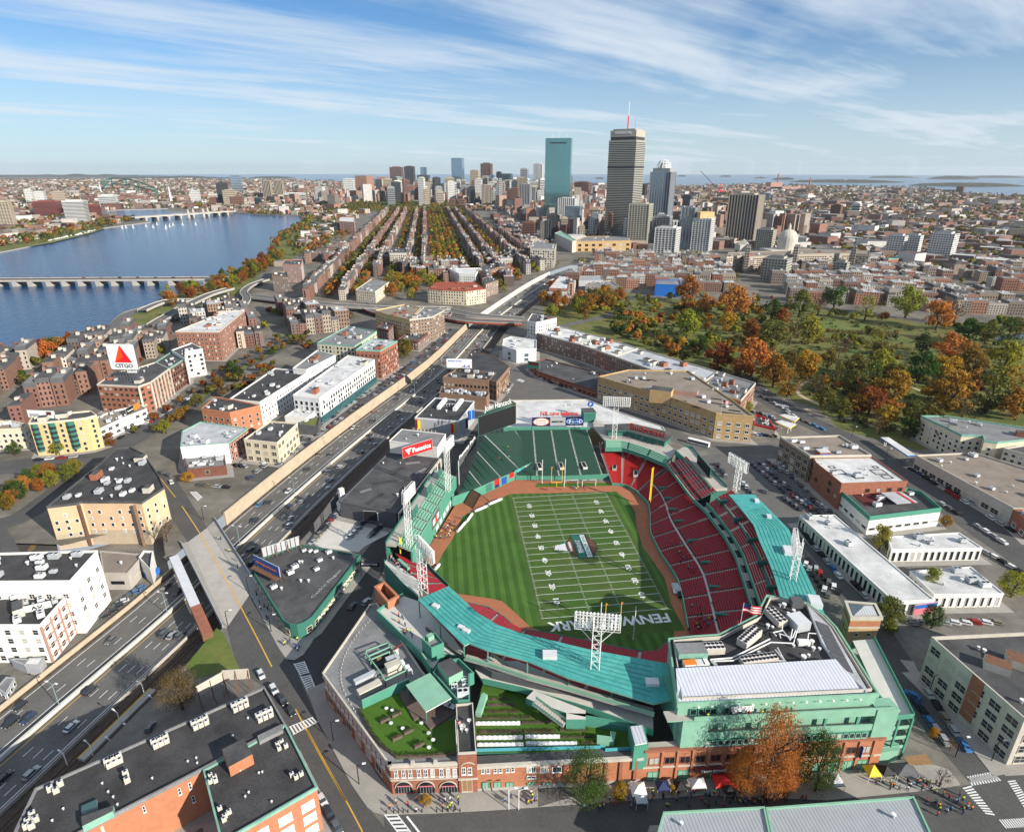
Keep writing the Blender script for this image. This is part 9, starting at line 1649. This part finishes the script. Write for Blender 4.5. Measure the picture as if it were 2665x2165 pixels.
for(x0,y0),(x1,y1)in(((900,1600),(1700,820)),((1280,1530),(1870,880))):
 a,c=W('M',x0,y0,PZ+1),W('M',x1,y1,PZ+1);r=thing('platform','narrow railway platform with yellow edge, '+('nearer the lanes' if x0<1000 else 'nearer the brick block'),'platform',((a.x+c.x)/2,(a.y+c.y)/2,PZ));b=MB();wall_line(b,[(a.x,a.y),(c.x,c.y)],2.6,PZ,PZ+1,'concrete');b.build('slab',r);d=(c-a).normalized();b=MB();wall_line(b,[(a.x-d.y*1.1,a.y+d.x*1.1),(c.x-d.y*1.1,c.y+d.x*1.1)],.5,PZ+1,PZ+1.02,'paint_yellow');b.build('edge_strip',r)
for k,x in enumerate((30,135,200,265,330,430,525,730,810,890,970,1055)):p=W('N',x,880-k*2,.15);r=thing('bollard','dark bollard along the kerb before the arched windows','bollard',p,'kerb bollards');b=MB();b.cyl((p.x,p.y),.14,.15,1.0,'black_metal',6);b.build('shaft',r);b=MB();b.cyl((p.x,p.y),.19,1.0,1.12,'black_metal',6);b.build('cap',r)
def tent(t,x,y,w,d,m,label,rot=-4):
 p=W(t,x,y,.15);r=thing('tent',label,'tent',p,'event tents');u=Vector((math.cos(R_(rot)),math.sin(R_(rot)),0));v=Vector((-u.y,u.x,0));cs=[p+u*(a*w/2)+v*(e*d/2)for a,e in((-1,-1),(1,-1),(1,1),(-1,1))];b=MB();top=p+Vector((0,0,3.9))
 for i in range(4):a,c=cs[i]+Vector((0,0,2.5)),cs[(i+1)%4]+Vector((0,0,2.5));b.face([a,c,top],m);b.face([a-Vector((0,0,.35)),c-Vector((0,0,.35)),c,a],m)
 b.build('canopy',r)
 for q in cs:b=MB();b.bar(q,q+Vector((0,0,2.5)),.05,'white_metal');b.build('leg',r)
for a in(('H',2040,1470,4,4,'white_paint','white peaked tent beside the green tree'),('I',405,1320,6,4,'red_sign','wide red tent before the brick front'),('I',150,1350,3,3,'black','small black tent among the crowd'),('I',250,1335,4,3,'pale_grey','pale lilac tent left of the red one'),('I',50,1350,3.5,3,'navy','dark blue tent at the start of the row'),('I',1040,1320,3.5,3.5,'pale_grey','grey white peaked tent near the ramp'),('I',1250,1265,3.5,3.5,'yellow','black and yellow peaked tent'),('I',1330,1260,3.5,3.5,'black','black tent beside the yellow one'),('I',1435,1255,6,4,'dark_grey','wide dark tent below the ramp'),('I',430,1375,3,2.5,'black','small dark tent in front of the red one'),('H',2060,1535,3,2,'pale_grey','low white table tent below the white peaked tent')):tent(*a)
slab(thing('awning','flat brown awning at the ramp corner','awning',W('I',1520,1170)),'roof',[W('I',x,y,3.2)for x,y in((1440,1150),(1570,1130),(1610,1190),(1480,1195))],3,3.2,'wood')
# ------------------------------------------------------------------ people
def person_mesh(pose):
 me=bpy.data.meshes.new('person');st=pose*.16;V_=[(0,0,.95),(0,0,1.2),(0,0,1.42),(0,0,1.52),(.02,0,1.66),(.01,0,1.76),(0,.2,1.40),(.04+st,.27,1.12),(.10+st,.25,.88),(0,-.2,1.40),(.04-st,-.27,1.12),(.10-st,-.25,.88),(0,.1,.9),(st,.11,.5),(st*1.6-.05,.11,.08),(st*1.6+.12,.11,.04),(0,-.1,.9),(-st,-.11,.5),(-st*1.6-.05,-.11,.08),(-st*1.6+.12,-.11,.04)]
 E_=[(0,1),(1,2),(2,3),(3,4),(4,5),(2,6),(6,7),(7,8),(2,9),(9,10),(10,11),(0,12),(12,13),(13,14),(14,15),(0,16),(16,17),(17,18),(18,19)];me.from_pydata(V_,E_,[]);o=bpy.data.objects.new('person',me);COL.objects.link(o);md=o.modifiers.new('skin','SKIN');R=[.17,.18,.17,.07,.11,.09,.08,.06,.045,.08,.06,.045,.11,.08,.055,.045,.11,.08,.055,.045]
 for i,v in enumerate(me.skin_vertices[0].data):v.radius=(R[i],R[i]);v.use_root=i==0
 m2=bpy.data.meshes.new_from_object(o.evaluated_get(bpy.context.evaluated_depsgraph_get()));bpy.data.objects.remove(o)
 for n in('cloth','navy','skin','black'):m2.materials.append(MAT[n])
 for f in m2.polygons:c=f.center;f.material_index=3 if c.z>1.7 or(c.z>1.6 and c.x<-.03)else 2 if c.z>1.5 or(abs(c.y)>.2 and c.z<.95)else 1 if c.z<.93 else 0
 return m2
PM=[person_mesh(0),person_mesh(1),person_mesh(.5)];CC=[((.6,.04,.03),'red'),((.02,.02,.025),'black'),((.6,.6,.58),'white'),((.03,.05,.16),'navy'),((.25,.25,.26),'grey'),((.10,.25,.5),'blue'),((.6,.22,.03),'orange'),((.5,.6,.05),'yellow'),((.12,.08,.05),'brown')];pg=random.Random(99)
def person(x,y,z,where,grp,col=None):
 c=CC[col]if col is not None else pg.choice(CC);k=pg.randrange(3);o=place(PM[k],'person',None,(x,y,z),pg.uniform(0,6.28),(1.05,)*3,c[0]);tag(o,'person in '+c[1]+' '+('standing','walking','strolling')[k]+' '+where,'person',grp)
def crowd(P,n,z,where,grp):
 Q=[(p.x,p.y)for p in mixed(P,z)];xs=[p[0]for p in Q];ys=[p[1]for p in Q];k=0
 while k<n:
  p=(pg.uniform(min(xs),max(xs)),pg.uniform(min(ys),max(ys)))
  if inside(p,Q):k+=1;person(*p,z,where,grp)
crowd([('N',30,890),('N',640,870),('N',1050,850),('N',1050,640),('N',750,700),('N',150,700)],18,.15,'on the corner pavement','people at the brick corner');crowd([('N',1500,780),('N',2137,760),('N',2137,600),('N',1900,620)],12,.15,'by the garage doors','people by the garage doors');crowd([('H',1550,1500),('I',0,1400),('I',900,1420),('I',900,1390),('I',0,1330),('H',1900,1450)],46,.1,'among the tents','crowd among the tents');crowd([('H',1500,1560),('I',0,1440),('I',700,1440),('I',700,1400),('H',1700,1540)],26,.06,'on the roadway before the tents','crowd on the roadway');crowd([('I',1240,1300),('I',1560,1290),('I',1700,1320),('I',1500,1350),('I',1250,1350)],24,.15,'below the ramp tents','people below the ramp');crowd([('I',1550,1370),('I',1780,1340),('I',1860,1480),('I',1620,1500)],22,.06,'crossing the street corner','people at the crossing');crowd([('K',860,1230),('K',930,1250),('K',1230,1690),('K',1060,1600)],10,.2,'beside the corner bar','people beside the bar');crowd([('K',1280,1690),('K',1500,1650),('G',1760,680),('G',1650,620)],14,.16,'at the bar corner','people at the bar corner');crowd([('K',400,540),('K',470,520),('K',760,960),('K',720,1000)],5,.2,'on the bridge footway','people on the bridge');crowd([('Q1',560,460),('Q1',700,240),('Q1',860,180),('Q1',740,420)],26,.08,'on the dirt below the left field wall','people below the left field wall');crowd([('Q2',1280,1250),('Q2',2050,1230),('Q2',2050,1260),('Q2',1280,1290)],12,.08,'on the dirt before the bleachers','people before the bleachers');crowd([('Q6',620,180),('Q6',720,110),('Q6',1040,440),('Q6',920,480)],10,CZ,'on the open concourse','people on the concourse');crowd([('Q5',260,1130),('Q5',1400,1070),('Q5',1400,1085),('Q5',260,1150)],11,21.0,'on the club terrace','people on the club terrace');crowd([('J',940,900),('J',990,940),('J',1000,960),('J',930,980)],3,.1,'on the gridiron near the emblem','people on the gridiron');crowd([('Q4',400,700),('Q4',640,720),('Q4',700,1100),('Q4',480,1000)],24,3.4,'in the first base seats','people in the first base seats');crowd([('L',1480,950),('L',1800,940),('L',1850,1200),('L',1500,1250)],30,3.4,'in the lower seats behind the dugout','people behind the dugout');crowd([('Q3',560,660),('Q3',990,770),('Q3',980,790),('Q3',540,690)],12,12.9,'on the roof deck','people on the roof deck');crowd([('X',270,200),('X',430,330),('X',600,480),('X',560,480),('X',260,280)],20,11,'on the left corner deck','people on the corner deck');crowd([('Q2',700,700),('Q2',1000,700),('Q2',1150,900),('Q2',900,1000)],6,9.5,'in the bleacher wedge','people in the bleachers')
a,c=W('X',-60,340,6),W('X',180,345,6);r=thing('street_banner','dark banner reading FENWAY PARK hung across the street','banner',((a.x+c.x)/2,(a.y+c.y)/2,0));d,n,L_=wall_frame(a,c);b=MB();m=(V2(a)+V2(c))/2;b.obox((m.x,m.y),(d.x,d.y),L_/2,.05,5.2,7.2,'black');b.build('cloth',r);text('FENWAY PARK',r,(m.x+n.x*.1,m.y+n.y*.1,6.4),(d.x,d.y,0),(0,0,1),.9,L_*.85,'white_paint','lettering',.02,True)
for p in(a,c):b=MB();b.bar((p.x,p.y,0),(p.x,p.y,7.4),.12,'black_metal');b.build('mast',r)
# ------------------------------------------------------------------ air
m=bpy.data.materials.new('haze');m.use_nodes=True;nt=m.node_tree;nt.nodes.remove(nt.nodes['Principled BSDF']);v=nt.nodes.new('ShaderNodeVolumePrincipled');v.inputs['Color'].default_value=(.80,.90,1,1);v.inputs['Density'].default_value=2.0e-5;v.inputs['Anisotropy'].default_value=0.2;nt.links.new(v.outputs[0],nt.nodes['Material Output'].inputs['Volume']);MAT['haze']=m
b=MB();b.box(-45000,-900,-12,45000,33000,330,'haze');o=b.build('haze');stuff(o,'thin blue air over the whole city')
